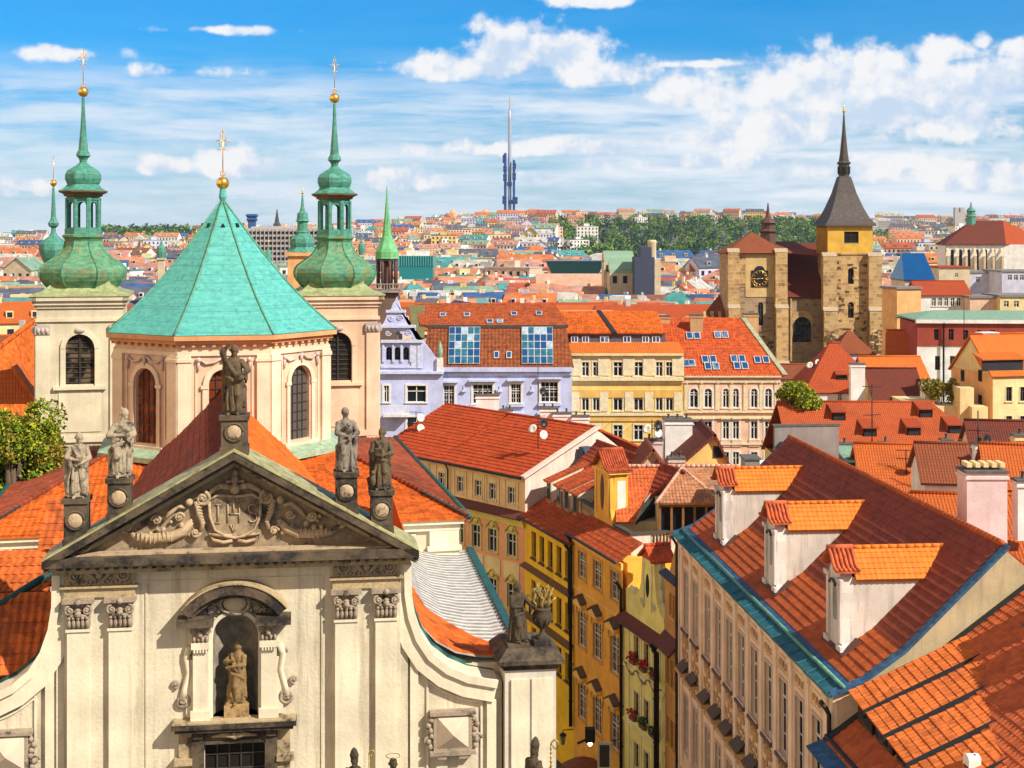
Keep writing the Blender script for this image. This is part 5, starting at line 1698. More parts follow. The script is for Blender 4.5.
bx = MB(); bx.box(q0[0], q1[0], 104.8, 105.5, q1[2] - .35, q0[2] - .3, 1)
rr_ = random.Random(5)
for j in range(40): bx.ball((rr_.uniform(q0[0], q1[0]), rr_.uniform(104.8, 105.3), q0[2] - .28 + rr_.random() * .2), rr_.uniform(.04, .09), 5, 4, 0)
fo = thing('flower_box', 'long box of small red flowers on the ledge behind the terrace balustrade', 'flower box', (0, 0, 0))
bx.build('blooms', [RED, MATS['ledge_dark']], fo)

# ---- yellow house
YF_ = front(P5, P4)
YL = dist(P5, P4)
yh = house_empty('yellow_house', 'bright yellow house with deep windows and shed dormers on a dark red roof', YF_)
plaster('yellow_wall', (.95, .58, .012), .20, (.5, .28, .01))
m = MB()
yw = [hole(x, z, 1.15, h) for x in (1.7, 3.75, 5.8, 7.9, 9.9) for z, h in ((11.55, 2.3), (7.3, 2.3), (3.2, 2.3))]
m.wall(0, YL, -5, 14.6, yw, 0, .38, 0)
m.box(0, YL, .6, 9, 0, 14.5, 0)
m.box(0, YL, -.1, 0, 14.3, 14.6, 0)
m.build('wall', [MATS['yellow_wall']], yh)
for (x0, x1, z0, z1, *_) in yw:
    add_window(yh, x0, z0, x1 - x0, z1 - z0, 'cross', 'trim_yellow', 'sash_brown', 'glass_warm', tr=0, y=.12)
s_ = MB()
for x0, x1, z0, z1, *_ in yw: s_.box(x0 - .1, x1 + .1, -.14, .1, z0 - .16, z0, 0)
s_.slab([(0, -.55, 10.55), (YL, -.55, 10.55), (YL, 0, 10.8), (0, 0, 10.8)], .12, 0); s_.slab([(0, -.55, 6.3), (YL, -.55, 6.3), (YL, 0, 6.55), (0, 0, 6.55)], .12, 0)
s_.build('ledge', [plain('ledge_brown', (.16, .085, .03), .8)], yh)
r = MB()
rz, ry = 21.1, 7.0
r.pantiles((-.3, -.5, 14.75), (YL + .1, -.5, 14.75), (YL + .1, 2.0, 16.3), (-.3, 2.0, 16.3), 0, course=.42, wave=.27, step=.05, jit=.012)
r.pantiles((-.3, 2.0, 16.3), (YL + .1, 2.0, 16.3), (YL + .1, ry, rz), (-.3, ry, rz), 1, course=.42, wave=.27, step=.05, jit=.012)
r.pantiles((YL + .1, 2.2, 16.5), (YL + 2.4, 2.2, 16.5), (YL + 6, ry, rz), (YL + .1, ry, rz), 1, course=.42, wave=.27, step=.05, jit=.012)
r.ridge((-.3, ry, rz + .04), (YL + 6, ry, rz + .04), .13, 1)
r.slab([(YL + 4, 14, 15.5), (-.3, 14, 15.5), (-.3, ry, rz), (YL + 6, ry, rz)], .2, 1)
r.build('roof', [MATS['row_tile'], clay('row_tile_dark', (.30, .06, .03), .35)], yh)
gutter(yh, -.3, YL, -.55, 14.72)
drain(yh, YL - .25, -.3, 9, 14.7, .13, 'black_metal')
for i, x in enumerate((0.9, 3.4, 5.3, 7.3)):
    d = MB()
    y0 = 1.7
    zb, zt = 15.9, 18.1
    d.box(x, x + 1.0, y0, y0 + .15, zb, zt, 0)
    for xx, s2 in ((x, -1), (x + 1.0, 1)):
        q = [(xx, y0, zb), (xx, y0 + 3.9, zt + 1.45), (xx, y0, zt)]
        d.slab(q if s2 > 0 else q[::-1], .12, 1)
    dm = d.build('shed_dormer', [plaster('dormer_brown', (.34, .17, .05), .3), plaster('dormer_pale', (.72, .66, .52), .25)], yh)
    rr2 = MB(); rr2.pantiles((x - .1, y0 - .3, zt - .02), (x + 1.1, y0 - .3, zt - .02), (x + 1.1, y0 + 3.9, zt + 1.55), (x - .1, y0 + 3.9, zt + 1.55), 0, course=.42, wave=.27)
    rr2.build('dormer_roof', [MATS['row_tile']], dm)
    wv = MB(); wv.box(x + .15, x + .85, y0 - .03, y0, zb + .55, zt - .15, 0); wv.box(x + .22, x + .78, y0 - .045, y0 - .03, zb + .62, zt - .22, 1)
    wv.build('window', [MATS['sash_brown'], MATS['glass']], dm)

# ---- pink and lime house with the low red roof
KF = front(P6, P5)
KL = dist(P6, P5)
kh = house_empty('pink_house', 'pink and lime house with a shallow red tiled roof carrying antenna masts', KF)
plaster('pink_wall', (.88, .42, .23), .18, (.5, .22, .12))
plaster('peach_wall', (.88, .58, .30), .18, (.5, .3, .16))
plaster('pink_lime', (.72, .60, .16), .18)
plaster('pink_cream', (.80, .66, .34), .15)
m = MB()
kx = [2.5, 4.95, 7.4, 9.8, 12.3, 14.7, 17.4]
kt = [1.4, 4.3, 7.2, 10.05, 12.75, 14.85, 17.5]
kw_ = [hole(x, z, 1.2, h) for x in kx for z, h in ((10.9, 2.05), (6.35, 2.1), (2, 2.2))]
kw3 = [hole(x, 15.65, .92, 1.45) for x in kt]
m.wall(-3, KL, -5, 14.2, kw_, 0, .2, 0)
m.wall(-3, KL, 14.2, 18.2, kw3, 0, .2, 1)
m.poly([(KL, 0, 0), (KL, 14, 0), (KL, 14, 18.2), (KL, 8.63, 21.8), (KL, 0, 18.2)], 2)
m.box(-3, KL - .05, .5, 14, 0, 18.1, 0)
for x in kt:
    for dx in (-.55, 1.25): m.box(x + dx, x + dx + .2, -.08, 0, 15.3, 17.7, 3)
    m.box(x - .15, x + 1.07, -.05, 0, 17.15, 17.6, 3)
for x in kx:
    m.box(x - .5, x + 1.7, -.06, 0, 8.9, 10.4, 3)
    for z in (13.0, 8.5):
        m.tube([(x - .3, -.08, z + .05), (x + .1, -.1, z + .5), (x + .6, -.12, z + .85), (x + 1.1, -.1, z + .5), (x + 1.5, -.08, z + .05)], .09, 5, 4)
        m.ball((x + .6, -.08, z + .35), (.35, .1, .3), 8, 5, 4)
m.box(-3, KL, -.35, 0, 14.15, 14.5, 4); m.box(-3, KL, -.2, 0, 13.75, 14.15, 4)
m.build('wall', [MATS['pink_wall'], MATS['peach_wall'], plaster('gable_rose', (.72, .56, .48), .3), MATS['pink_cream'], MATS['pink_lime']], kh)
for (x0, x1, z0, z1, *_) in kw_: add_window(kh, x0, z0, x1 - x0, z1 - z0, 'tee', 'trim_lime', 'sash_white', 'glass', tr=.22)
for (x0, x1, z0, z1, *_) in kw3: add_window(kh, x0, z0, x1 - x0, z1 - z0, 'tee', 'trim_cream', 'sash_white', 'glass', tr=.12)
c = MB(); c.slab([(-3, -.75, 14.55), (KL + .1, -.75, 14.55), (KL + .1, 0, 15.15), (-3, 0, 15.15)], .12, 0)
c.build('pent_roof', [plain('pent_maroon', (.13, .035, .025), .8)], kh)
r = MB()
kz = dict(course=.55, wave=.45, amp=.008, step=.06, seg=2, jit=.012)
clay('pink_tile', (.43, .062, .014), .32, (.16, .03, .015), .25)
r.pantiles((-2.6, -.45, 18.25), (7.5, -.45, 18.25), (7.0, 8.63, 22.0), (-3.2, 8.63, 22.0), 0, **kz)
r.pantiles((7.5, -.45, 18.3), (KL + .1, -.45, 18.3), (KL + .1, 8.63, 21.95), (7.5, 8.63, 21.95), 0, **kz)
r.slab([(KL + .1, 18, 18.2), (-3, 18, 18.2), (-3, 8.63, 21.95), (KL + .1, 8.63, 21.95)], .2, 0)
r.ridge((-3, 8.63, 22.02), (KL, 8.63, 21.98), .13, 0)
r.build('roof', [MATS['pink_tile']], kh)
c = MB()
c.slab([(KL - .05, -.5, 18.42), (KL + .45, -.5, 18.42), (KL + .45, 8.7, 22.12), (KL - .05, 8.7, 22.12)], .25, 0)
c.build('verge_coping', [plaster('coping_rose', (.74, .58, .50), .3)], kh)
gutter(kh, -2.6, KL, -.5, 18.2, .13, 'black_metal')
drain(kh, 8.9, -.25, 14.6, 18.2, .08, 'black_metal')
bxm = MB(); bxm.box(KL + .3, KL + .9, 6.2, 7.2, 18.9, 20.4, 0); bxm.build('vent_box', [plain('vent_blue', (.05, .09, .16), .6)], kh)
# ------------------------------------------------------------------ carved figures
stone('st_light', (.40, .32, .22), (.05, .042, .035), .46, 3.4)
stone('st_grey', (.25, .205, .16), (.035, .032, .03), .52, 2.6)
stone('st_brown', (.135, .092, .048), (.022, .02, .017), .52, 2.4)
stone('st_bronze', (.075, .052, .028), (.02, .018, .015), .5, 2.4)
stone('st_gold', (.26, .165, .065), (.07, .045, .025), .4, 3.0)
def cap_(mb, a, b, ra, rb, n=8):
    """a limb: tapered tube with rounded ends"""
    mb.tube([a, b], [ra, rb], n); mb.ball(a, ra, n, 6); mb.ball(b, rb, n, 6)
def statue(name, label, loc, rotz, h, mat, arms, head=(0, 0, 0), lean=0.0, knee=1, robe='long', beard=True, extra=None, seed=1, mitre=False, hood=False, tip=0.016, bald=False):
    """a robed figure of unit height carved in one piece; faces -y before it is turned"""
    rr = random.Random(seed)
    m = MB()
    def X(z): return lean * (z - .1)
    if robe != 'bust':
        spine = [(0, 0, .02, .155, .135), (0, 0, .10, .150, .13), (.0, 0, .25, .138, .118), (0, 0, .40, .132, .112), (0, 0, .52, .130, .105), (0, 0, .62, .118, .092), (0, 0, .72, .122, .090), (0, 0, .77, .112, .085), (0, .0, .82, .075, .065)]
    else:
        spine = [(0, 0, .50, .15, .12), (0, 0, .62, .118, .092), (0, 0, .72, .128, .090), (0, 0, .78, .132, .085), (0, .0, .82, .10, .075)]
    vs, fs, n = [], [], 20
    for (x, y, z, rx, ry) in spine:
        for i in range(n):
            a = 2 * math.pi * i / n
            k = 1 + (.11 * math.sin(a * 5 + z * 6 + seed) + .08 * math.sin(a * 9 - z * 11)) * (1 if z < .6 else .3)
            vs.append((X(z) + x + rx * k * math.cos(a), y + ry * k * math.sin(a), z))
    for j in range(len(spine) - 1):
        for i in range(n):
            q = (i + 1) % n
            fs.append((j * n + i, j * n + q, (j + 1) * n + q, (j + 1) * n + i))
    fs.append(list(range(n - 1, -1, -1))); fs.append([(len(spine) - 1) * n + i for i in range(n)])
    m.add(vs, fs)
    # neck and head
    hx, hy, hz = X(.92) + head[0] * .03, -.025 + head[1] * .03, .925
    cap_(m, (X(.8), 0, .80), (hx * .9, hy * .6, .88), .052, .042)
    rot = Matrix.Rotation(head[0] * .35, 3, 'Y') @ Matrix.Rotation(head[2], 3, 'Z') @ Matrix.Rotation(.12 + head[1] * -.2, 3, 'X')
    hc = Vector((hx, hy, hz))
    m.ball(hc, (.056, .064, .074), 12, 9, rot=rot)
    def HP(x, y, z): return hc + rot @ Vector((x, y, z))
    m.ball(HP(0, -.058, -.008), (.010, .014, .018), 6, 5)
    m.ball(HP(0, -.050, .016), (.036, .012, .008), 8, 4)
    m.ball(HP(0, -.050, -.034), (.02, .012, .007), 6, 4)
    for s in (-1, 1): m.ball(HP(s * .05, 0, -.004), (.008, .014, .018), 5, 4)
    if beard:
        m.ball(HP(0, -.045, -.060), (.030, .024, .042), 8, 6); m.ball(HP(0, -.048, -.095), (.018, .018, .026), 7, 5)
    if hood: m.ball(HP(0, .018, .015), (.064, .062, .078), 12, 8)
    elif mitre:
        m.tube([HP(0, 0, .03), HP(0, 0, .08), HP(0, 0, .15), HP(0, 0, .19)], [.058, .066, .042, .008], 10)
    elif not bald:
        m.ball(HP(0, .016, .022), (.057, .056, .060), 12, 8)
        for i in range(9): m.ball(HP(.056 * math.cos(i * .7 + .2), .02 + .045 * abs(math.sin(i * .7)), -.02 + .01 * (i % 3)), .018, 6, 4)
    if robe != 'bust':
        # leading knee, feet, folds of cloth
        kx = knee * .06
        cap_(m, (kx * .9, -.05, .50), (kx * 1.15, -.125, .30), .072, .052); cap_(m, (kx * 1.15, -.12, .30), (kx * 1.2, -.085, .05), .046, .034)
        for s in (-1, 1): cap_(m, (s * .055, -.09, .022), (s * .075, -.165, .016), .03, .02)
        for i in range(13):
            a = -math.pi / 2 + (i - 6) * .34 + rr.uniform(-.1, .1)
            z0, z1 = rr.uniform(.38, .6), rr.uniform(.03, .12)
            b = a + rr.uniform(-.35, .35)
            m.tube([(X(z0) + .115 * math.cos(a), .095 * math.sin(a), z0), (.15 * math.cos((a + b) / 2), .13 * math.sin((a + b) / 2), (z0 + z1) / 2), (.155 * math.cos(b), .138 * math.sin(b), z1)], [.010, .021, .027], 6)
        s = -knee
        m.tube([(X(.78) + s * .10, -.05, .80), (X(.66) + s * .03, -.105, .68), (-s * .06, -.118, .57), (-s * .12, -.07, .50)], [.022, .03, .034, .03], 7)
        m.tube([(s * .12, -.05, .56), (0, -.125, .50), (-s * .11, -.09, .47), (-s * .14, .0, .40), (-s * .13, .04, .12)], [.024, .034, .036, .04, .03], 7)
        m.tube([(s * .13, .02, .76), (s * .155, .05, .55), (s * .15, .06, .25), (s * .13, .05, .04)], [.045, .05, .05, .04], 8)
    hands = []
    for (sh, eb, wr, fdir) in arms:
        sh = Vector((sh[0] + X(.78), sh[1], sh[2]))
        eb, wr = Vector(eb), Vector(wr)
        m.ball(sh, .052, 9, 7)
        cap_(m, sh, eb, .047, .040); cap_(m, eb, wr, .040, .022)
        m.tube([eb, eb.lerp(wr, .55)], [.048, .040], 8)
        hang = eb.lerp(wr, .4)
        m.tube([hang, hang + Vector((0, .01, -.10)), hang + Vector((0, .03, -.17))], [.036, .032, .012], 7)
        hands.append((wr, (wr - eb).normalized(), Vector(fdir)))
    if extra: extra(m, rr)
    me = m.mesh('carving', [mat])
    o = bpy.data.objects.new('carving', me)
    COL.objects.link(o)
    rm = o.modifiers.new('fuse', 'REMESH'); rm.mode = 'VOXEL'; rm.voxel_size = .0068; rm.use_smooth_shade = True
    sm = o.modifiers.new('smooth', 'SMOOTH'); sm.factor = .5; sm.iterations = 1
    dg = bpy.context.evaluated_depsgraph_get()
    ev = o.evaluated_get(dg)
    fused = bpy.data.meshes.new_from_object(ev)
    bpy.data.objects.remove(o, do_unlink=True)
    f = MB()
    f.v = [tuple(v.co * h) for v in fused.vertices]
    f.f = [list(p.vertices) for p in fused.polygons]
    f.m = [0] * len(f.f); f.s = [True] * len(f.f)
    for (wr, d, fd) in hands:                      # palm, four bent fingers and a thumb
        fd = fd.normalized(); side = d.cross(fd)
        if side.length < .1: side = d.cross(Vector((1, .2, .3)))
        side.normalize(); bend = side.cross(d).normalized()
        pc = wr + d * .022
        f.ball(pc * h, .021 * h, 8, 6)
        f.ball((pc + d * .014) * h, .020 * h, 8, 6)
        for i, L in enumerate((.030, .036, .034, .027)):
            base = pc + d * .022 + side * (i - 1.5) * .0105
            mid = base + (d * .8 + fd * .3).normalized() * L * .55
            end = mid + (d * .4 + fd * .8).normalized() * L * .5
            f.tube([base * h, mid * h, end * h], [.0062 * h, .0056 * h, .0042 * h], 5)
        tb = pc - side * .018
        f.tube([tb * h, (tb - side * .014 + d * .014 + fd * .006) * h, (tb - side * .012 + d * .030 + fd * .012) * h], [.0075 * h, .0066 * h, .005 * h], 5)
    b = f.build(name, [mat], None, loc, rotz)
    tag(b, label, 'statue')
    return b
SH = .115
def arm(s, e, w, f=(0, -1, 0)): return ((s * SH, -.01, .755), e, w, f)
def plinth_top(i): x, z = PEDS[i]; return tuple(CH.world(x, -.15, z - .01))
def book(m, c, s=1.0):
    m.T = Matrix.Translation(c) @ Matrix.Rotation(.4, 4, 'X'); m.box(-.05 * s, .05 * s, -.015, .02, -.065 * s, .065 * s); m.T = None
def lamb(m, rr):
    m.ball((.10, -.14, .62), (.06, .05, .085), 8, 6); m.ball((.09, -.17, .70), .032, 7, 5); m.tube([(.12, -.13, .56), (.14, -.12, .45)], [.02, .012], 6)
def eagle(m, rr):
    m.ball((-.13, -.09, .16), (.06, .07, .11), 9, 7); m.ball((-.13, -.13, .29), (.035, .04, .04), 8, 6); m.tube([(-.13, -.16, .29), (-.13, -.20, .27)], [.014, .004], 5)
    m.tube([(-.13, -.05, .24), (-.20, -.02, .16), (-.19, .0, .04)], [.03, .045, .02], 7)
def orb(m, rr):
    m.ball((.10, -.13, .545), .062, 12, 8)
    m.tube([(.10, -.10, .49), (.11, -.06, .3), (.10, -.04, .1)], [.03, .035, .03], 7)
def scroll(m, rr): m.tube([(-.02, -.15, .60), (.05, -.14, .50)], [.02, .02], 7)
def child(m, rr):
    m.ball((.02, -.14, .66), (.05, .05, .08), 8, 6); m.ball((.0, -.17, .76), .036, 8, 6); m.tube([(.03, -.15, .60), (.0, -.17, .50)], [.03, .018], 6)
def ox(m, rr): m.ball((.09, -.10, .20), (.06, .06, .10), 8, 6); m.ball((.09, -.14, .10), (.05, .05, .05), 7, 5)
f8 = RAD(8)
statue('statue', 'pale stone figure holding a tablet, lowest on the left pediment slope', plinth_top(0), f8 + .25, 2.0, MATS['st_light'],
       [arm(-1, (-.17, -.06, .62), (-.02, -.16, .60)), arm(1, (.18, -.04, .61), (.06, -.16, .55))], head=(.3, .5, .2), lean=.03, knee=1, extra=lambda m, r: (book(m, (.02, -.15, .60)), ox(m, r)), seed=3)
statue('statue', 'pale stone figure cradling a lamb, upper one on the left pediment slope', plinth_top(1), f8 + .30, 2.12, MATS['st_light'],
       [arm(-1, (-.18, -.05, .62), (-.01, -.17, .63)), arm(1, (.19, -.05, .63), (.10, -.17, .58))], head=(.6, .9, .5), lean=.06, knee=-1, extra=lamb, seed=4)
statue('statue', 'dark figure raising one arm and holding an orb, on the pediment apex', plinth_top(2), f8 - .15, 2.18, MATS['st_brown'],
       [arm(-1, (-.16, -.12, .90), (-.07, -.15, 1.00), (.2, -.2, 1)), arm(1, (.20, -.04, .64), (.13, -.14, .60))], head=(.4, .9, .3), lean=-.02, knee=1, extra=orb, seed=8)
statue('statue', 'grey hooded figure with folded hands, upper one on the right pediment slope', plinth_top(3), f8 + .2, 2.0, MATS['st_grey'],
       [arm(-1, (-.17, -.07, .62), (-.01, -.15, .57)), arm(1, (.17, -.08, .62), (.05, -.16, .55))], head=(.1, .7, .1), lean=-.02, knee=-1, hood=True, beard=False, extra=child, seed=12)
statue('statue', 'dark figure with a book and an eagle, lowest on the right pediment slope', plinth_top(4), f8 - .1, 1.95, MATS['st_brown'],
       [arm(-1, (-.17, -.07, .61), (-.04, -.16, .58)), arm(1, (.18, -.06, .60), (.06, -.15, .58))], head=(-.2, .8, -.3), lean=.02, knee=1, extra=lambda m, r: (book(m, (-.03, -.16, .62), 1.2), eagle(m, r)), seed=15)
statue('statue', 'gilded brown figure with crossed arms standing in the arched niche', tuple(CH.world(.05, .12, 25.14)), f8 - .6, 1.95, MATS['st_gold'],
       [arm(-1, (-.16, -.09, .66), (.02, -.15, .70)), arm(1, (.18, -.05, .64), (.02, -.16, .62))], head=(-.2, .6, -.5), lean=.05, knee=1, beard=False, bald=True, seed=21)
pb = MB(); pb.box(-.38, .38, -.3, .3, 0, .42); pb.box(-.33, .33, -.26, .26, .42, .46)
po = pb.build('niche_plinth', [stone('plinth_stone', (.40, .26, .11), (.09, .06, .03), .4)], church, (.05, .14, 24.70))
statue('statue', 'dark robed figure standing beside the flaming urn on the right pier', tuple(CH.world(9.04, .3, 26.65)), f8 + .55, 1.95, MATS['st_bronze'],
       [arm(-1, (-.17, -.05, .62), (-.06, -.15, .62)), arm(1, (.19, -.06, .64), (.24, -.15, .58), (0, -.3, -1))], head=(.3, .3, .6), lean=-.03, knee=-1, extra=scroll, seed=31)
urn = thing('flaming_urn', 'dark urn with gilded flames on the right pier', 'urn', tuple(CH.world(9.86, .32, 26.72)), f8)
u = MB()
u.lathe([(.22, 0), (.22, .08), (.10, .14), (.08, .30), (.20, .46), (.31, .66), (.33, .80), (.26, .92), (.30, .97), (.30, 1.0), (.16, 1.02)], 14, 0, 0, 0)
for k in range(10):
    a = 2 * math.pi * k / 10; u.tube([(.1 * math.cos(a), .1 * math.sin(a), .36), (.24 * math.cos(a), .24 * math.sin(a), .5), (.33 * math.cos(a), .33 * math.sin(a), .68)], .025, 5)
u.build('vessel', [MATS['st_bronze']], urn)
u = MB(); rr_ = random.Random(2)
for k in range(20):
    a, r0 = rr_.uniform(0, 6.28), rr_.uniform(.02, .16)
    x, y = r0 * math.cos(a), r0 * math.sin(a)
    hgt = rr_.uniform(.35, .85)
    u.tube([(x, y, .98), (x * 1.6 + rr_.uniform(-.06, .06), y * 1.6, .98 + hgt * .4), (x * 1.9 + rr_.uniform(-.1, .1), y * 1.8, .98 + hgt * .75), (x * 2.6 + rr_.uniform(-.14, .14), y * 2.2, .98 + hgt)], [.06, .06, .04, .008], 5)
for k in range(14):
    a, r0 = rr_.uniform(0, 6.28), rr_.uniform(.2, .5)
    x, z = r0 * math.cos(a), 1.45 + r0 * math.sin(a) * .8
    u.tube([(x * .6, rr_.uniform(-.1, .1), z - .1), (x, 0, z), (x + .08, 0, z + .05)], [.02, .035, .008], 5)
u.build('flames', [plain('old_gold', (.40, .29, .09), .5, .4, var=.5, scale=8)], urn)
# figures whose heads rise into the frame from the balustrade in front of the church
def bust_at(px, py, Y): return at(px, py, Y)
def crozier(m, rr): pass
b1 = at(533, 738, 40.5)
statue('statue', 'dark bishop in a mitre turning his back, in front of the right pier', (b1.x, b1.y, b1.z - 2.05 * 1.1), 2.2, 2.05, MATS['st_bronze'],
       [arm(-1, (-.18, -.05, .62), (-.12, -.18, .66)), arm(1, (.18, -.04, .62), (.12, -.16, .55))], mitre=True, seed=41, knee=1)
cz = at(551, 768, 40.3)
c = MB(); top = at(551, 745, 40.3)
c.tube([(cz.x, cz.y, cz.z - 1.5), tuple(top)], .025, 6)
c.tube([(top.x + .12 - .12 * math.cos(t) * (1 - t / 12), top.y, top.z + .16 * math.sin(t) * (1 - t / 12)) for t in [i * .45 for i in range(15)]], .028, 6)
for k in range(8): c.ball((top.x, top.y, top.z - .12 * k - .1), .04, 6, 4)
tag(c.build('crozier', [MATS['old_gold']]), 'gilded crozier held upright beside the dark bishop at the right pier', 'crozier')
b2 = at(355, 747, 41.0)
statue('statue', 'dark mitred head just showing below the right pilasters', (b2.x, b2.y, b2.z - 2.0 * 1.1), -.2, 2.0, MATS['st_bronze'], [arm(-1, (-.18, -.05, .62), (-.1, -.16, .6)), arm(1, (.18, -.05, .62), (.1, -.16, .6))], mitre=True, seed=43)
c = MB(); top = at(369, 754, 41.0)
c.tube([(top.x, top.y, top.z - 2.2), tuple(top)], .02, 6)
c.tube([(top.x + .09 - .09 * math.cos(t) * (1 - t / 12), top.y, top.z + .12 * math.sin(t) * (1 - t / 12)) for t in [i * .45 for i in range(15)]], .022, 6)
tag(c.build('crozier', [MATS['old_gold']]), 'thin gilded crozier beside the mitred head below the right pilasters', 'crozier')
b3 = at(393, 758, 41.0)
statue('statue', 'dark bare head with a wire halo, right of the mitred head', (b3.x, b3.y, b3.z - 2.0), .3, 2.0, MATS['st_bronze'], [arm(-1, (-.18, -.05, .62), (-.1, -.16, .6)), arm(1, (.18, -.05, .62), (.1, -.16, .6))], seed=44)
c = MB(); c.tube([(b3.x + .2 * math.cos(t), b3.y + .2 * math.sin(t), b3.z + .06) for t in [i * math.pi / 8 for i in range(17)]], .012, 5)
tag(c.build('wire_halo', [MATS['old_gold']]), 'thin wire halo above the bare dark head at the lower edge', 'halo')
# terrace on which those figures stand, just out of the frame
bl = MB()
for (q, hh) in ((b1, b1.z - 2.05 * 1.1), (b2, b2.z - 2.2), (b3, b3.z - 2.0)): bl.box(q.x - .35, q.x + .35, q.y - .35, q.y + .35, 0, hh)
bl.box(-15, 1.8, 40.0, 42.0, 0, 18.6)
tag(bl.build('porch_balustrade', [stone('porch_stone', (.4, .33, .22), amount=.4)]), 'stone porch in front of the church whose statues rise into view', 'porch')
# ------------------------------------------------------------------ houses in the middle distance
tiles('t_long', (.47, .092, .024), moss=.3); tiles('t_orange', (.54, .12, .022), moss=.25); tiles('t_red', (.43, .075, .02), moss=.25); tiles('t_brown', (.27, .075, .03), moss=.35)
tiles('t_maroon', (.17, .038, .022), moss=.3); tiles('t_mansard', (.42, .115, .035), moss=.25, wave=.4, course=.5); tiles('t_bright', (.66, .17, .026), moss=.18)
for nm, c in (('w_cream', (.76, .60, .30)), ('w_ochre', (.70, .42, .10)), ('w_white', (.78, .76, .72)), ('w_pink', (.74, .48, .36)), ('w_grey', (.46, .45, .44)), ('w_blue', (.50, .55, .82)), ('w_yellow', (.78, .56, .18)), ('w_beige', (.62, .50, .34)), ('w_redbrown', (.34, .055, .03)), ('w_salmon', (.78, .50, .34)), ('w_lilac', (.56, .55, .70)), ('w_apricot', (.74, .40, .16))):
    plaster(nm, c, .28)
copper('roof_green', (.22, .36, .25), .2); copper('roof_teal', (.03, .30, .32), .2); plain('roof_slate', (.07, .075, .09), .6); plain('roof_blue', (.02, .10, .32), .4); plain('roof_flat', (.22, .21, .20), .9)
plain('skylight_frame', (.55, .56, .56), .5)

def X_at(px, Y): return (px - 512) / FPX * Y
def Z_at(py, Y): return CAMZ + (HORIZON - py) / FPX * Y
def roof_gable(fr_parent, L, D, ze, zr, mat, x0=0.0, over=.35, hip0=0.0, hip1=0.0, back=True, name='roof', yr=None):
    """saddle or hipped roof over a body L by D whose front wall is y=0"""
    yr = D / 2 if yr is None else yr
    m = MB()
    a, b = x0 - over, x0 + L + over
    k = (zr - ze) / yr
    zo = ze - over * k
    m.slab([(a, -over, zo), (b, -over, zo), (b - hip1 - (over if hip1 else 0), yr, zr), (a + hip0 + (over if hip0 else 0), yr, zr)], .18, 0)
    kb = (zr - ze) / max(D - yr, .1); zb = ze - over * kb
    m.slab([(b, D + over, zb), (a, D + over, zb), (a + hip0 + (over if hip0 else 0), yr, zr), (b - hip1 - (over if hip1 else 0), yr, zr)], .18, 0)
    if hip1: m.slab([(b, -over, zo), (b, D + over, zb), (b - hip1 - over, yr, zr)], .18, 0)
    if hip0: m.slab([(a, D + over, zb), (a, -over, zo), (a + hip0 + over, yr, zr)], .18, 0)
    m.tube([(a + hip0, yr, zr + .05), (b - hip1, yr, zr + .05)], .13, 6, 0)
    return m.build(name, [MATS[mat]], fr_parent)
def body(parent, L, D, z0, ze, wmat, holes=(), zr=None, yr=None, bands=(), bmat=None, x0=0.0, depth=.2, name='wall'):
    m = MB()
    m.wall(x0, x0 + L, z0, ze, holes, 0, depth, 0)
    yr = D / 2 if yr is None else yr
    for x, s in ((x0, -1), (x0 + L, 1)):
        q = [(x, 0, z0), (x, D, z0), (x, D, ze)] + ([(x, yr, zr - .15)] if zr else []) + [(x, 0, ze)]
        m.poly(q if s > 0 else q[::-1], 0)
    m.poly([(x0 + L, D, z0), (x0, D, z0), (x0, D, ze), (x0 + L, D, ze)], 0)
    for (za, zb, pr_) in bands: m.box(x0 - .02, x0 + L + .02, -pr_, .0, za, zb, 1)
    return m.build(name, [MATS[wmat], MATS[bmat or wmat]], parent)
def win_rects(F_, rects):
    out = []
    for a, b, c, d in rects:
        x0, z1 = F_.loc(a, c); x1, z0 = F_.loc(b, d)
        out.append((x0, z0, x1 - x0, z1 - z0))
    return out
def skylight(parent, F_, px, py, w, h, p0, slope, yb, zb, mat='glass_blue'):
    """roof window lying on a slope that starts at (yb, zb) and rises by slope per metre"""
    # sight line meets the sloping plane
    d = Vector(((px - 512) / FPX, 1.0, (HORIZON - py) / FPX)); c = Vector((0, 0, CAMZ)) - F_.o
    n = Vector((0, -slope, 1))
    dl = Vector((d.dot(F_.ux), d.dot(F_.uy), d.z)); cl = Vector((c.dot(F_.ux), c.dot(F_.uy), c.z))
    t = (zb - slope * yb - cl.dot(n) * 1.0) / dl.dot(n)
    p = cl + dl * t
    k = 1 / math.sqrt(1 + slope * slope); u = Vector((0, k, slope * k)); nn = Vector((0, -slope * k, k))
    def P(x, v, e): return p + Vector((x, 0, 0)) + u * v + nn * e
    m = MB()
    m.slab([P(-w / 2, -h / 2, .12), P(w / 2, -h / 2, .12), P(w / 2, h / 2, .12), P(-w / 2, h / 2, .12)], .12, 0)
    m.slab([P(-w / 2 + .09, -h / 2 + .1, .135), P(w / 2 - .09, -h / 2 + .1, .135), P(w / 2 - .09, h / 2 - .1, .135), P(-w / 2 + .09, h / 2 - .1, .135)], .01, 1)
    return m.build('skylight', [MATS['skylight_frame'], MATS[mat]], parent)
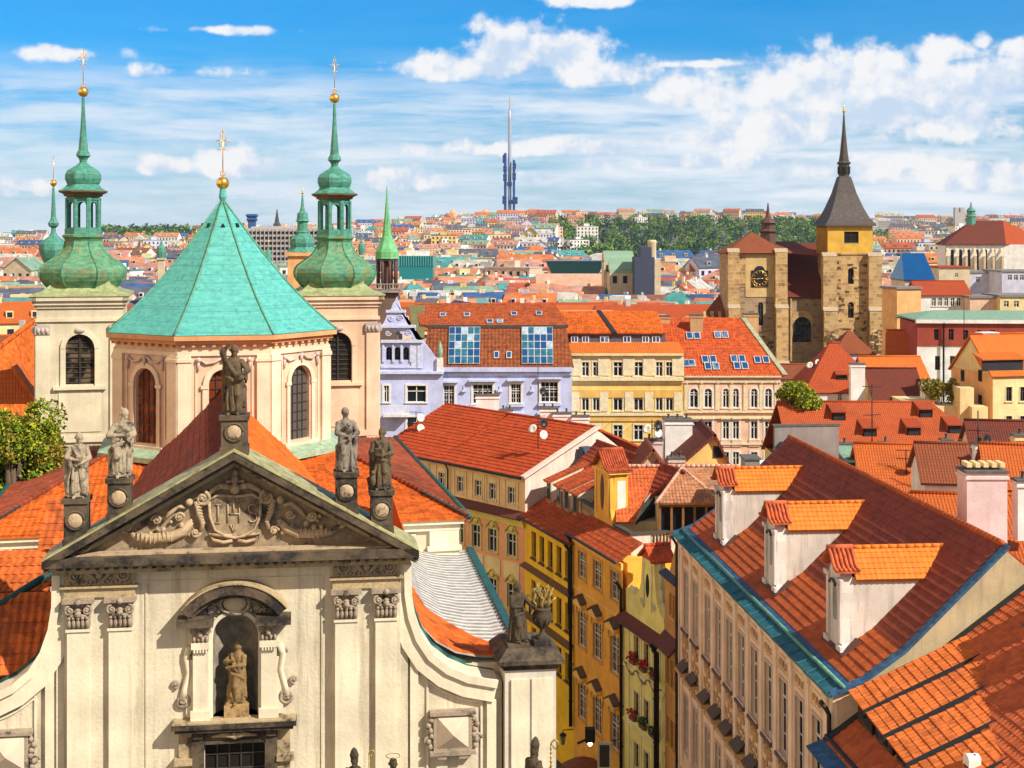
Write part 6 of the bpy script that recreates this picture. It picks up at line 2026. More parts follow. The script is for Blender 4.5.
def hatch(parent, F_, px, py, w, slope, yb, zb, mat, h=.9):
    """little shed dormer on a slope"""
    d = Vector(((px - 512) / FPX, 1.0, (HORIZON - py) / FPX)); c = Vector((0, 0, CAMZ)) - F_.o
    n = Vector((0, -slope, 1))
    dl = Vector((d.dot(F_.ux), d.dot(F_.uy), d.z)); cl = Vector((c.dot(F_.ux), c.dot(F_.uy), c.z))
    t = (zb - slope * yb - cl.dot(n)) / dl.dot(n); p = cl + dl * t
    m = MB(Matrix.Translation(p))
    L = h / max(slope - .22, .1)
    m.slab([(-w / 2 - .12, -.3, h - .07), (w / 2 + .12, -.3, h - .07), (w / 2 + .12, L, h + .22 * L), (-w / 2 - .12, L, h + .22 * L)], .12, 0)
    for s in (-1, 1):
        q = [(s * w / 2, 0, 0), (s * w / 2, L, slope * L), (s * w / 2, 0, h - .1)]
        m.slab(q if s > 0 else q[::-1], .1, 0)
    m.box(-w / 2, w / 2, .0, .1, -.1, h - .1, 1)
    return m.build('roof_hatch', [MATS[mat], MATS['verge_black']], parent)
def antenna(x, y, z, h, label, n=2, dishes=1, seed=0, rot=0):
    rr = random.Random(seed)
    t = thing('antenna_mast', label, 'antenna', (x, y, z), rot, 'rooftop antennas')
    m = MB()
    m.tube([(0, 0, -.4), (0, 0, h)], .045, 6, 0)
    for i in range(n):
        zz = h * (.55 + .42 * i / max(1, n - 1)); s = rr.choice((-1, 1))
        m.tube([(-.7 * s, .2, zz), (.7 * s, -.2, zz)], .025, 5, 0)
        for k in range(7):
            q = -0.65 + k * .21
            m.tube([(q * s, -.28 * q - .28, zz), (q * s, -.28 * q + .28, zz)], .016, 4, 0)
    m.build('mast', [MATS['black_metal']], t)
    for i in range(dishes):
        s = (-1) ** i
        zz = h * (.35 + .2 * i)
        d = MB(Matrix.Translation((s * .45, -.3, zz)) @ Matrix.Rotation(RAD(65 + 10 * s), 4, 'X') @ Matrix.Rotation(.5 * s, 4, 'Y'))
        d.lathe([(.02, .0), (.25, .04), (.42, .12), (.43, .13), (.25, .06), (.02, .02)], 14, 0, 0, 0, 0)
        d.tube([(0, .35, .1), (0, 0, .45)], .02, 4, 0)
        d.build('satellite_dish', [MATS['dish_white' if rr.random() < .7 else 'black_metal']], t)
    return t

# ---- blue mansard house with its stepped gable
Y0 = 165.0
BH = Frame(X_at(424, Y0), Y0, 0)
bh_ = house_empty('mansard_house', 'pale blue house with a steep tiled mansard and two big glazed roof panels', BH)
ze, zm, zr = Z_at(367, Y0), Z_at(327, Y0 + 2.6), Z_at(303, Y0 + 8)
LB = BH.loc(572, 367)[0]
bw = win_rects(BH, [(443.7, 454.3, 385.6, 405), (473, 492.5, 384.5, 403.5), (511, 521, 384, 403), (541, 558, 382, 402), (443.7, 454.3, 417, 436), (473, 492.5, 417, 436), (511, 521, 417, 436), (541, 558, 417, 436)])
body(bh_, LB, 16, 0, ze, 'w_blue', [hole(*w_) for w_ in bw], bands=[(ze - .5, ze, .5), (ze - .9, ze - .5, .25)], bmat='w_blue')
for i, w_ in enumerate(bw):
    add_window(bh_, *w_, 'cross', 'trim_white', 'sash_white', 'glass', tr=.22)
for (x, z, w_, h) in bw:
    hd = MB(); hd.box(x - .45, x + w_ + .45, -.45, 0, z + h + .35, z + h + .55, 0); hd.box(x - .4, x + w_ + .4, -.35, 0, z - .4, z - .22, 0)
    hd.build('window_hood', [MATS['trim_blue']], bh_)
for px in (464, 500, 532): 
    hd = MB(); x, z = BH.loc(px, 390); hd.box(x - .25, x + .25, -.3, 0, z - .2, z, 0); hd.box(x - .08, x + .08, -.1, 0, z, z + .5, 0)
    hd.build('wall_bracket', [MATS['trim_blue']], bh_)
r = MB()
r.pantiles((-.2, -.25, ze), (LB + .2, -.25, ze), (LB - .6, 2.6, zm), (.3, 2.6, zm), 0, course=.5, wave=.42, amp=.03, step=.05)
r.slab([(LB + .2, -.25, ze), (LB + .2, 14, ze), (LB - .6, 13, zm), (LB - .6, 2.6, zm)], .1, 0)
r.box(0, LB - .3, 2.4, 2.9, zm - .1, zm + .25, 1)
r.build('mansard_roof', [clay('mansard_brown', (.26, .075, .028), .3), MATS['ledge_dark']], bh_)
r = MB()
r.pantiles((-.6, 2.5, zm + .2), (LB - .3, 2.5, zm + .2), (LB - 1.8, 8, zr), (-1.6, 8, zr), 0, course=.4, wave=.3)
r.slab([(LB - .3, 14, zm + .2), (-1, 14, zm + .2), (-1.6, 8, zr), (LB - 1.8, 8, zr)], .15, 0)
r.build('upper_roof', [clay('upper_rust', (.38, .085, .026), .3)], bh_)
sl_u = (zr - zm - .2) / 5.5
for (px, py) in ((443, 315), (467, 315), (490, 321.5), (500, 321.5), (514, 314), (539, 313.5)):
    skylight(bh_, BH, px, py, .75, .9, None, sl_u, 2.5, zm + .28)
sl_m = (zm - ze) / 2.85
for px in (496.5, 509): skylight(bh_, BH, px, 355, .6, .9, None, sl_m, -.25, ze + .12)
plain('pane_teal', (.03, .15, .24), .15, var=.4); plain('pane_white', (.40, .50, .60), .2, var=.3)
for (pa, pb_, ya, yb) in ((448.7, 480, 328.5, 362), (521.7, 553, 328, 361.5)):
    m = MB()
    xa, xb = BH.loc(pa, 345, .9)[0], BH.loc(pb_, 345, .9)[0]
    k = 1 / math.sqrt(1 + sl_m ** 2); u = Vector((0, k, sl_m * k)); nn = Vector((0, -sl_m * k, k))
    o_ = Vector((xa, -.25, ze)) + u * .35 + nn * .12
    Lh = (zm - ze) / (sl_m * k) - .45
    rr_ = random.Random(int(pa))
    def P(x, v, e): return o_ + Vector((x, 0, 0)) + u * v + nn * e
    Wd = xb - xa
    m.slab([P(0, 0, .12), P(Wd, 0, .12), P(Wd, Lh, .12), P(0, Lh, .12)], .12, 0)
    NC, NR = 5, 5
    for i in range(NC):
        for j in range(NR):
            x0, x1 = Wd * i / NC + .045, Wd * (i + 1) / NC - .045
            v0, v1 = Lh * j / NR + .045, Lh * (j + 1) / NR - .045
            m.slab([P(x0, v0, .14), P(x1, v0, .14), P(x1, v1, .14), P(x0, v1, .14)], .015, rr_.choice((1, 1, 2, 3)))
    m.build('glazed_panel', [MATS['skylight_frame'], MATS['glass_blue'], MATS['pane_teal'], MATS['pane_white']], bh_)
G = Frame(X_at(383, Y0 - .8), Y0 - .8, 0)
gb_ = house_empty('gabled_house', 'lilac blue house front with a stepped renaissance gable and three arches', G)
def gp(px, py): return G.loc(px, py)
out = [gp(380, 372), gp(443, 372), gp(443, 364), gp(436, 357), gp(430, 350), gp(423, 341.5), gp(416, 339), gp(415, 326), gp(409, 324), gp(406, 318), gp(404, 311), gp(400.5, 309), gp(399, 303), gp(397.5, 301), gp(396.5, 297), gp(395, 301), gp(393, 303), gp(391, 309), gp(388, 311), gp(386, 318), gp(383, 324), gp(380, 326)]
m = MB()
gw_ = win_rects(G, [(386, 392, 347, 360), (394.5, 400.5, 347, 360), (403, 409, 347, 360)])
zt_ = gp(400, 342)[1]; zb_ = gp(400, 372)[1]
m.prism([q for q in out if q[1] >= zt_ - .05], 0, .8, 0)
xr = gp(443, 372)[0]; xl = gp(380, 372)[0]
m.wall(xl, gp(423, 372)[0], zb_, zt_, [hole(*q, True) for q in gw_], 0, .5, 0)
m.prism([gp(423, 372), gp(443, 372), gp(443, 364), gp(436, 357), gp(430, 350), gp(423, 341.5)], 0, .8, 0)
lw = win_rects(G, [(407, 426, 385.6, 402), (384, 389, 385.6, 402), (407, 426, 417, 434)])
m.wall(xl, xr, 0, zb_, [hole(*q) for q in lw], 0, .25, 0)
m.box(xl, xr - .1, .9, 10, 0, zb_, 0)
for py, e in ((372, .5), (341, .35), (326, .3), (311, .2)):
    a = {372: (380, 444), 341: (381, 423), 326: (382, 416), 311: (386, 406)}[py]
    m.box(gp(a[0], py)[0], gp(a[1], py)[0], -e, .2, gp(400, py)[1] - .18, gp(400, py)[1] + .12, 1)
for px in (383.5, 393.3, 401.7, 411): m.box(gp(px, 350)[0] - .12, gp(px, 350)[0] + .12, -.15, 0, gp(px, 362)[1], zt_ - .2, 1)
for px in (414, 420): m.box(gp(px, 350)[0] - .3, gp(px, 350)[0] + .3, -.12, 0, gp(px, 368)[1], gp(px, 343)[1], 1)
m.ball(gp(398, 333)[:1] + (-.02,) + gp(398, 333)[1:], (.25, .06, .25), 10, 6, 2)
for px, py in ((388, 333), (408, 333), (391, 318), (400, 318)):
    q = gp(px, py); m.spiral(q[0], q[1], -.05, .35, 1.4, .07, 0, 1 if px > 396 else -1, mat=1)
q = gp(397, 366); m.box(q[0] - 1.8, q[0] + 1.8, -.15, 0, q[1] - .2, q[1], 1)
m.build('wall', [MATS['w_blue'], MATS['trim_blue'], MATS['glass']], gb_)
for w_ in gw_: add_window(gb_, *w_, 'tee' + 'arch', 'trim_blue', 'sash_dark', 'glass', tr=.1, y=.2)
for w_ in lw: add_window(gb_, *w_, 'tee', 'trim_white', 'sash_white', 'glass', tr=.2)
pl = MB(); q = gp(440, 372)
pl.box(q[0] - .35, q[0] + .35, -.3, .4, q[1], q[1] + 1.6, 0); pl.lathe([(.14, q[1] + 1.6), (.3, q[1] + 2.0), (.34, q[1] + 2.4), (.2, q[1] + 3.0), (.05, q[1] + 3.5)], 10, q[0], .05, 0, 1)
pl.build('corner_finial', [MATS['trim_white'], MATS['roof_green']], gb_)
r = MB(); q = gp(445, 367)
r.slab([(gp(412, 340)[0], 1, zt_ + .5), (gp(424, 340)[0], 1, zt_ + .4), (gp(421, 306)[0], 8, Z_at(305, Y0 + 8)), (gp(404, 306)[0], 8, Z_at(305, Y0 + 8))], .2, 0)
r.build('roof', [copper('roof_moss', (.16, .15, .06), .4)], gb_)
bl_ = MB(); q = gp(392, 414)
bl_.box(gp(384, 410)[0], gp(410, 410)[0], -1.2, 0, q[1] - .2, q[1], 0)
for i in range(10): x = gp(384, 410)[0] + i * .32; bl_.box(x, x + .08, -1.2, -1.12, q[1], q[1] + 1.0, 0)
bl_.box(gp(384, 410)[0], gp(410, 410)[0], -1.22, -1.1, q[1] + 1.0, q[1] + 1.1, 0)
bl_.build('balcony', [MATS['trim_white']], gb_)

# ---- cream and ochre house
Y1 = 172.0
CF = Frame(X_at(569.5, Y1), Y1, 0)
chs = house_empty('cream_house', 'cream and ochre house with a dark attic storey under twin red roofs', CF)
L1 = CF.loc(683, 360)[0]
zc, zcor = Z_at(353, Y1), Z_at(378, Y1)
cols = [(582, 589), (593, 599.6), (613.6, 622.5), (634, 643), (656, 662.6), (666, 673)]
r1 = win_rects(CF, [(a, b, 362, 376) for a, b in cols])
r2 = win_rects(CF, [(a, b, 393, 410.5) for a, b in cols] + [(a, b, 425, 440) for a, b in cols])
m = MB()
m.wall(0, L1, zcor, zc, [hole(*q) for q in r1], 0, .22, 0)
m.wall(0, L1, 0, zcor, [hole(*q) for q in r2], 0, .22, 1)
m.box(.05, L1 - .05, .5, 14, 0, zc - .05, 0)
for (py, e, h, mt) in ((353, .4, .3, 0), (377.5, .45, .35, 2), (380.5, .25, .3, 1), (390, .12, .9, 3), (413, .3, .3, 2), (416, .15, .6, 3)):
    z = Z_at(py, Y1); m.box(-.05, L1 + .05, -e, .0, z - h, z, mt)
for px in (575, 604, 629, 649, 678): 
    x = CF.loc(px, 365)[0]; m.box(x - .7, x + .7, -.12, 0, zcor + .3, zc - .5, 4)
    m.box(x - .5, x + .5, -.15, 0, Z_at(411, Y1), Z_at(392, Y1), 4)
for px in (577, 604, 628, 650): 
    x, z = CF.loc(px, 424); m.add([(x - .9, -.4, z - 1.2), (x + .9, -.4, z + .4), (x + .9, 0, z + .4), (x - .9, 0, z - 1.2)], [(0, 1, 2, 3)], 4)
m.build('wall', [MATS['w_cream'], MATS['w_yellow'], MATS['trim_cream'], MATS['w_ochre'], MATS['trim_cream']], chs)
for w_ in r1 + r2: add_window(chs, *w_, 'tee', 'trim_cream', 'sash_white', 'glass', tr=.16)
m = MB()
m.slab([(-.2, -.4, zc), (L1 + .2, -.4, zc), (L1 - .3, 2.0, zc + 1.15), (.1, 2.0, zc + 1.15)], .15, 0)
m.build('apron_roof', [MATS['t_bright']], chs)
za0, za1 = Z_at(343.5, Y1 + 2), Z_at(333, Y1 + 2)
m = MB(); m.box(.1, CF.loc(665, 340, 2)[0], 2.0, 13, zc, za1, 0)
m.build('attic', [plain('attic_slate', (.10, .10, .14), .8)], chs)
for (a, b) in ((571, 578), (582, 589), (600, 609), (623, 631), (642, 649), (652, 660)):
    x0, z1 = CF.loc(a, 336, 1.95); x1, z0 = CF.loc(b, 342.5, 1.95)
    mm = MB(); mm.box(x0, x1, 1.9, 2.0, z0, z1, 0); mm.box(x0 + .12, (x0 + x1) / 2 - .06, 1.885, 1.9, z0 + .1, z1 - .1, 1); mm.box((x0 + x1) / 2 + .06, x1 - .12, 1.885, 1.9, z0 + .1, z1 - .1, 1)
    mm.build('window', [MATS['sash_white'], MATS['glass_blue']], chs)
for (a, b, c_, d_) in ((566, 614, 559, 598), (612, 665, 598, 657)):
    m = MB()
    A = CF.loc(a, 333, 1.6); B = CF.loc(b, 333, 1.6); Cc = CF.loc(d_, 311, 8); D = CF.loc(c_, 311, 8)
    m.pantiles((A[0], 1.6, A[1]), (B[0], 1.6, B[1]), (Cc[0], 8, Cc[1]), (D[0], 8, D[1]), 0, course=.5, wave=.35)
    m.slab([(B[0], 1.5, B[1]), (B[0], 13, B[1]), (Cc[0], 8, Cc[1])], .15, 0)
    m.build('roof', [MATS['clay_orange']], chs)
m = MB(); q0, q1 = CF.loc(598, 311, 8), CF.loc(614, 333, 1.5)
m.slab([(q1[0] - .2, 1.45, q1[1] + .1), (q1[0] + .35, 1.45, q1[1] + .1), (q0[0] + .35, 8, q0[1] + .12), (q0[0] - .2, 8, q0[1] + .12)], .25, 0)
m.build('fire_wall', [MATS['verge_black']], chs)
for (a, b, t_, bt) in ((655.5, 669.5, 314, 331),):
    x0, z1 = CF.loc(a, t_, 9); x1, z0 = CF.loc(b, bt, 9)
    chimney(chs, (x0 + x1) / 2, 9, z0 - 3, z1, x1 - x0, .9, 'chim_brick')
# ---- salmon house
Y2 = 173.0
SF = Frame(X_at(683.3, Y2), Y2, 0)
sh_ = house_empty('salmon_house', 'salmon house with arched white windows and a red roof full of skylights', SF)
L2 = SF.loc(780.5, 380)[0]
zs = Z_at(375, Y2)
cols = [(690, 698), (704.5, 712), (723, 729), (733, 739), (751, 757.5), (765, 772)]
s1 = win_rects(SF, [(a, b, 388.5, 407.5) for a, b in cols]); s2 = win_rects(SF, [(a, b, 421.5, 439) for a, b in cols] + [(a, b, 452, 470) for a, b in cols])
body(sh_, L2, 16, 0, zs, 'w_salmon', [hole(*q, True) for q in s1] + [hole(*q) for q in s2], bands=[(zs - .25, zs, .45), (zs - .9, zs - .65, .18), (Z_at(411, Y2) - .2, Z_at(411, Y2), .25), (Z_at(417, Y2) - .2, Z_at(417, Y2), .2), (Z_at(443, Y2) - .2, Z_at(443, Y2), .2)], bmat='trim_cream')
for w_ in s1: add_window(sh_, *w_, 'teearch', 'trim_white', 'sash_white', 'glass', tr=.2)
for w_ in s2: add_window(sh_, *w_, 'tee', 'trim_white', 'sash_white', 'glass', tr=.2)
m = MB()
for px in (686, 701, 717, 731, 745, 761, 776):
    x = SF.loc(px, 400)[0]; m.box(x - .2, x + .2, -.1, 0, Z_at(410, Y2), zs - .9, 0); m.ball((x, -.1, Z_at(382, Y2)), (.35, .12, .3), 7, 5, 1)
for (x, z, w_, h) in s2[:6]: m.box(x - .3, x + w_ + .3, -.3, 0, z + h + .3, z + h + .5, 0); m.box(x - .3, x + w_ + .3, -.12, 0, z - .9, z - .15, 1)
m.build('facade_trim', [MATS['trim_cream'], MATS['w_pink']], sh_)
A, B = (-2.5, -.45, zs - .05), (L2 + .3, -.45, zs - .05)
ct = SF.loc(741, 317.5, 8.5); dt = SF.loc(655, 318, 8.5)
r = MB()
zrr = ct[1]
r.pantiles(A, B, (ct[0], 8.5, zrr), (dt[0], 8.5, zrr), 0, course=.5, wave=.35)
r.slab([(B[0], 16, zs), (A[0], 16, zs), (dt[0], 8.5, zrr), (ct[0], 8.5, zrr)], .2, 0)
r.build('roof', [clay('salmon_tile', (.50, .088, .022), .22)], sh_)
v = MB(); v.slab([(B[0] - .1, -.5, zs + .12), (B[0] + .5, -.5, zs + .08), (ct[0] + .5, 8.5, zrr + .12), (ct[0] - .1, 8.5, zrr + .16)], .2, 0)
v.slab([(B[0] + .4, -.4, zs), (B[0] + .4, 16, zs), (ct[0] + .4, 8.5, zrr)], .2, 1)
v.build('verge_flashing', [copper('verge_pale', (.34, .36, .24), .3), MATS['w_beige']], sh_)
sls = (zrr - zs + .05) / 8.95
for (px, py, n_) in ((689.5, 336, 1), (697, 336, 1), (717.5, 335, 1), (725, 335, 1), (686, 363.5, 1), (692, 363.5, 1), (705, 359.5, 1), (713, 359.5, 1), (708, 366.5, 1), (716, 366.5, 1), (734, 359, 1), (742, 359, 1), (737, 366, 1), (745, 366, 1), (757.5, 360, 1), (766, 360, 1)):
    skylight(sh_, SF, px, py, .8, 1.25, None, sls, -.45, zs + .05)
for (a, b, t_, bt, y) in ((690, 702.5, 313, 331, 6.5), (743, 758, 312, 329, 8.8)):
    x0, z1 = SF.loc(a, t_, y); x1, z0 = SF.loc(b, bt, y)
    chimney(sh_, (x0 + x1) / 2, y, z0 - 2, z1, x1 - x0, 1.0, 'chim_brick')
# ---- chimney stacks that rise behind the pink house
def stack(pa, pb_, pt, pbm, Y, label, mat='chim_white', pots=2, d=1.0):
    x0, x1 = X_at(pa, Y), X_at(pb_, Y); z1, z0 = Z_at(pt, Y), Z_at(pbm, Y)
    t = thing('chimney_stack', label, 'chimney', ((x0 + x1) / 2, Y, z0), 0, 'free standing chimney stacks')
    chimney(t, 0, 0, -1.5, z1 - z0, x1 - x0, d, mat, pots=pots)
    return t
for (a, b, t_, bt, Y, lab, pots) in ((476, 499, 393, 425, 153, 'broad white chimney stack in front of the second window of the blue house', 3), (500, 513, 408, 432, 152, 'small white chimney stack just right of the broad one before the blue house', 2), (540, 557, 406, 434, 152, 'white chimney stack with a dish before the right end of the blue house', 2), (553, 571, 411, 438, 151, 'low white chimney stack at the right corner of the blue house', 2), (572, 589, 414, 440, 150.5, 'pinkish white chimney stack where blue and cream houses meet', 2)):
    stack(a, b, t_, bt, Y, lab, pots=pots)
stack(664, 691, 417, 458, 128, 'very large white rendered chimney block before the cream house', pots=3, d=2.0)
stack(645, 662, 437, 455, 127.5, 'short pink chimney with dishes left of the large white block', 'chim_pink', pots=2)
stack(668, 684, 455, 472, 120, 'stubby beige chimney on the ridge above the wooden loggia', 'ter_white', pots=2)

def simple_house(name, label, pa, pb_, pe, Y, D, rise, wmat, rmat, hip0=0, hip1=0, wins=(), rot=0.0, z0=0.0, yr=None, style='tee', over=.3, sash='sash_white', group=None):
    F_ = Frame(X_at(pa, Y), Y, RAD(rot))
    h_ = thing(name, label, 'house', tuple(F_.o), F_.r, group)
    L = F_.loc(pb_, pe)[0]; ze = F_.loc(pa, pe)[1]
    ws = win_rects(F_, wins)
    body(h_, L, D, z0, ze, wmat, [hole(*q) for q in ws], ze + rise if not (hip0 and hip1) else None, yr)
    for q in ws: add_window(h_, *q, style, 'trim_white', sash, 'glass', tr=.1)
    if rise: roof_gable(h_, L, D, ze, ze + rise, rmat, hip0=hip0, hip1=hip1, yr=yr, over=over)
    return h_, F_, L, ze
# small yellow gable facing the street, with its dark roof running back
def gable_front(name, label, pa, pb_, pe, papex, Y, D, wmat, rmat, wins=(), rot=0):
    F_ = Frame(X_at(pa, Y), Y, RAD(rot))
    h_ = thing(name, label, 'house', tuple(F_.o), F_.r)
    L, ze = F_.loc(pb_, pe)[0], F_.loc(pb_, pe)[1]; xa, za = F_.loc(*papex)
    m = MB()
    m.prism([(0, 0), (L, 0), (L, ze), (xa, za), (0, ze)], 0, .3, 0); m.box(.02, L - .02, .3, D, 0, ze, 0)
    for q in win_rects(F_, wins): m.box(q[0], q[0] + q[2], -.05, 0, q[1], q[1] + q[3], 1); m.box(q[0] + .1, q[0] + q[2] - .1, -.07, -.05, q[1] + .1, q[1] + q[3] - .1, 2)
    m.build('wall', [MATS[wmat], MATS['sash_dark'], MATS['glass']], h_)
    r = MB()
    k0, k1 = (za - ze) / xa, (za - ze) / (L - xa)
    r.slab([(-.35, D, ze - .35 * k0), (-.35, -.35, ze - .35 * k0), (xa, -.35, za), (xa, D, za)], .2, 0)
    r.slab([(L + .35, -.35, ze - .35 * k1), (L + .35, D, ze - .35 * k1), (xa, D, za), (xa, -.35, za)], .2, 0)
    r.build('roof', [MATS[rmat]], h_)
    return h_, F_
gable_front('small_house', 'small yellow gable with one dark window and a maroon roof by the white block', 677, 731, 466, (715, 433), 121, 9, 'w_yellow', 't_maroon', [(713, 723, 446, 458)])
gable_front('small_house', 'small grey gable between the dark roof and the large white chimney block', 636, 668, 468, (653, 448), 119, 6, 'w_beige', 't_brown')
bx_ = MB(); q0, q1 = at(745, 460, 108), at(774, 476, 108)
bx_.box(q0.x, q0.x + 1.1, 108, 110, q1.z - 3, q0.z, 0); bx_.box(q0.x + 1.1, q1.x, 108.3, 110.5, q1.z - 3, q0.z - .4, 1); bx_.box(q0.x - .1, q0.x + 1.2, 107.9, 110.1, q0.z, q0.z + .12, 2)
tag(bx_.build('roof_terrace', [MATS['fire_grey'], MATS['chim_white'], MATS['cap_grey']]), 'grey and white box of a roof terrace beside the palace gable', 'terrace')

# ---- long red roof with five hatches, behind the palace ridge
Y3 = 141.0
RF = Frame(X_at(797, Y3), Y3, 0)
lr = house_empty('long_house', 'long house under a big red tiled roof with five small hatches', RF)
L3 = RF.loc(1016, 450)[0]; ze3 = Z_at(474, Y3); zr3 = Z_at(402, Y3 + 9)
body(lr, L3, 18, 0, ze3, 'w_yellow')
roof_gable(lr, L3, 18, ze3, zr3, 't_long', hip1=5.6, hip0=0)
sl3 = (zr3 - ze3) / 9
for (px, py) in ((839, 420), (870, 436), (926, 417), (914, 435), (955, 433)): hatch(lr, RF, px, py, 1.35, sl3, 0, ze3 + .05, 't_red', .95)
# ---- clutter between that roof and the palace
def vent_chimney(pa, pb_, pt, pbm, Y, lab, mat='chim_white'): return stack(pa, pb_, pt, pbm, Y, lab, mat, pots=1, d=.9)
vent_chimney(836, 853, 441, 457, 118, 'white chimney left of the green roof lantern behind the palace ridge')
vent_chimney(880, 891, 440, 458, 118, 'slim white chimney above the green roof lantern behind the palace ridge')
vent_chimney(941, 951, 437, 450, 112, 'white chimney with a conical cowl left of the blue awning')
vent_chimney(956, 963, 443, 458, 111, 'thin grey chimney directly right of the conical cowl')
vent_chimney(974, 986, 441, 462, 104, 'grey white chimney beside the tiled lean-to, left of the lead chimney')
vent_chimney(979, 993, 439, 455, 108, 'pale chimney behind the grey white one at right')
vent_chimney(1001, 1010, 455, 470, 103, 'lead grey chimney above the orange roof at right', 'fire_grey')
vent_chimney(1013, 1026, 432, 462, 100, 'cream chimney cut by the right edge, the upper one', 'w_cream')
vent_chimney(1015, 1030, 476, 512, 80, 'white chimney cut by the right edge, the lower one')
lt = thing('roof_lantern', 'flat roof lantern with a pale green metal top behind the palace ridge', 'lantern', (0, 0, 0))
m = MB(); q0, q1 = at(848, 457, 112), at(902, 482, 112)
m.box(q0.x, q1.x, 112, 116, q1.z - 2, q0.z - .15, 1); m.slab([(q0.x - .2, 111.6, q0.z - .25), (q1.x + .2, 111.6, q0.z - .25), (q1.x + .2, 116.2, q0.z + .25), (q0.x - .2, 116.2, q0.z + .25)], .12, 0)
m.build('cover', [MATS['roof_green'], MATS['sash_dark']], lt)
h1, F1, *_ = simple_house('low_house', 'low house with an orange roof right behind the palace ridge', 866, 946, 500, 106, 10, 3.4, 'w_white', 't_orange', rot=-6)
h1, F1, *_ = simple_house('low_house', 'white gabled annex with a striped brown roof left of the pink chimney', 925, 972, 480, 98, 7, 2.0, 'w_white', 't_brown', rot=-8)
h1, F1, *_ = simple_house('low_house', 'orange lower roof beyond the right end of the palace ridge', 930, 1060, 556, 80, 12, 2.4, 'w_white', 't_orange', rot=-8)
h1, F1, *_ = simple_house('low_house', 'small house under a maroon roof at the right edge below the cream house', 978, 1050, 470, 118, 10, 3.4, 'w_pink', 't_maroon', rot=-8)
h1, F1, *_ = simple_house('low_house', 'bright orange roof between the pink chimney and the right edge', 990, 1060, 486, 95, 8, 2.2, 'w_white', 't_orange', rot=-12)
pc_ = stack(962, 1002, 466, 535, 74, 'big pink rendered chimney standing behind the palace ridge', 'chim_pink', pots=0, d=1.6)
ct_ = MB()
for i in range(5): ct_.box(-.9 + i * .42, -.66 + i * .42, -.5, .5, Z_at(464, 74) - Z_at(535, 74) - .1, Z_at(464, 74) - Z_at(535, 74) + .12)
ct_.build('flue_cover', [MATS['w_cream']], pc_)
aw = MB(); q0, q1 = at(940, 456, 108), at(962, 470, 108)
aw.slab([(q0.x, 107, q1.z), (q1.x, 107, q1.z), (q1.x, 109, q0.z), (q0.x, 109, q0.z)], .08)
tag(aw.build('awning', [plain('awning_blue', (.10, .22, .42), .6)]), 'small blue awning on a roof terrace behind the palace', 'awning')
# ---- houses in front of the stone church
def mm_house(name, label, *a, **k): return simple_house(name, label, *a, **k)
mm_house('small_house', 'white tower-like house with a brown pyramid roof below the stone church', 834, 874, 352, 205, 6, 3.0, 'w_lilac', 't_brown', hip0=2.8, hip1=2.8, wins=[(843, 847, 356, 362)])
h2, F2, L2_, z2 = mm_house('small_house', 'white house under a red hipped roof with a white chimney', 806, 884, 390, 172, 10, 5.2, 'w_white', 't_red', hip0=3.9, hip1=4.4, wins=[(838, 842, 394, 402)])
hatch(h2, F2, 842, 380, 1.3, 5.2 / 5, 0, z2, 't_red', .8)
stack(850, 864, 362, 392, 168, 'tall white chimney on the red hipped roof below the stone church', pots=1)
mm_house('small_house', 'pale yellow house with a maroon roof right of the red hipped roof', 876, 925, 402, 165, 9, 3.4, 'w_cream', 't_maroon', wins=[(903, 907, 404, 412)])
mm_house('small_house', 'orange roofed house with a slanted skylight behind the maroon roof', 868, 928, 378, 188, 9, 2.4, 'w_white', 't_bright')
mm_house('small_house', 'low house with a striped orange roof beside the red brown house', 888, 922, 360, 205, 8, 4.0, 'w_yellow', 't_orange', rot=-14)
mm_house('small_house', 'low white house with a dark roof left of the tree', 780, 812, 378, 200, 8, 1.5, 'w_pink', 't_brown')
tw_ = thing('walled_terrace', 'cream yellow terrace walls with bright shrubs below the cream house', 'terrace', (0, 0, 0))
m = MB()
def tb(pa, pb_, pt, pbm, Y, d, mt=0): m.box(X_at(pa, Y), X_at(pb_, Y), Y, Y + d, Z_at(pbm, Y) - 3, Z_at(pt, Y), mt)
tb(905, 934, 402, 420, 160, 6); tb(960, 974, 388, 424, 158, 3); tb(934, 960, 406, 424, 159, 4); tb(925, 932, 386, 410, 163, 2, 1); tb(972, 988, 407, 430, 157, 3)
m.build('wall', [MATS['w_cream'], MATS['w_white']], tw_)
# cream corner house at the right edge
Y4 = 158.0
KF2 = Frame(X_at(993, Y4), Y4, RAD(12))
co = house_empty('corner_house', 'cream corner house with an orange roof and a wide dormer at the right edge', KF2)
ze4 = Z_at(374, Y4); Lk = 16
ww = win_rects(KF2, [(1006, 1012, 387, 401), (1020, 1026, 387, 401), (1006, 1012, 416, 428), (1020, 1026, 416, 428)])
body(co, Lk, 9, 0, ze4, 'w_cream', [hole(*q) for q in ww], ze4 + 4.0)
for q in ww: add_window(co, *q, 'tee', 'trim_cream', 'sash_dark', 'glass', tr=.1)
roof_gable(co, Lk, 9, ze4, ze4 + 4.0, 't_bright', over=.3)
sw = MB()
ya, yb = 1.2, 7.5
for py in (370, 395, 418):
    for y in (2.2, 6.0):
        z = Z_at(py, Y4 + y); sw.box(-.06, 0, y, y + .8, z - 1.3, z, 0); sw.box(-.075, -.06, y + .08, y + .72, z - 1.2, z - .1, 1)
sw.box(-.03, 0.0, 0, 9, 0, ze4, 2)  # ochre skin: shade of the side wall put into its colour
sw.build('side_windows', [MATS['sash_dark'], MATS['glass'], MATS['w_apricot']], co)
hh = hatch(co, KF2, 1003, 370, 5.0, 4.0 / 4.5, 0, ze4 + .05, 't_bright', 1.3)
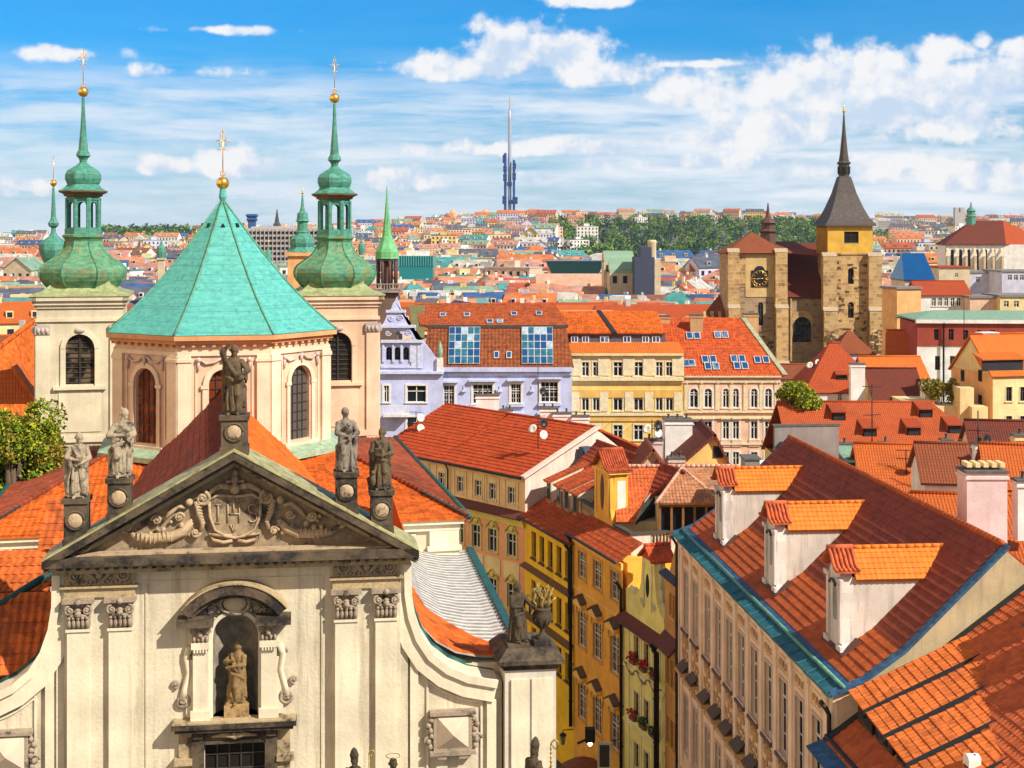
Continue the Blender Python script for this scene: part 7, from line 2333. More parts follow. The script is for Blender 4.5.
ck = MB(); xk, zk = KF2.loc(988, 334, 5); ck.box(xk - .8, xk + .9, 4.6, 5.8, zk - 3, zk, 0); ck.box(xk - 1, xk + 1.1, 4.4, 6.0, zk, zk + .2, 1); ck.build('chimney', [MATS['chim_white'], MATS['chim_white']], co)
# red brown house with the green roof
Y5 = 200.0
GF = Frame(X_at(917, Y5), Y5, RAD(-4))
gh = house_empty('attic_house', 'long white house with a red brown attic storey and a pale green metal roof', GF)
Lg = GF.loc(1040, 340)[0]; zg0, zg1, zg2 = Z_at(377, Y5), Z_at(346, Y5), Z_at(323, Y5)
gwin = win_rects(GF, [(935, 940, 356, 370), (950, 955, 356, 370)])
gwi2 = win_rects(GF, [(934, 938.5, 329, 340), (948.5, 953.5, 329, 340), (963, 968, 330, 340), (977, 981, 330, 340), (990, 995, 330, 340)])
m = MB()
m.wall(0, Lg, 0, zg1, [hole(*q) for q in gwin], 0, .2, 0); m.wall(0, Lg, zg1, zg2, [hole(*q) for q in gwi2], -.1, .3, 1)
m.box(.02, Lg, .4, 12, 0, zg2 - .05, 1); m.box(-.2, Lg, -.5, .2, zg2, zg2 + .5, 0)
m.build('wall', [MATS['w_white'], MATS['w_redbrown']], gh)
for q in gwin + gwi2: add_window(gh, *q, 'tee', 'trim_white', 'sash_dark', 'glass', tr=0, y=-.05)
m = MB(); q = GF.loc(935, 310, 8); q2 = GF.loc(1035, 308, 8)
m.slab([(-.3, -.5, zg2 + .5), (Lg, -.5, zg2 + .5), (q2[0], 8, q[1]), (q[0], 8, q[1])], .2, 0); m.slab([(Lg, 14, zg2), (-.3, 14, zg2), (q[0], 8, q[1]), (q2[0], 8, q[1])], .2, 0)
m.slab([(-.3, 14, zg2 + .4), (-.3, -.5, zg2 + .5), (q[0], 8, q[1])], .2, 0)
m.build('roof', [MATS['roof_green']], gh)
drain(gh, GF.loc(943, 350)[0], -.35, 5, zg2, .14, 'black_metal')
# white school-like house and its ochre neighbour
def flat_block(name, label, pa, pb_, pt, Y, D, wmat, wins=(), rmat='roof_flat', rot=0, cap=.25, capmat=None, sash='sash_white', cat='building'):
    F_ = Frame(X_at(pa, Y), Y, RAD(rot)); h_ = thing(name, label, cat, tuple(F_.o), F_.r)
    L, z = F_.loc(pb_, pt)
    ws = win_rects(F_, wins)
    body(h_, L, D, 0, z, wmat, [hole(*q) for q in ws])
    for q in ws: add_window(h_, *q, 'tee', 'trim_white', sash, 'glass', tr=0)
    m = MB(); m.box(-cap, L + cap, -cap, D + cap, z, z + .35, 0); m.build('roof', [MATS[rmat]], h_)
    return h_, F_, L, z
h3, F3, L3_, z3 = simple_house('white_house', 'white house with a row of windows under a pink metal roof', 920, 970, 294, 262, 9, 2.2, 'w_white', 't_red', wins=[(932 + i * 6.2, 936 + i * 6.2, 298, 306) for i in range(6)], over=.4)
flat_block('windowless_house', 'ochre house showing a blank gable right of the stone tower', 897, 921, 289, 235, 5, 'w_apricot', rot=14)
flat_block('windowless_house', 'pinkish brick block right of the white house with the pink roof', 970, 1002, 298, 258, 9, 'w_pink', rot=0)
flat_block('flat_house', 'cream flat roofed house at the right edge above the green roof', 1000, 1040, 297, 256, 9, 'w_cream', [(1004, 1009, 301, 307), (1014, 1019, 301, 307)])
bg, FB, LB_, zb5 = flat_block('glass_house', 'house with a steep bright blue glass roof', 905, 933, 281, 330, 12, 'w_beige', [(909 + i * 5, 912 + i * 5, 284, 289) for i in range(5)])
m = MB(); m.slab([(-.4, -.5, zb5 + .3), (LB_ + .4, -.5, zb5 + .3), (LB_ - .6, 5, zb5 + 6.3), (.6, 5, zb5 + 6.3)], .3, 0)
m.slab([(LB_ + .4, -.5, zb5 + .3), (LB_ + .4, 12, zb5 + .3), (LB_ - .6, 5, zb5 + 6.3)], .3, 1); m.slab([(-.4, 12, zb5 + .3), (-.4, -.5, zb5 + .3), (.6, 5, zb5 + 6.3)], .3, 0)
m.build('glass_roof', [plain('blue_glass', (.005, .075, .25), .15, var=.3), MATS['roof_teal']], bg)
flat_block('flat_house', 'grey lilac flat roofed block below the white church', 970, 1000, 273, 360, 14, 'w_lilac', [(976, 980, 277, 282), (988, 992, 277, 282)])
flat_block('flat_house', 'lilac block with a roof terrace at the right edge below the white church', 1002, 1040, 272, 350, 14, 'w_lilac', [(1008 + i * 6, 1012 + i * 6, 275, 280) for i in range(3)])
flat_block('flat_house', 'beige house with a pink roof left of the grey lilac block', 939, 970, 268, 340, 12, 'w_beige', [(944, 948, 282, 287), (955, 958, 273, 277)], 't_red')
# trees among the roofs
def leaf_cloud(mb, c, r, n, size, rr, mat=0, squash=1.0):
    for i in range(n):
        while True:
            p = Vector((rr.uniform(-1, 1), rr.uniform(-1, 1), rr.uniform(-1, 1)))
            if .25 < p.length < 1: break
        q = Vector(c) + Vector((p.x * r, p.y * r, p.z * r * squash))
        s = size * rr.uniform(.6, 1.3)
        a = Vector((rr.gauss(0, 1), rr.gauss(0, 1), rr.gauss(0, 1))).normalized(); b = a.cross(Vector((rr.gauss(0, 1), rr.gauss(0, 1), rr.gauss(0, 1)))).normalized()
        c_ = a.cross(b)
        mb.add([q - a * s, q - b * s * .55 + c_ * s * .2, q + a * s, q + b * s * .55 + c_ * s * .2], [(0, 1, 2, 3)], mat)
leafmat('leaf_bright', (.05, .12, .010), (.40, .42, .02)); leafmat('leaf_mid', (.020, .060, .012), (.10, .17, .03)); leafmat('leaf_autumn', (.10, .13, .012), (.34, .24, .03))
plain('bark', (.10, .07, .045), .9)
def tree(label, base, h, clumps, n, size, mat, seed, mat2=None):
    rr = random.Random(seed)
    t = thing('leafy_tree', label, 'tree', tuple(base))
    m = MB()
    m.tube([(0, 0, 0), (.1, 0, h * .3), (0, .1, h * .6)], [h * .03, h * .022, h * .014], 8)
    for c, r in clumps: m.tube([(0, .05, h * .4), (c[0] * .5, c[1] * .5, (h * .45 + c[2]) / 2 + h * .1), c], [h * .014, h * .009, h * .003], 6)
    m.build('trunk', [MATS['bark']], t)
    m = MB()
    for c, r in clumps:
        leaf_cloud(m, c, r, n, size, rr, 0 if (mat2 is None or rr.random() < .7) else 1)
        for k in range(5):
            p = Vector((rr.gauss(0, 1), rr.gauss(0, 1), rr.gauss(0, 1))).normalized() * r * .85
            leaf_cloud(m, Vector(c) + p, r * .38, n // 7, size, rr, 0 if (mat2 is None or rr.random() < .6) else 1)
    m.build('crown', [MATS[mat], MATS[mat2 or mat]], t)
    return t
b0 = at(18, 470, 72)
rr_ = random.Random(3)
cl = [((rr_.uniform(-2.8, 1.6), rr_.uniform(-1.5, 1.5), rr_.uniform(-2.6, 2.9)), rr_.uniform(.8, 1.2)) for i in range(28)]
cl = [((x, y, z + b0.z), r) for (x, y, z), r in cl]
tree('sunlit yellow green tree beside the left onion tower, at the left edge', (b0.x, b0.y, 0), b0.z + 2, cl, 420, .12, 'leaf_bright', 5, 'leaf_autumn')
b0 = at(798, 391, 150)
cl = [((rr_.uniform(-1.7, 1.9), rr_.uniform(-1, 1), b0.z + rr_.uniform(-2.2, .6)), rr_.uniform(.7, 1.1)) for i in range(16)]
tree('bright green bushy tree at the right corner of the salmon house', (b0.x, b0.y, 0), b0.z + 1, cl, 260, .16, 'leaf_bright', 6)
b0 = at(941, 388, 161)
cl = [((rr_.uniform(-1.7, 1.7), rr_.uniform(-.6, .6), b0.z + rr_.uniform(-1.5, .5)), rr_.uniform(.5, .75)) for i in range(14)]
tree('yellow green shrub on the cream walled terrace', (b0.x, b0.y, Z_at(404, 161)), 2, [((c[0], c[1], c[2] - Z_at(404, 161)), r) for c, r in cl], 160, .15, 'leaf_autumn', 7)
# antennas
def on_roof_at(px, py, Y): return at(px, py, Y)
for (px, py, Y, h, lab, n, d, s) in ((416, 437, 147, 2.6, 'antenna mast with dishes at the left end of the pink house roof', 3, 3, 1), (538, 445, 132, 2.7, 'antenna mast with dishes on the red roof of the pink house', 3, 3, 2), (652, 440, 127, 1.8, 'cluster of dishes on the short pink chimney', 1, 3, 3), (872, 452, 112, 5.2, 'tall thin mast above the pale green roof lantern', 2, 0, 4), (906, 470, 108, 1.5, 'low antenna on the orange roof behind the palace ridge', 2, 1, 5), (538, 408, 151, 5, 'thin pole before the right end of the blue house', 0, 1, 6), (978, 455, 104, 3.2, 'mast with a dish beside the grey white chimney', 1, 1, 7), (813, 372, 176, 1.5, 'cluster of pale dishes at the foot of the stone church', 1, 3, 8), (964, 333, 195, 5, 'thin pole in front of the red brown attic storey', 0, 0, 9)):
    q = on_roof_at(px, py, Y); antenna(q.x, q.y, q.z, h, lab, n, d, s)
# ---- things at the bottom of the street
um = thing('street_umbrella', 'brown round parasol standing in the street at the bottom edge', 'umbrella', (at(583, 768, 112).x, 112, -4))
m = MB(); m.lathe([(1.75, 2.55), (1.72, 2.75), (1.2, 3.05), (.6, 3.3), (.04, 3.5)], 10, 0, 0, .2, 0, False); m.build('canopy', [plain('parasol_brown', (.22, .07, .02), .7)], um)
m = MB(); m.tube([(0, 0, 0), (0, 0, 3.5)], .04, 6); m.build('pole', [MATS['black_metal']], um)
la = thing('street_lamp', 'black lantern on a bracket hanging from the yellow house', 'street lamp', (at(563, 738, 110).x, 110, at(563, 738, 110).z))
m = MB(); m.lathe([(.12, -.5), (.24, .2), (.02, .35)], 6, 0, 0, 0, 1, False); m.build('lamp_glass', [MATS['black_metal'], plain('lamp_pane', (.25, .22, .14), .3)], la)
m = MB(); m.tube([(0, 0, .35), (0, 0, .6), (.8, .2, .6)], .04, 5); m.lathe([(.3, .2), (.2, .34), (.05, .42)], 6, 0, 0, 0, 0); m.build('bracket', [MATS['black_metal']], la)
sg = thing('shop_sign', 'dark framed sign box projecting from the foot of the orange house', 'sign', (at(604, 752, 106).x, 105.6, at(604, 752, 106).z))
m = MB(); m.box(-.5, .5, -.12, .12, -1.1, .9, 0); m.box(-.36, .36, -.13, -.12, -.9, .7, 1); m.build('sign_box', [MATS['trim_cream'], MATS['sash_dark']], sg)
m = MB(); m.tube([(.5, 0, .95), (1.2, .3, .95)], .04, 5); m.build('bracket', [MATS['black_metal']], sg)
sg = thing('street_lamp', 'round lit lamp under a dark hood beside the parasol', 'street lamp', (at(590, 742, 103).x, 103, at(590, 742, 103).z))
m = MB(); m.box(-.35, .35, -.3, .3, .05, 1.0); m.tube([(-.9, 0, -.1), (-.3, 0, .15)], .09, 6); m.build('lamp_hood', [MATS['black_metal']], sg)
lm_, t_, b_ = new_mat('lamp_glow'); b_.inputs['Emission Color'].default_value = (1, .75, .45, 1); b_.inputs['Emission Strength'].default_value = 6; MATS['lamp_glow'] = lm_
m = MB(); m.ball((0, -.1, -.1), .16); m.build('lamp_bulb', [MATS['lamp_glow']], sg)

kl = thing('college_wing', 'long orange ribbed roof of a college wing left of the left tower', 'house', (0, 0, 0))
m = MB()
A, B, C, D = [tuple(at(*q)) for q in ((-60, 452, 92), (40, 425, 112), (40, 316, 119), (-60, 392, 97))]
m.pantiles(A, B, C, D, 0, course=.5, wave=.62, amp=.06, step=.03, jit=.01)
m.ridge(D, C, .2, 0, .6)
m.build('roof', [MATS['clay_orange']], kl)
m = MB(); m.vprism([(A[0], A[1] + .4), (B[0], B[1] + .4), (B[0], B[1] + 12), (A[0] - 4, A[1] + 14)], 0, min(A[2], B[2]) - .3, 0); m.build('wall', [MATS['w_cream']], kl)
m = MB()
P_ = [tuple(at(*q)) for q in ((-4, 398, 93), (40, 403, 99), (40, 386, 103), (16, 366, 97))]
m.slab([tuple(at(-6, 372, 92)), tuple(at(14, 368, 92)), tuple(at(40, 404, 92)), tuple(at(-6, 404, 92))][::-1], .2, 1)
m.slab([tuple(at(40, 406, 91.5)), tuple(at(40, 385, 99)), tuple(at(22, 362, 99)), tuple(at(13, 366, 91.5))], .2, 0)
m.build('dormer_roof', [MATS['clay_orange'], MATS['t_orange']], kl)
# ------------------------------------------------------------------ gothic stone church with its square tower
YG = 265.0
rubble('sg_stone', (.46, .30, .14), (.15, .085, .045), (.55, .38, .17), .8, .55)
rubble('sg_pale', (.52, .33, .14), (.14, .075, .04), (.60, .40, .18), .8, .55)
rubble('sg_brown', (.36, .25, .15), (.16, .10, .06), (.42, .30, .18), 1.0, .5)  # darker brown masonry of nave, gable and aisle
plaster('sg_yellow', (.66, .38, .05), .3, (.4, .24, .05)); plaster('sg_buff', (.56, .39, .17), .4, (.3, .2, .1))
plain('spire_slate', (.075, .06, .055), .65, var=.4)
SGF = Frame(X_at(727, YG), YG, RAD(3))
sg_ = thing('gothic_church', 'gothic stone church with a clock gable, a square tower and a dark needle spire', 'church', tuple(SGF.o), SGF.r)
S = SGF.loc
# tower
x0, x1 = S(829, 300)[0], S(872, 300)[0]; W_ = x1 - x0
zt, zm_, zb_ = S(850, 226)[1], S(850, 254)[1], 0
m = MB()
tw_w = win_rects(SGF, [(848, 854, 268, 284), (848, 854, 302, 318)])
m.wall(x0, x1, zb_, zm_, [hole(*q, True) for q in tw_w], 0, .6, 0)
m.box(x0 + .01, x1 - .01, .7, W_, zb_, zm_, 0)
bw_ = win_rects(SGF, [(844, 858.5, 231.5, 243)])
m.wall(x0 - .25, x1 + .1, zm_, zt, [hole(*q) for q in bw_], -.1, .4, 1)
m.box(x0 - .25, x1 + .1, .35, W_, zm_, zt, 1)
m.poly([(x0 - .25, W_, zm_), (x0 - .25, -.1, zm_), (x0 - .25, -.1, zt), (x0 - .25, W_, zt)], 1); m.poly([(x1 + .1, -.1, zm_), (x1 + .1, W_, zm_), (x1 + .1, W_, zt), (x1 + .1, -.1, zt)], 1)
m.box(x0 - .3, x1 + .15, -.2, -.08, zm_ - .1, zm_ + .2, 0)
tow = m.build('tower', [MATS['sg_pale'], MATS['sg_yellow']], sg_)
for q in tw_w: add_window(sg_, *q, 'teearch', 'trim_stone', 'louvre', 'glass_warm', tr=0, y=.3)
for q in bw_: add_window(sg_, *q, 'tee', 'trim_stone', 'louvre', 'glass_warm', tr=.15)
def buttress(pa, pb_, pt, steps, mat='sg_stone', y=0):
    a, b = S(pa, 300, y)[0], S(pb_, 300, y)[0]; z = S(pa, pt, y)[1]
    m = MB(); d = .5; top = z
    for i in range(steps):
        zz = z * (1 - .28 * i)
        m.box(a, b, y - d - .7 * (i + 1), y + .2 - .0 * i, 0, zz, 0)
        m.slab([(a - .1, y - d - .75 * (i + 1), zz), (b + .1, y - d - .75 * (i + 1), zz), (b + .1, y - d - .7 * i, zz + .7), (a - .1, y - d - .7 * i, zz + .7)], .2, 1)
    m.build('buttress', [MATS[mat], MATS['trim_stone']], sg_)
buttress(821.5, 835, 256, 3); buttress(867, 880, 256, 3)
sp = MB(); cx, cy = (x0 + x1) / 2 - .1, W_ / 2
s2 = math.sqrt(2); hw = W_ / 2 + .75
sp.lathe([(hw * s2, zt), (hw * s2 * .99, zt + .3), (hw * s2 * .80, zt + 1.4), (hw * s2 * .62, zt + 3.2), (hw * s2 * .40, zt + 6.0), (hw * s2 * .22, zt + 9.2)], 4, cx, cy, RAD(45), 0, False)
zz = zt + 9.2
sp.lathe([(1.0, zz), (1.0, zz + 2.2), (1.25, zz + 2.4), (1.3, zz + 2.6), (.95, zz + 2.9), (.72, zz + 4.5), (.36, zz + 8.2), (.10, zz + 12)], 8, cx, cy, RAD(22), 0, False)
for k in range(8):
    a = RAD(45 * k); sp.box(cx + .95 * math.cos(a) - .2, cx + .95 * math.cos(a) + .2, cy + .95 * math.sin(a) - .2, cy + .95 * math.sin(a) + .2, zz + .5, zz + 1.9, 1)
sp.build('spire', [MATS['spire_slate'], MATS['black_metal']], tow)
c = MB(); c.ball((cx, cy, zz + 12.2), .3, 8, 6); c.tube([(cx, cy, zz + 12.2), (cx, cy, zz + 13.6)], .07, 5); c.tube([(cx - .35, cy, zz + 13.1), (cx + .35, cy, zz + 13.1)], .06, 5)
c.build('finial', [MATS['gold']], tow)
# rough quoins and dark blocks of the masonry
qm = MB(); rq = random.Random(9)
for (xa, xb, yy, n_) in ((x0, x1, 0, 150), (S(821.5, 300)[0], S(835, 300)[0], -2.6, 60), (S(867, 300)[0], S(880, 300)[0], -2.6, 60), (S(728, 300, -1)[0], S(745, 300, -1)[0], -1, 50), (S(745, 340, -1)[0], S(773, 340, -1)[0], -1, 40)):
    for i in range(n_):
        edge_ = rq.random() < .5
        w_, h_ = rq.uniform(.35, 1.0), rq.uniform(.25, .5)
        xx = (rq.choice((xa, xb - w_)) if edge_ else rq.uniform(xa, xb - w_)); z_ = rq.uniform(17, zm_ - 1) if yy == 0 else rq.uniform(17, zm_ - 14)
        qm.box(xx, xx + w_, yy - rq.uniform(.03, .09), yy, z_, z_ + h_, rq.choice((0, 0, 0, 1, 2)))
qo = qm.build('quoins', [plain('block_dark', (.13, .075, .04), .95, var=.5), plain('block_pale', (.60, .42, .20), .95, var=.3), plain('block_mid', (.30, .17, .08), .95, var=.4)], sg_)
# clock gable
a, b = S(728, 300, -1)[0], S(785, 300, -1)[0]; zc_ = S(757, 253, -1)[1]; za = S(757, 232, 3)[1]
m = MB()
gw2 = win_rects(SGF, [(757, 762, 302, 325)])
m.wall(a, b, 0, zc_, [hole(*q, True) for q in gw2], -1, .6, 0); m.box(a + .01, b - .01, -.3, 7, 0, zc_, 0)
q0, q1 = S(745.5, 297, -1.1), S(774, 254, -1.1); m.box(q0[0], q1[0], -1.12, -.98, q0[1], q1[1], 1)
q0, q1 = S(738.5, 287, -1.1), S(746, 254, -1.1); m.box(q0[0], q1[0], -1.10, -.98, q0[1], q1[1], 2)
gab = m.build('clock_gable', [MATS['sg_brown'], MATS['sg_buff'], MATS['sg_pale']], sg_)
for q in gw2: add_window(sg_, *q, 'teearch', 'trim_stone', 'lead', 'glass', tr=0, y=-1)
for pa, pb_ in ((727, 738), (774, 786)): buttress(pa, pb_, 252, 3, 'sg_pale', -1)
m = MB(); L_ = b - a
e = .6
for q in ([(a - e, -1.8, zc_), (b + e, -1.8, zc_), ((a + b) / 2, 3, za)], [(b + e, -1.8, zc_), (b + e, 8, zc_), ((a + b) / 2, 3, za)], [(a - e, 8, zc_), (a - e, -1.8, zc_), ((a + b) / 2, 3, za)]): m.slab(q, .2, 0)
m.build('gable_roof', [MATS['t_brown']], gab)
ck = MB(); q0, q1 = S(751.5, 287.5, -1.3), S(768, 270, -1.3)
ccx, ccz, rw = (q0[0] + q1[0]) / 2, (q0[1] + q1[1]) / 2, (q1[0] - q0[0]) / 2
ck.prism([(ccx - rw, ccz - rw), (ccx + rw, ccz - rw), (ccx + rw, ccz + rw * 1.0)] + [(ccx + rw * .62 * math.cos(t), ccz + rw * 1.0 + rw * .55 * math.sin(t)) for t in [math.pi * i / 8 for i in range(9)]] + [(ccx - rw, ccz + rw * 1.0)], -1.25, -1.1, 0)
for i in range(12):                                # gilded numerals as strokes round the dial
    t = RAD(30 * i); num = (1, 1, 2, 3, 2, 1, 2, 3, 4, 2, 1, 2)[i]
    for k in range(num):
        o_ = (k - (num - 1) / 2) * .13
        ux, uz = math.sin(t), math.cos(t)
        ck.tube([(ccx + ux * rw * .62 - uz * o_, -1.30, ccz + uz * rw * .62 + ux * o_), (ccx + ux * rw * .9 - uz * o_, -1.30, ccz + uz * rw * .9 + ux * o_)], .05, 4, 1)
ck.tube([(ccx + .97 * rw * math.cos(t), -1.27, ccz + .97 * rw * math.sin(t)) for t in [2 * math.pi * i / 24 for i in range(25)]], .05, 4, 1)
ck.tube([(ccx + .1, -1.33, ccz), (ccx - rw * .72, -1.33, ccz - .05)], .08, 4, 1); ck.tube([(ccx, -1.33, ccz), (ccx + rw * .45, -1.33, ccz + .1)], .09, 4, 1)
ck.build('clock', [MATS['black_metal'], MATS['gold']], sg_)
# nave
n0, n1 = S(786, 300, 2)[0], x0; zn = S(800, 297, 2)[1]; zr_ = S(800, 243, 14)[1]
m = MB(); nw_ = win_rects(SGF, [(795.5, 814, 317.5, 343)])
nq = [(q[0], q[1], q[2], q[3]) for q in nw_]
m.wall(n0 - 4, n1 + 2, 0, zn, [hole(*q, True) for q in nq], 2, .8, 0); m.box(n0 - 4, n1 + 2, 3, 26, 0, zn, 0)
q0 = nq[0]
for i in range(12):
    t0, t1 = math.pi * i / 12, math.pi * (i + 1) / 12; c0 = q0[0] + q0[2] / 2; zc0 = q0[1] + q0[3] - q0[2] / 2
    m.prism([(c0 + r * math.cos(t), zc0 + r * (1.25 if r > q0[2] / 2 + .1 else 1.0) * math.sin(t)) for r, t in ((q0[2] / 2, t0), (q0[2] / 2 + .6, t0), (q0[2] / 2 + .6, t1), (q0[2] / 2, t1))], 1.8, 2, 1)
m.box(S(790, 330, 2)[0], S(791.5, 330, 2)[0], 1.7, 2, 0, zn, 1)
m.build('nave_wall', [MATS['sg_brown'], MATS['sg_pale']], sg_)
add_window(sg_, *nq[0], 'leadarch', 'trim_stone', 'lead', 'glass', tr=0, y=2)
m = MB(); m.slab([(n0 - 4, 1.5, zn), (n1 + 2, 1.5, zn), (n1 + 2, 14, zr_), (n0 - 4, 14, zr_)], .3, 0); m.slab([(n1 + 2, 27, zn), (n0 - 4, 27, zn), (n0 - 4, 14, zr_), (n1 + 2, 14, zr_)], .3, 0)
p0, p1, pa_ = S(775, 247, 12), S(826, 262, 12), S(786, 241, 14)
m.build('nave_roof', [MATS['t_maroon']], sg_)
m = MB(); qa, qb, qc, qd = S(778, 252, 4), S(812, 252, 4), S(800, 241.5, 12), S(775, 241.5, 12)
m.slab([(qa[0], 4, qa[1]), (qb[0] + 1.5, 4, qb[1] - .5), (qc[0] - 1, 12, qc[1]), (qd[0], 12, qd[1])], .2, 0); m.build('cross_roof', [MATS['t_brown']], sg_)
m = MB(); q = S(768, 240, 9); zt0 = q[1]
def zs_(py): return S(768, py, 9)[1]
m.lathe([(1.5, zs_(246)), (1.4, zs_(233)), (1.7, zs_(232)), (1.75, zs_(231)), (1.2, zs_(229)), (1.2, zs_(224)), (1.6, zs_(223)), (1.2, zs_(220)), (.55, zs_(217.5)), (.35, zs_(214)), (.1, zs_(203))], 8, q[0], 9, 0, 0, False)
m.build('ridge_turret', [plain('turret_brown', (.10, .05, .04), .7)], sg_)
m = MB(); qa, qb = S(698, 318, 3), S(729, 287, 8)
m.slab([(qa[0], 0, qa[1] + .3), (qb[0], 0, qa[1] + .3), (qb[0], 9, qb[1]), (qb[0] - .5, 9, qb[1])], .25, 0)
m.box(qa[0] + .4, qb[0], .5, 9, 0, qa[1] + .1, 1)
for i in range(5): x = qa[0] + .5 + i * 1.4; m.slab([(x, -1.6, qa[1] - 2.6), (x + .5, -1.6, qa[1] - 2.6), (x + .5, .5, qa[1] + 1.4), (x, .5, qa[1] + 1.4)], .4, 2)
m.build('aisle', [MATS['t_brown'], MATS['sg_brown'], MATS['sg_pale']], sg_)

# ------------------------------------------------------------------ white church with the steep dark red roof, far right
YM = 620.0
MF = Frame(X_at(946, YM), YM, RAD(-6))
mc = thing('steep_church', 'white gothic church with a very steep dark red roof and tall buttresses', 'church', tuple(MF.o), MF.r)
Lm = MF.loc(1003, 245)[0]; zme = Z_at(244.5, YM); zmr = Z_at(220.5, YM + 10)
mw = [(2.0 + i * (Lm - 3) / 6, zme - 12, 1.3, 10) for i in range(6)]
m = MB(); m.wall(0, Lm, 0, zme, [hole(*q, True) for q in mw], 0, 1, 0); m.box(0, Lm + 14, 1.2, 20, 0, zme - .1, 0); m.box(Lm, Lm + 22, .1, 1.1, 0, zme, 0)
m.build('wall', [MATS['w_white']], mc)
for i in range(7):
    x = .6 + i * (Lm - 1.2) / 6; b_ = MB(); b_.box(x - .45, x + .45, -2.6, 0, 0, zme - 5, 0); b_.slab([(x - .5, -2.7, zme - 5), (x + .5, -2.7, zme - 5), (x + .5, .1, zme - 1), (x - .5, .1, zme - 1)], .3, 0)
    b_.build('buttress', [MATS['w_beige']], mc)
for q in mw: add_window(mc, *q, 'leadarch', 'trim_stone', 'lead', 'glass', tr=0)
m = MB(); xr0, xr1 = MF.loc(972, 221, 10)[0], MF.loc(1003, 220, 10)[0]
m.slab([(-.8, -1, zme), (Lm + 1, -1, zme), (xr1, 10, zmr), (xr0, 10, zmr)], .3, 0); m.slab([(-.8, 21, zme), (-.8, -1, zme), (xr0, 10, zmr)], .3, 0)
m.build('roof', [MATS['t_maroon']], mc)
m = MB(); m.slab([(Lm + 1, -1, zme), (Lm + 24, 12, zme), (xr1, 10, zmr)], .3, 0); m.slab([(Lm + 24, 12, zme), (-.8, 21, zme), (xr0, 10, zmr), (xr1, 10, zmr)], .3, 0)
m.build('choir_roof', [MATS['t_red']], mc)
m = MB(); x = MF.loc(971, 222, 10)[0]
def zq(py): return Z_at(py, YM + 10)
m.lathe([(2.2, zq(228)), (2.0, zq(217)), (2.4, zq(216.5)), (1.7, zq(215)), (1.7, zq(212)), (2.1, zq(211)), (1.2, zq(208.5)), (.5, zq(207)), (.15, zq(202))], 8, x, 10, 0, 0, False)
m.build('ridge_turret', [MATS['lantern_copper']], mc)

# ------------------------------------------------------------------ towers on the skyline
YT = 2700.0
tv = thing('television_tower', 'tall slender television tower of steel tubes with box cabins on the far hill', 'tower', tuple(at(509.5, 219, YT)), 0)
zt0 = at(509.5, 219, YT).z
def tz(py): return Z_at(py, YT) - zt0
plain('tv_blue', (.01, .06, .34), .4, .3); plain('tv_pale', (.40, .46, .60), .4, .2); plain('tv_red', (.62, .30, .28), .5)
k = YT / FPX
for (dx, top, r) in ((-5.0, 153, 1.7), (.2, 117, 2.2), (5.2, 160, 1.5)):
    m = MB(); y = 6 if dx == .2 else 0
    m.lathe([(r * k * .8, -20), (r * k * .8, tz(top))], 12, dx * k * .85, y, 0, 0); m.build('shaft', [MATS['tv_pale' if dx == .2 else 'tv_blue']], tv)
m = MB(); m.lathe([(1.9 * k, tz(119)), (1.3 * k, tz(111)), (.6 * k, tz(110))], 10, .2 * k, 6, 0, 0); m.lathe([(.6 * k, tz(111)), (.4 * k, tz(97))], 8, .2 * k, 6, 0, 1)
m.build('antenna', [MATS['tv_pale'], MATS['tv_red']], tv)
for (dx, ya, yb, w_, h) in ((-5, 196, 204, 4.2, 3), (5.5, 197, 204, 5.2, 3), (-4.5, 166, 172, 3.6, 3), (4.8, 163, 169, 3.4, 3), (-4.5, 174, 181, 3.8, 3), (4.6, 173, 180, 3.6, 3), (0, 182, 186, 5, 3), (-6, 155, 163, 1.6, 2), (1.5, 200, 204, 4, 3)):
    m = MB(); m.box((dx - w_ / 2) * k, (dx + w_ / 2) * k, -5, 9, tz(yb), tz(ya), 0)
    for j in range(2): m.box((dx - w_ / 2) * k - .2, (dx + w_ / 2) * k + .2, -5.3, 9.2, tz(yb) + (j + .35) * (tz(ya) - tz(yb)) / 2, tz(yb) + (j + .6) * (tz(ya) - tz(yb)) / 2, 1)
    m.build('cabin', [MATS['tv_blue'], MATS['glass']], tv)
def green_tower(name, label, px, Y, prof, wallw, wallmat, pyb, cmat='lantern_copper', pyc=None, cross=None, n=8):
    """little steeple: profile in photo pixels (row, half width)"""
    t = thing(name, label, 'church tower', (X_at(px, Y), Y, 0))
    kk = Y / FPX
    m = MB(); m.lathe([(hw * kk * 1.05, Z_at(py, Y)) for py, hw in prof], n, 0, 0, RAD(22), 0, False); m.build('steeple', [MATS[cmat]], t)
    if wallw:
        m = MB(); h = wallw * kk; m.box(-h, h, -h, h, 0, Z_at(pyb, Y), 0); m.box(-h - .3, h + .3, -h - .3, h + .3, Z_at(pyb, Y) - .5, Z_at(pyb, Y), 0); m.build('tower_body', [MATS[wallmat]], t)
    if cross:
        m = MB(); m.ball((0, 0, Z_at(cross[0], Y)), cross[1] * kk, 10, 7); m.tube([(0, 0, Z_at(cross[0], Y)), (0, 0, Z_at(cross[2], Y))], .05 * kk ** .5 * 1.6, 5)
        z = Z_at(cross[2] + (cross[0] - cross[2]) * .22, Y); m.tube([(-1.6 * kk, 0, z), (1.6 * kk, 0, z)], .05 * kk ** .5 * 1.4, 5); m.build('gilded_cross', [MATS['gold']], t)
    return t
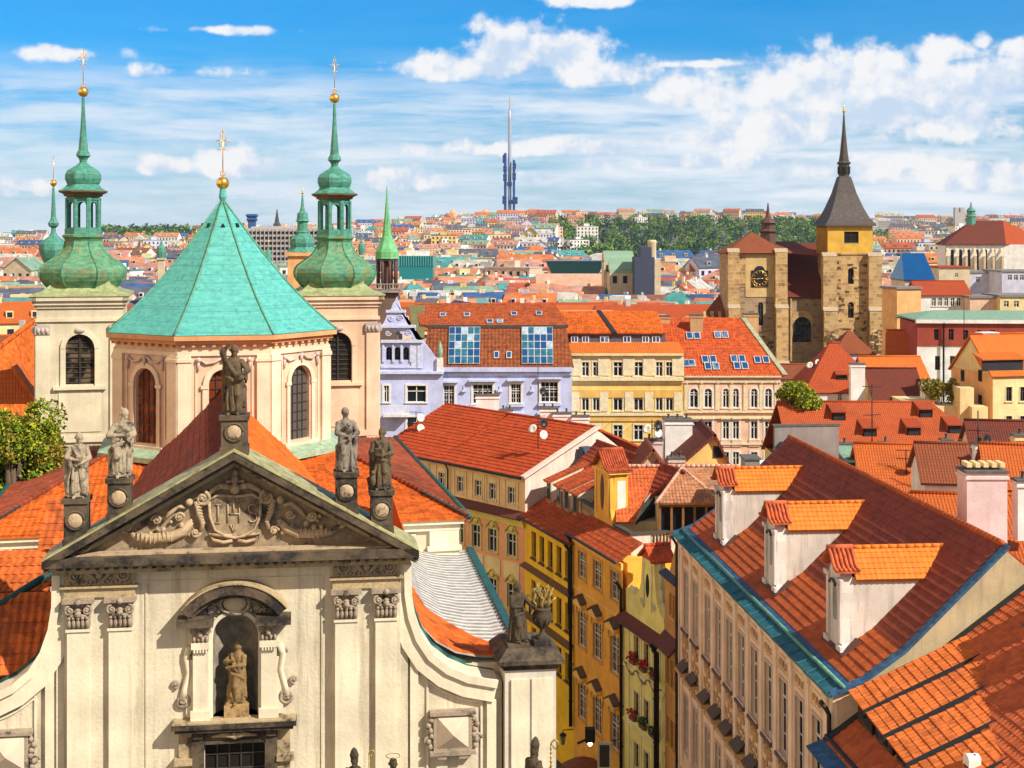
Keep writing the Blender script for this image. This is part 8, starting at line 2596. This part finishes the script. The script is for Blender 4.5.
green_tower('church_steeple', 'slim green onion steeple rising behind the left onion tower', 53.5, 125, [(275, 5), (262, 9), (258, 11), (250, 13.5), (244, 13), (240, 9), (236, 4), (232, 2.2), (228, 2), (226, 4.5), (223, 5), (220, 3), (217, 2.4), (200, 1.6), (185, .9)], 0, None, 0, cross=(183, 3.4, 156))
m = MB(); kk = 125 / FPX
st_ = bpy.data.objects['church_steeple']; m.box(-9 * kk, 9 * kk, 0, 14 * kk, 0, Z_at(266, 125)); m.build('tower_body', [MATS['w_beige']], st_)
green_tower('church_steeple', 'green steeple with onion and lantern left of the right onion tower', 302.5, 190, [(252, 16), (249, 13), (247, 11.5), (243, 12.5), (239, 12), (235.5, 8), (233.5, 6), (232, 6.5), (231, 5), (222, 5), (221, 7), (219.5, 5.5), (217, 5.3), (213.5, 5), (211, 2.5), (209, 2.3), (207, 1.6), (195, .7)], 13, 'w_apricot', 252, cross=(193, 1.4, 187))
t = green_tower('church_steeple', 'slender bright green needle steeple with a balustraded lantern, right of the right onion tower', 387, 185, [(258.5, 12), (257, 11.5), (252, 11.5), (247, 9.5), (242, 7), (236, 4.8), (225, 3.4), (210, 2.0), (195, .8), (186, .4)], 0, None, 0, cmat='needle_green' if 'needle_green' in MATS else 'roof_green', cross=None)
copper('needle_green', (.08, .42, .14), .25, (.06, .14, .05), (.22, .56, .26))
for ch in t.children: ch.data.materials[0] = MATS['needle_green']
kk = 185 / FPX
m = MB()
for q in range(8):
    a = RAD(22 + 45 * q); m.tube([(9.5 * kk * math.cos(a), 9.5 * kk * math.sin(a), Z_at(288, 185)), (9.5 * kk * math.cos(a), 9.5 * kk * math.sin(a), Z_at(258, 185))], 1.7 * kk, 6)
m.lathe([(11.5 * kk, Z_at(260.5, 185)), (11.8 * kk, Z_at(258, 185))], 8, 0, 0, RAD(22), 0, False); m.lathe([(4 * kk, Z_at(289, 185)), (4 * kk, Z_at(259, 185))], 8, 0, 0, 0, 0, False)
m.build('lantern', [plain('lantern_brown', (.10, .05, .04), .7)], t)
m = MB(); h = 15 * kk
m.box(-h, h, -h, h, Z_at(292, 185), Z_at(289.5, 185), 0); m.box(-h, h, -h - .05, -h + .1, Z_at(284, 185), Z_at(283, 185), 0); m.box(h - .1, h + .05, -h, h, Z_at(284, 185), Z_at(283, 185), 0)
for i in range(12): x = -h + i * 2 * h / 11; m.box(x - .06, x + .06, -h, -h + .1, Z_at(290, 185), Z_at(284, 185), 0)
for i in range(12): y = -h + i * 2 * h / 11; m.box(h - .1, h, y - .06, y + .06, Z_at(290, 185), Z_at(284, 185), 0)
m.build('balcony', [plain('balcony_grey', (.32, .28, .25), .7)], t)
m = MB(); m.box(-11 * kk, 11 * kk, -11 * kk, 11 * kk, 0, Z_at(292, 185), 0); m.build('tower_body', [plaster('dark_tower', (.16, .10, .07), .4)], t)
green_tower('church_steeple', 'tiny green onion steeple above the red roofs between the left tower and the tent roof', 161.5, 420, [(258, 3.4), (255, 4), (252, 4.4), (248, 4), (245.5, 2), (243.5, 1.4), (240, .5)], 3, 'w_beige', 258)
green_tower('church_steeple', 'tiny green dome with a gilded tip beside the tent roof edge', 268, 420, [(262, 3.4), (258, 4.2), (254, 3.8), (251, 1.6), (247, .7)], 3, 'w_white', 262, cross=(246, 1, 239))
green_tower('church_steeple', 'small green dome right behind the right onion tower', 361.5, 420, [(255, 2.5), (249, 3.4), (245, 3), (242, 1.4), (238, .5)], 2.5, 'w_beige', 255)
green_tower('church_tower', 'sandstone church tower on the far hill, farther left of the television tower', 452.5, 2450, [(219, 6), (216, 4.2), (214, 3.2), (213, 3.4), (211, 2), (209, .5)], 5, 'w_apricot', 217, cmat='w_apricot')
green_tower('church_tower', 'sandstone church tower on the far hill, directly left of the television tower', 485, 2450, [(219, 4.6), (215, 3.4), (212, 3.2), (211, 2.4), (208.5, .7)], 4, 'w_apricot', 217, cmat='w_apricot')
green_tower('church_steeple', 'small dark blue spire above the wide grey block', 277, 1300, [(228, 4), (224, 3.5), (222, 2.2), (215, 1.2), (209, .3)], 3, 'w_grey', 226, cmat='roof_slate', n=4)
green_tower('church_steeple', 'small dark spire on the far right skyline', 1010, 2300, [(226, 1.6), (219, 1.2), (213, .3)], 1.6, 'w_grey', 222, cmat='roof_slate', n=4)
wt = thing('viewing_tower', 'dark blue tower with a flared crown left of the small blue spire', 'tower', (X_at(252, 1300), 1300, 0)); kk = 1300 / FPX
m = MB(); m.lathe([(5 * kk, 0), (5 * kk, Z_at(222, 1300)), (7 * kk, Z_at(219.5, 1300)), (5.5 * kk, Z_at(218, 1300)), (7.5 * kk, Z_at(216, 1300)), (7.5 * kk, Z_at(214.5, 1300)), (5 * kk, Z_at(214, 1300))], 4, 0, 0, RAD(45), 0, False); m.build('shaft', [plain('tower_blue', (.03, .10, .30), .5)], wt)
wt = thing('grey_towers', 'pair of pale grey towers on the right skyline', 'building', (X_at(960, 2100), 2100, 0)); kk = 2100 / FPX
for dx in (-3, 2.6): m = MB(); m.box((dx - 2) * kk, (dx + 2) * kk, 0, 8, 0, Z_at(207.5, 2100)); m.build('tower_body', [MATS['w_grey']], wt)
m = MB(); m.box(-1 * kk, .6 * kk, 0, 8, 0, Z_at(212, 2100)); m.build('link', [MATS['w_grey']], wt)
hb = thing('slab_building', 'long grey slab building with rows of windows between tent roof and right onion tower', 'building', (X_at(240, 820), 820, 0)); Lh = X_at(322, 820) - X_at(240, 820)
m = MB(); m.box(0, Lh, 0, 16, 0, Z_at(228, 820), 0)
for j in range(7):
    z = Z_at(231 + j * 5.2, 820); m.box(-.1, Lh + .1, -.25, 0, z - 1.7, z - .2, 1)
for i in range(21): x = Lh * i / 20; m.box(x - .25, x + .25, -.4, 0, Z_at(270, 820), Z_at(229, 820), 0)
m.box(6, Lh - 4, 2, 12, Z_at(228, 820), Z_at(226.5, 820), 0); m.build('wall', [plaster('slab_grey', (.46, .42, .40), .2), MATS['glass']], hb)
gl_ = thing('glass_building', 'turquoise glass building with vertical fins right of the needle steeple', 'building', (X_at(399, 640), 640, 0)); L_ = X_at(433, 640) - X_at(399, 640)
m = MB(); m.box(0, L_, 0, 14, 0, Z_at(256, 640), 0)
for i in range(15): x = L_ * i / 14; m.box(x - .12, x + .12, -.4, 0, Z_at(266, 640), Z_at(255.5, 640), 1)
m.box(3, L_ - 2, 3, 10, Z_at(256, 640), Z_at(251, 640), 2); m.build('wall', [plain('turq', (.02, .22, .24), .25), plain('turq_pale', (.10, .45, .45), .4), MATS['w_white']], gl_)
dk = thing('glass_building', 'dark glass building like a barge, behind the cream house', 'building', (X_at(546, 560), 560, 0)); L_ = X_at(602, 560) - X_at(546, 560)
m = MB(); m.prism([(2, 0), (L_ - 1, 0), (L_ - 1, Z_at(273, 560)), (L_ + 1, Z_at(261, 560)), (0, Z_at(261, 560)), (2, Z_at(273, 560))], 0, 16, 0); m.box(-4, L_ + 4, -6, -1, 0, Z_at(273.5, 560), 2); m.build('wall', [plain('barge_glass', (.01, .045, .05), .2), plain('barge_top', (.05, .05, .06), .6), MATS['w_pink']], dk)
bv = thing('vaulted_hall', 'hall with a pale green barrel roof left of the round stone turret', 'hall', (X_at(602, 520), 520, 0)); kk = 520 / FPX
for (pa, pb_, pt, h, y, mt) in ((604, 634, 258, 9, 0, 0), (607, 647, 270, 4.5, -14, 1)):
    m = MB(); x0_, x1_ = pa * kk - 602 * kk, pb_ * kk - 602 * kk; r_ = h
    zb9 = Z_at(pt + h * .45, 520)
    m.box(x0_, x1_, y, y + 14, 0, zb9, 2)
    for i in range(8):
        t0, t1 = math.pi * i / 8, math.pi * (i + 1) / 8
        m.add([(x0_, y + 7 - 7 * math.cos(t0), zb9 + 4 * math.sin(t0)), (x1_, y + 7 - 7 * math.cos(t0), zb9 + 4 * math.sin(t0)), (x1_, y + 7 - 7 * math.cos(t1), zb9 + 4 * math.sin(t1)), (x0_, y + 7 - 7 * math.cos(t1), zb9 + 4 * math.sin(t1))], [(0, 1, 2, 3)], 0)
    m.add([(x0_, y + 7 - 7 * math.cos(math.pi * i / 8), zb9 + 4 * math.sin(math.pi * i / 8)) for i in range(9)], [list(range(9))[::-1]], 1); 
    for i in range(4): m.box(x0_ + (i + .3) * (x1_ - x0_) / 4, x0_ + (i + .7) * (x1_ - x0_) / 4, y - .15, y, zb9 - 3.5, zb9 - 1, 1)
    m.build('vault', [MATS['roof_green'], MATS['glass'], MATS['w_beige']], bv)
rt = thing('stone_turret', 'pale round turret above a dark block behind the salmon house', 'tower', (X_at(652, 500), 500, 0)); kk = 500 / FPX
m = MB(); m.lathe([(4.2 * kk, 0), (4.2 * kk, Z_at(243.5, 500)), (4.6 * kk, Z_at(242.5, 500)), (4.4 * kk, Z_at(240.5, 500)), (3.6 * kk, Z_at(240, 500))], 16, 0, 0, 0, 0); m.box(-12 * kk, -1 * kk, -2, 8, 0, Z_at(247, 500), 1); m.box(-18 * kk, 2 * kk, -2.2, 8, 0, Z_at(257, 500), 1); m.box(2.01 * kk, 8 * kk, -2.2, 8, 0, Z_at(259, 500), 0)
m.build('shaft', [MATS['w_beige'], plain('turret_block', (.05, .06, .11), .8)], rt)  # dark blue blocks beside and below the turret

# ------------------------------------------------------------------ the town that runs back to the hill
for nm, c in (('f_orange', (.52, .155, .05)), ('f_salmon', (.50, .21, .11)), ('f_red', (.40, .085, .04)), ('f_brown', (.22, .085, .05)), ('f_rose', (.44, .22, .17)), ('f_slate', (.085, .10, .14)), ('f_blue', (.03, .09, .24)), ('f_green', (.20, .32, .24)), ('f_teal', (.06, .26, .27)), ('f_pale', (.46, .45, .42))):
    plain(nm, c, .85, var=.3, scale=.35, bump=0)
WALLS = [('cream', 'w_cream'), ('white', 'w_white'), ('white', 'w_white'), ('yellow', 'w_yellow'), ('pink', 'w_pink'), ('beige', 'w_beige'), ('white', 'w_white'), ('salmon', 'w_salmon'), ('grey', 'w_grey'), ('white', 'w_white'), ('lilac', 'w_lilac')]
ROOFS = [('orange', 'f_orange'), ('red', 'f_red'), ('salmon', 'f_salmon'), ('brown', 'f_brown'), ('red', 'f_red'), ('orange', 'f_orange'), ('rose', 'f_rose'), ('dark', 'f_slate'), ('blue', 'f_blue'), ('green', 'f_green'), ('teal', 'f_teal'), ('pale', 'f_pale'), ('terracotta', 't_orange'), ('brick red', 't_red'), ('umber', 't_brown')]
PROTO = {}
def far_mesh(kind, wi, ri):
    """one small house as a single mesh: walls, roof, window openings, chimneys"""
    key = (kind, wi, ri)
    if key in PROTO: return PROTO[key]
    W0, D0, H0, rise, hip = [(16, 11, 14, 4, 0), (12, 10, 13, 3.8, 3.5), (24, 12, 16, 4, 0), (13, 14, 14, 5, 0), (20, 12, 17, .5, 0), (11, 9, 12, 4.4, 4)][kind]
    rr = random.Random(kind * 31 + 5)
    m = MB(); m.box(-W0 / 2, W0 / 2, 0, D0, -40, H0, 0)
    o = .4
    if kind == 3:                                  # gable end towards the street
        m.slab([(-W0 / 2 - o, D0 + o, H0), (-W0 / 2 - o, -o, H0), (0, -o, H0 + rise), (0, D0 + o, H0 + rise)], .3, 1); m.slab([(W0 / 2 + o, -o, H0), (W0 / 2 + o, D0 + o, H0), (0, D0 + o, H0 + rise), (0, -o, H0 + rise)], .3, 1)
        m.add([(-W0 / 2, 0, H0), (W0 / 2, 0, H0), (0, 0, H0 + rise - .3)], [(0, 1, 2)], 0)
    elif kind == 4:
        m.box(-W0 / 2 - .2, W0 / 2 + .2, -.2, D0 + .2, H0, H0 + .5, 1); m.box(-3, 2, 3, 8, H0, H0 + 3, 0)
    else:
        m.slab([(-W0 / 2 - o, -o, H0), (W0 / 2 + o, -o, H0), (W0 / 2 - hip, D0 / 2, H0 + rise), (-W0 / 2 + hip, D0 / 2, H0 + rise)], .3, 1); m.slab([(W0 / 2 + o, D0 + o, H0), (-W0 / 2 - o, D0 + o, H0), (-W0 / 2 + hip, D0 / 2, H0 + rise), (W0 / 2 - hip, D0 / 2, H0 + rise)], .3, 1)
        for s in (-1, 1):
            q = [(s * (W0 / 2 + (o if hip else 0)), -o * (hip > 0), H0), (s * (W0 / 2 + (o if hip else 0)), D0 + o * (hip > 0), H0), (s * (W0 / 2 - hip), D0 / 2, H0 + rise)]
            m.slab(q if s > 0 else q[::-1], .2, 1 if hip else 0)
    nw = int(W0 / 3)
    for j in range(3):
        for i in range(nw):
            x = -W0 / 2 + (i + .5) * W0 / nw; z = H0 - 2.9 - j * 3.4
            m.box(x - .62, x + .62, -.06, 0, z, z + 1.75, 2)
    for i in range(rr.choice((1, 2, 2))):
        x = rr.uniform(-W0 * .3, W0 * .3); m.box(x - .45, x + .45, D0 / 2 - .4, D0 / 2 + .4, H0 + rise * .5, H0 + rise + .9, 0)
    if kind in (0, 2):
        for i in range(3):
            x = -W0 * .3 + i * W0 * .3; m.box(x - .7, x + .7, 1.0, 2.6, H0 + .8, H0 + 2.3, 0); m.box(x - .5, x + .5, .95, 1.0, H0 + 1.1, H0 + 2.1, 2)
    PROTO[key] = m.mesh('house', [MATS[WALLS[wi][1]], MATS[ROOFS[ri][1]], MATS['glass']])
    return PROTO[key]
rt_ = random.Random(21)
spots = []
def near_special(px, Y):
    return (722 < px < 895 and Y < 312) or (940 < px and 600 < Y < 660) or (885 < px and 195 < Y < 375)
for (Ya, Yb, dY, dpx) in ((196, 330, 19, 14), (330, 640, 44, 15), (640, 1150, 80, 12), (1150, 2650, 120, 9)):
    Y = Ya
    while Y < Yb:
        step = dpx if Y > 330 else 20 / Y * FPX * .95
        px = -12 + rt_.uniform(0, step)
        while px < 1036:
            if not near_special(px, Y) and not (px < 390 and Y < 205):
                x = X_at(px, Y); gz = ground_z(x, Y)
                wood = (552 < px < 845 and 1060 < Y < 2450) or (40 < px < 205 and Y > 1900) or (840 < px < 900 and 1600 < Y < 2300)
                if not wood or rt_.random() < .02:
                    spots.append((px + rt_.uniform(-2, 2), Y + rt_.uniform(-6, 6), gz))
            step = dpx * rt_.uniform(.75, 1.3) * (1.0 if Y > 330 else 0) + (rt_.uniform(15, 25) / Y * FPX if Y <= 330 else 0)
            px += step
        Y += dY * rt_.uniform(.9, 1.1)
cands = []
for (px, Y, gz) in spots:
    kind = rt_.choice((0, 0, 1, 2, 2, 2, 3, 4, 4, 5)); wi = rt_.randrange(len(WALLS))
    ri = rt_.choice((0, 1, 2, 2, 3, 6, 6, 7, 8, 11, 9, 10, 11, 7, 0)) if Y > 330 else rt_.choice((12, 12, 13, 13, 14, 2))
    if kind == 4: ri = rt_.choice((7, 8, 9, 10, 11, 11))
    s = rt_.uniform(.85, 1.15) * (1.0 if Y < 700 else 1.15)
    zmax = Z_at({True: 283, False: 262}[Y < 330], Y) if Y < 640 else 1e9
    cands.append((px, Y, gz, kind, wi, ri, s, rt_.uniform(-.5, .5)))
cands.sort(key=lambda c: c[1])
houses = []
mass = MB(); mass_m = []
for (px, Y, gz, kind, wi, ri, s, rz) in cands:
    H0 = (14, 13, 16, 14, 17, 12)[kind]
    x = X_at(px, Y)
    lift = rt_.uniform(1.5, 5.5) if Y < 330 else rt_.uniform(-1, 4)
    cap = min(23.5 if Y < 330 else 20, 99)
    zo = gz + (min(lift, cap - H0 * s - 4) if Y < 700 else rt_.uniform(-4, 3))
    houses.append((link('town_house', far_mesh(kind, wi, ri), None, (x, Y, zo), rz), px, Y, kind, wi, ri, s))
    houses[-1][0].scale = (s, s, s)
# keep what the eye can see: hidden houses are dropped, the largest stay things, the rest join one far mass
bpy.context.view_layer.update()
from mathutils.bvhtree import BVHTree
eye = Vector((0, 0, CAMZ))
town = {h[0].name for h in houses}
bv_v, bv_f, bv_o = [], [], []
for ob in bpy.data.objects:
    if ob.type != 'MESH' or (ob.name not in town and len(ob.data.polygons) > 6000): continue
    me = ob.data; M_ = np.array(ob.matrix_world)
    co = np.empty(len(me.vertices) * 3); me.vertices.foreach_get('co', co)
    co = co.reshape(-1, 3) @ M_[:3, :3].T + M_[:3, 3]
    base = len(bv_v); bv_v.extend(map(tuple, co))
    for p in me.polygons: bv_f.append([base + i for i in p.vertices])
    bv_o.extend([ob.name if ob.name in town else None] * len(me.polygons))
bvh = BVHTree.FromPolygons(bv_v, bv_f)
seen = {n: 0 for n in town}
for py in np.arange(207, 345, 1.5):
    for px in np.arange(1, 1024, 2.6):
        loc, nrm, idx, dist_ = bvh.ray_cast(eye, Vector(((px - 512) / FPX, 1, (HORIZON - py) / FPX)))
        if idx is not None and bv_o[idx]: seen[bv_o[idx]] += 1
vis = [h for h in houses if seen[h[0].name] >= 2]
bpy.data.batch_remove([h[0] for h in houses if seen[h[0].name] < 2])
vis.sort(key=lambda h: -seen[h[0].name])
things_, rest = vis[:290], vis[290:]
if rest:
    mats_ = []
    for (o, px, Y, kind, wi, ri, s) in rest:
        me = o.data; M_ = o.matrix_world
        idx = []
        for mt in me.materials:
            if mt not in mats_: mats_.append(mt)
            idx.append(mats_.index(mt))
        base = len(mass.v); mass.v.extend([tuple(M_ @ v.co) for v in me.vertices])
        for p in me.polygons: mass.f.append([base + i for i in p.vertices]); mass.m.append(idx[p.material_index]); mass.s.append(False)
    bpy.data.batch_remove([h[0] for h in rest])
    fo = mass.build('far_town', mats_); tag(fo, 'mass of tiny houses crowding the far slopes below the skyline', 'town', kind='stuff')
ORD = ['first', 'second', 'third', 'fourth', 'fifth', 'sixth', 'seventh', 'eighth', 'ninth', 'tenth', 'eleventh', 'twelfth', 'thirteenth', 'fourteenth', 'fifteenth', 'sixteenth', 'seventeenth', 'eighteenth', 'nineteenth', 'twentieth']
def where(px, Y):
    dep = 'close behind' if Y < 330 else ('well behind' if Y < 700 else ('far behind' if Y < 1300 else 'on the hill above'))
    lm_ = 'the left tower' if px < 135 else ('the tent roof' if px < 300 else ('the needle steeple' if px < 410 else ('the blue house' if px < 565 else ('the cream house' if px < 680 else ('the salmon house' if px < 725 else ('the stone church' if px < 885 else 'the right edge'))))))
    return dep + ' ' + lm_
groups = {}
for h in things_:
    (o, px, Y, kind, wi, ri, s) = h
    groups.setdefault((WALLS[wi][0], ROOFS[ri][0], where(px, Y)), []).append(h)
for (wc, rc, wh), hs in groups.items():
    hs.sort(key=lambda h: h[1])
    for i, (o, px, Y, kind, *_r) in enumerate(hs):
        if len(hs) == 1: lab = 'only %s house with %s roof %s' % (wc, rc, wh)
        else: lab = '%s %s house with %s roof from left, %s' % (ORD[min(i, 19)], wc, rc, wh)
        tag(o, lab, 'house', 'houses of the town behind the church')

# ------------------------------------------------------------------ woods on the far hill
leafmat('wood_leaf', (.018, .075, .012), (.17, .30, .03)); leafmat('wood_dark', (.005, .028, .020), (.03, .08, .03))
def wood_zone(name, label, zone, n, seed, rmin=5, rmax=9):
    rr = random.Random(seed); m = MB()
    for i in range(n):
        px, Y = rr.uniform(zone[0], zone[1]), rr.uniform(zone[2], zone[3])
        x = X_at(px, Y); gz = ground_z(x, Y); r = rr.uniform(rmin, rmax); mt = 0 if rr.random() < .62 else 1
        c = Vector((x, Y, gz + r * 1.0 + 2))
        for k in range(62):
            p = Vector((rr.gauss(0, 1), rr.gauss(0, 1), rr.gauss(0, 1))).normalized() * (rr.random() ** .4)
            q = c + Vector((p.x * r, p.y * r, p.z * r * .95))
            s_ = r * rr.uniform(.13, .26)
            a = Vector((rr.gauss(0, 1), rr.gauss(0, 1), rr.gauss(0, .6))).normalized(); b = a.cross(Vector((rr.gauss(0, 1), rr.gauss(0, 1), rr.gauss(0, 1)))).normalized()
            m.add([q - a * s_, q - b * s_ * .8, q + a * s_, q + b * s_ * .8], [(0, 1, 2, 3)], mt)
        m.lathe([(r * .12, gz - c.z + c.z - 3), (r * .08, c.z)], 5, x, Y, 0, 1)
    o = m.build(name, [MATS['wood_leaf'], MATS['wood_dark']]); tag(o, label, 'wood', kind='stuff'); return o
wood_zone('hill_wood', 'large green wood covering the far hill behind the stone church', (548, 845, 1120, 2440), 850, 3)
wood_zone('hill_wood', 'dark wood along the far ridge between left onion tower and tent roof', (100, 204, 2000, 2560), 150, 4, 8, 13)
wood_zone('hill_wood', 'strip of wood on the far slope right of the needle spire', (866, 925, 1500, 2100), 60, 5, 4, 7)
wood_zone('hill_wood', 'scattered tree clumps between the houses below the television tower', (400, 560, 900, 1700), 80, 6, 5, 9)
mead = MB(); A = [(789, 236), (815, 236), (818, 231.5), (790, 231.5)]
# ------------------------------------------------------------------ the air between here and the hill
hz = MB(); hz.box(-1500, 1500, -330, 3050, -6, 305)
hm = bpy.data.materials.new('air'); hm.use_nodes = True
ht = NT(hm.node_tree); ht.n.remove(ht.n['Principled BSDF'])
pv = ht.node('ShaderNodeVolumePrincipled'); pv.inputs['Color'].default_value = (.66, .82, 1.0, 1); pv.inputs['Density'].default_value = 0.000052; pv.inputs['Anisotropy'].default_value = 0.2
ht.t.links.new(pv.outputs[0], [n for n in ht.n if n.type == 'OUTPUT_MATERIAL'][0].inputs['Volume'])
ho = hz.build('haze', [hm]); ho['kind'] = 'stuff'
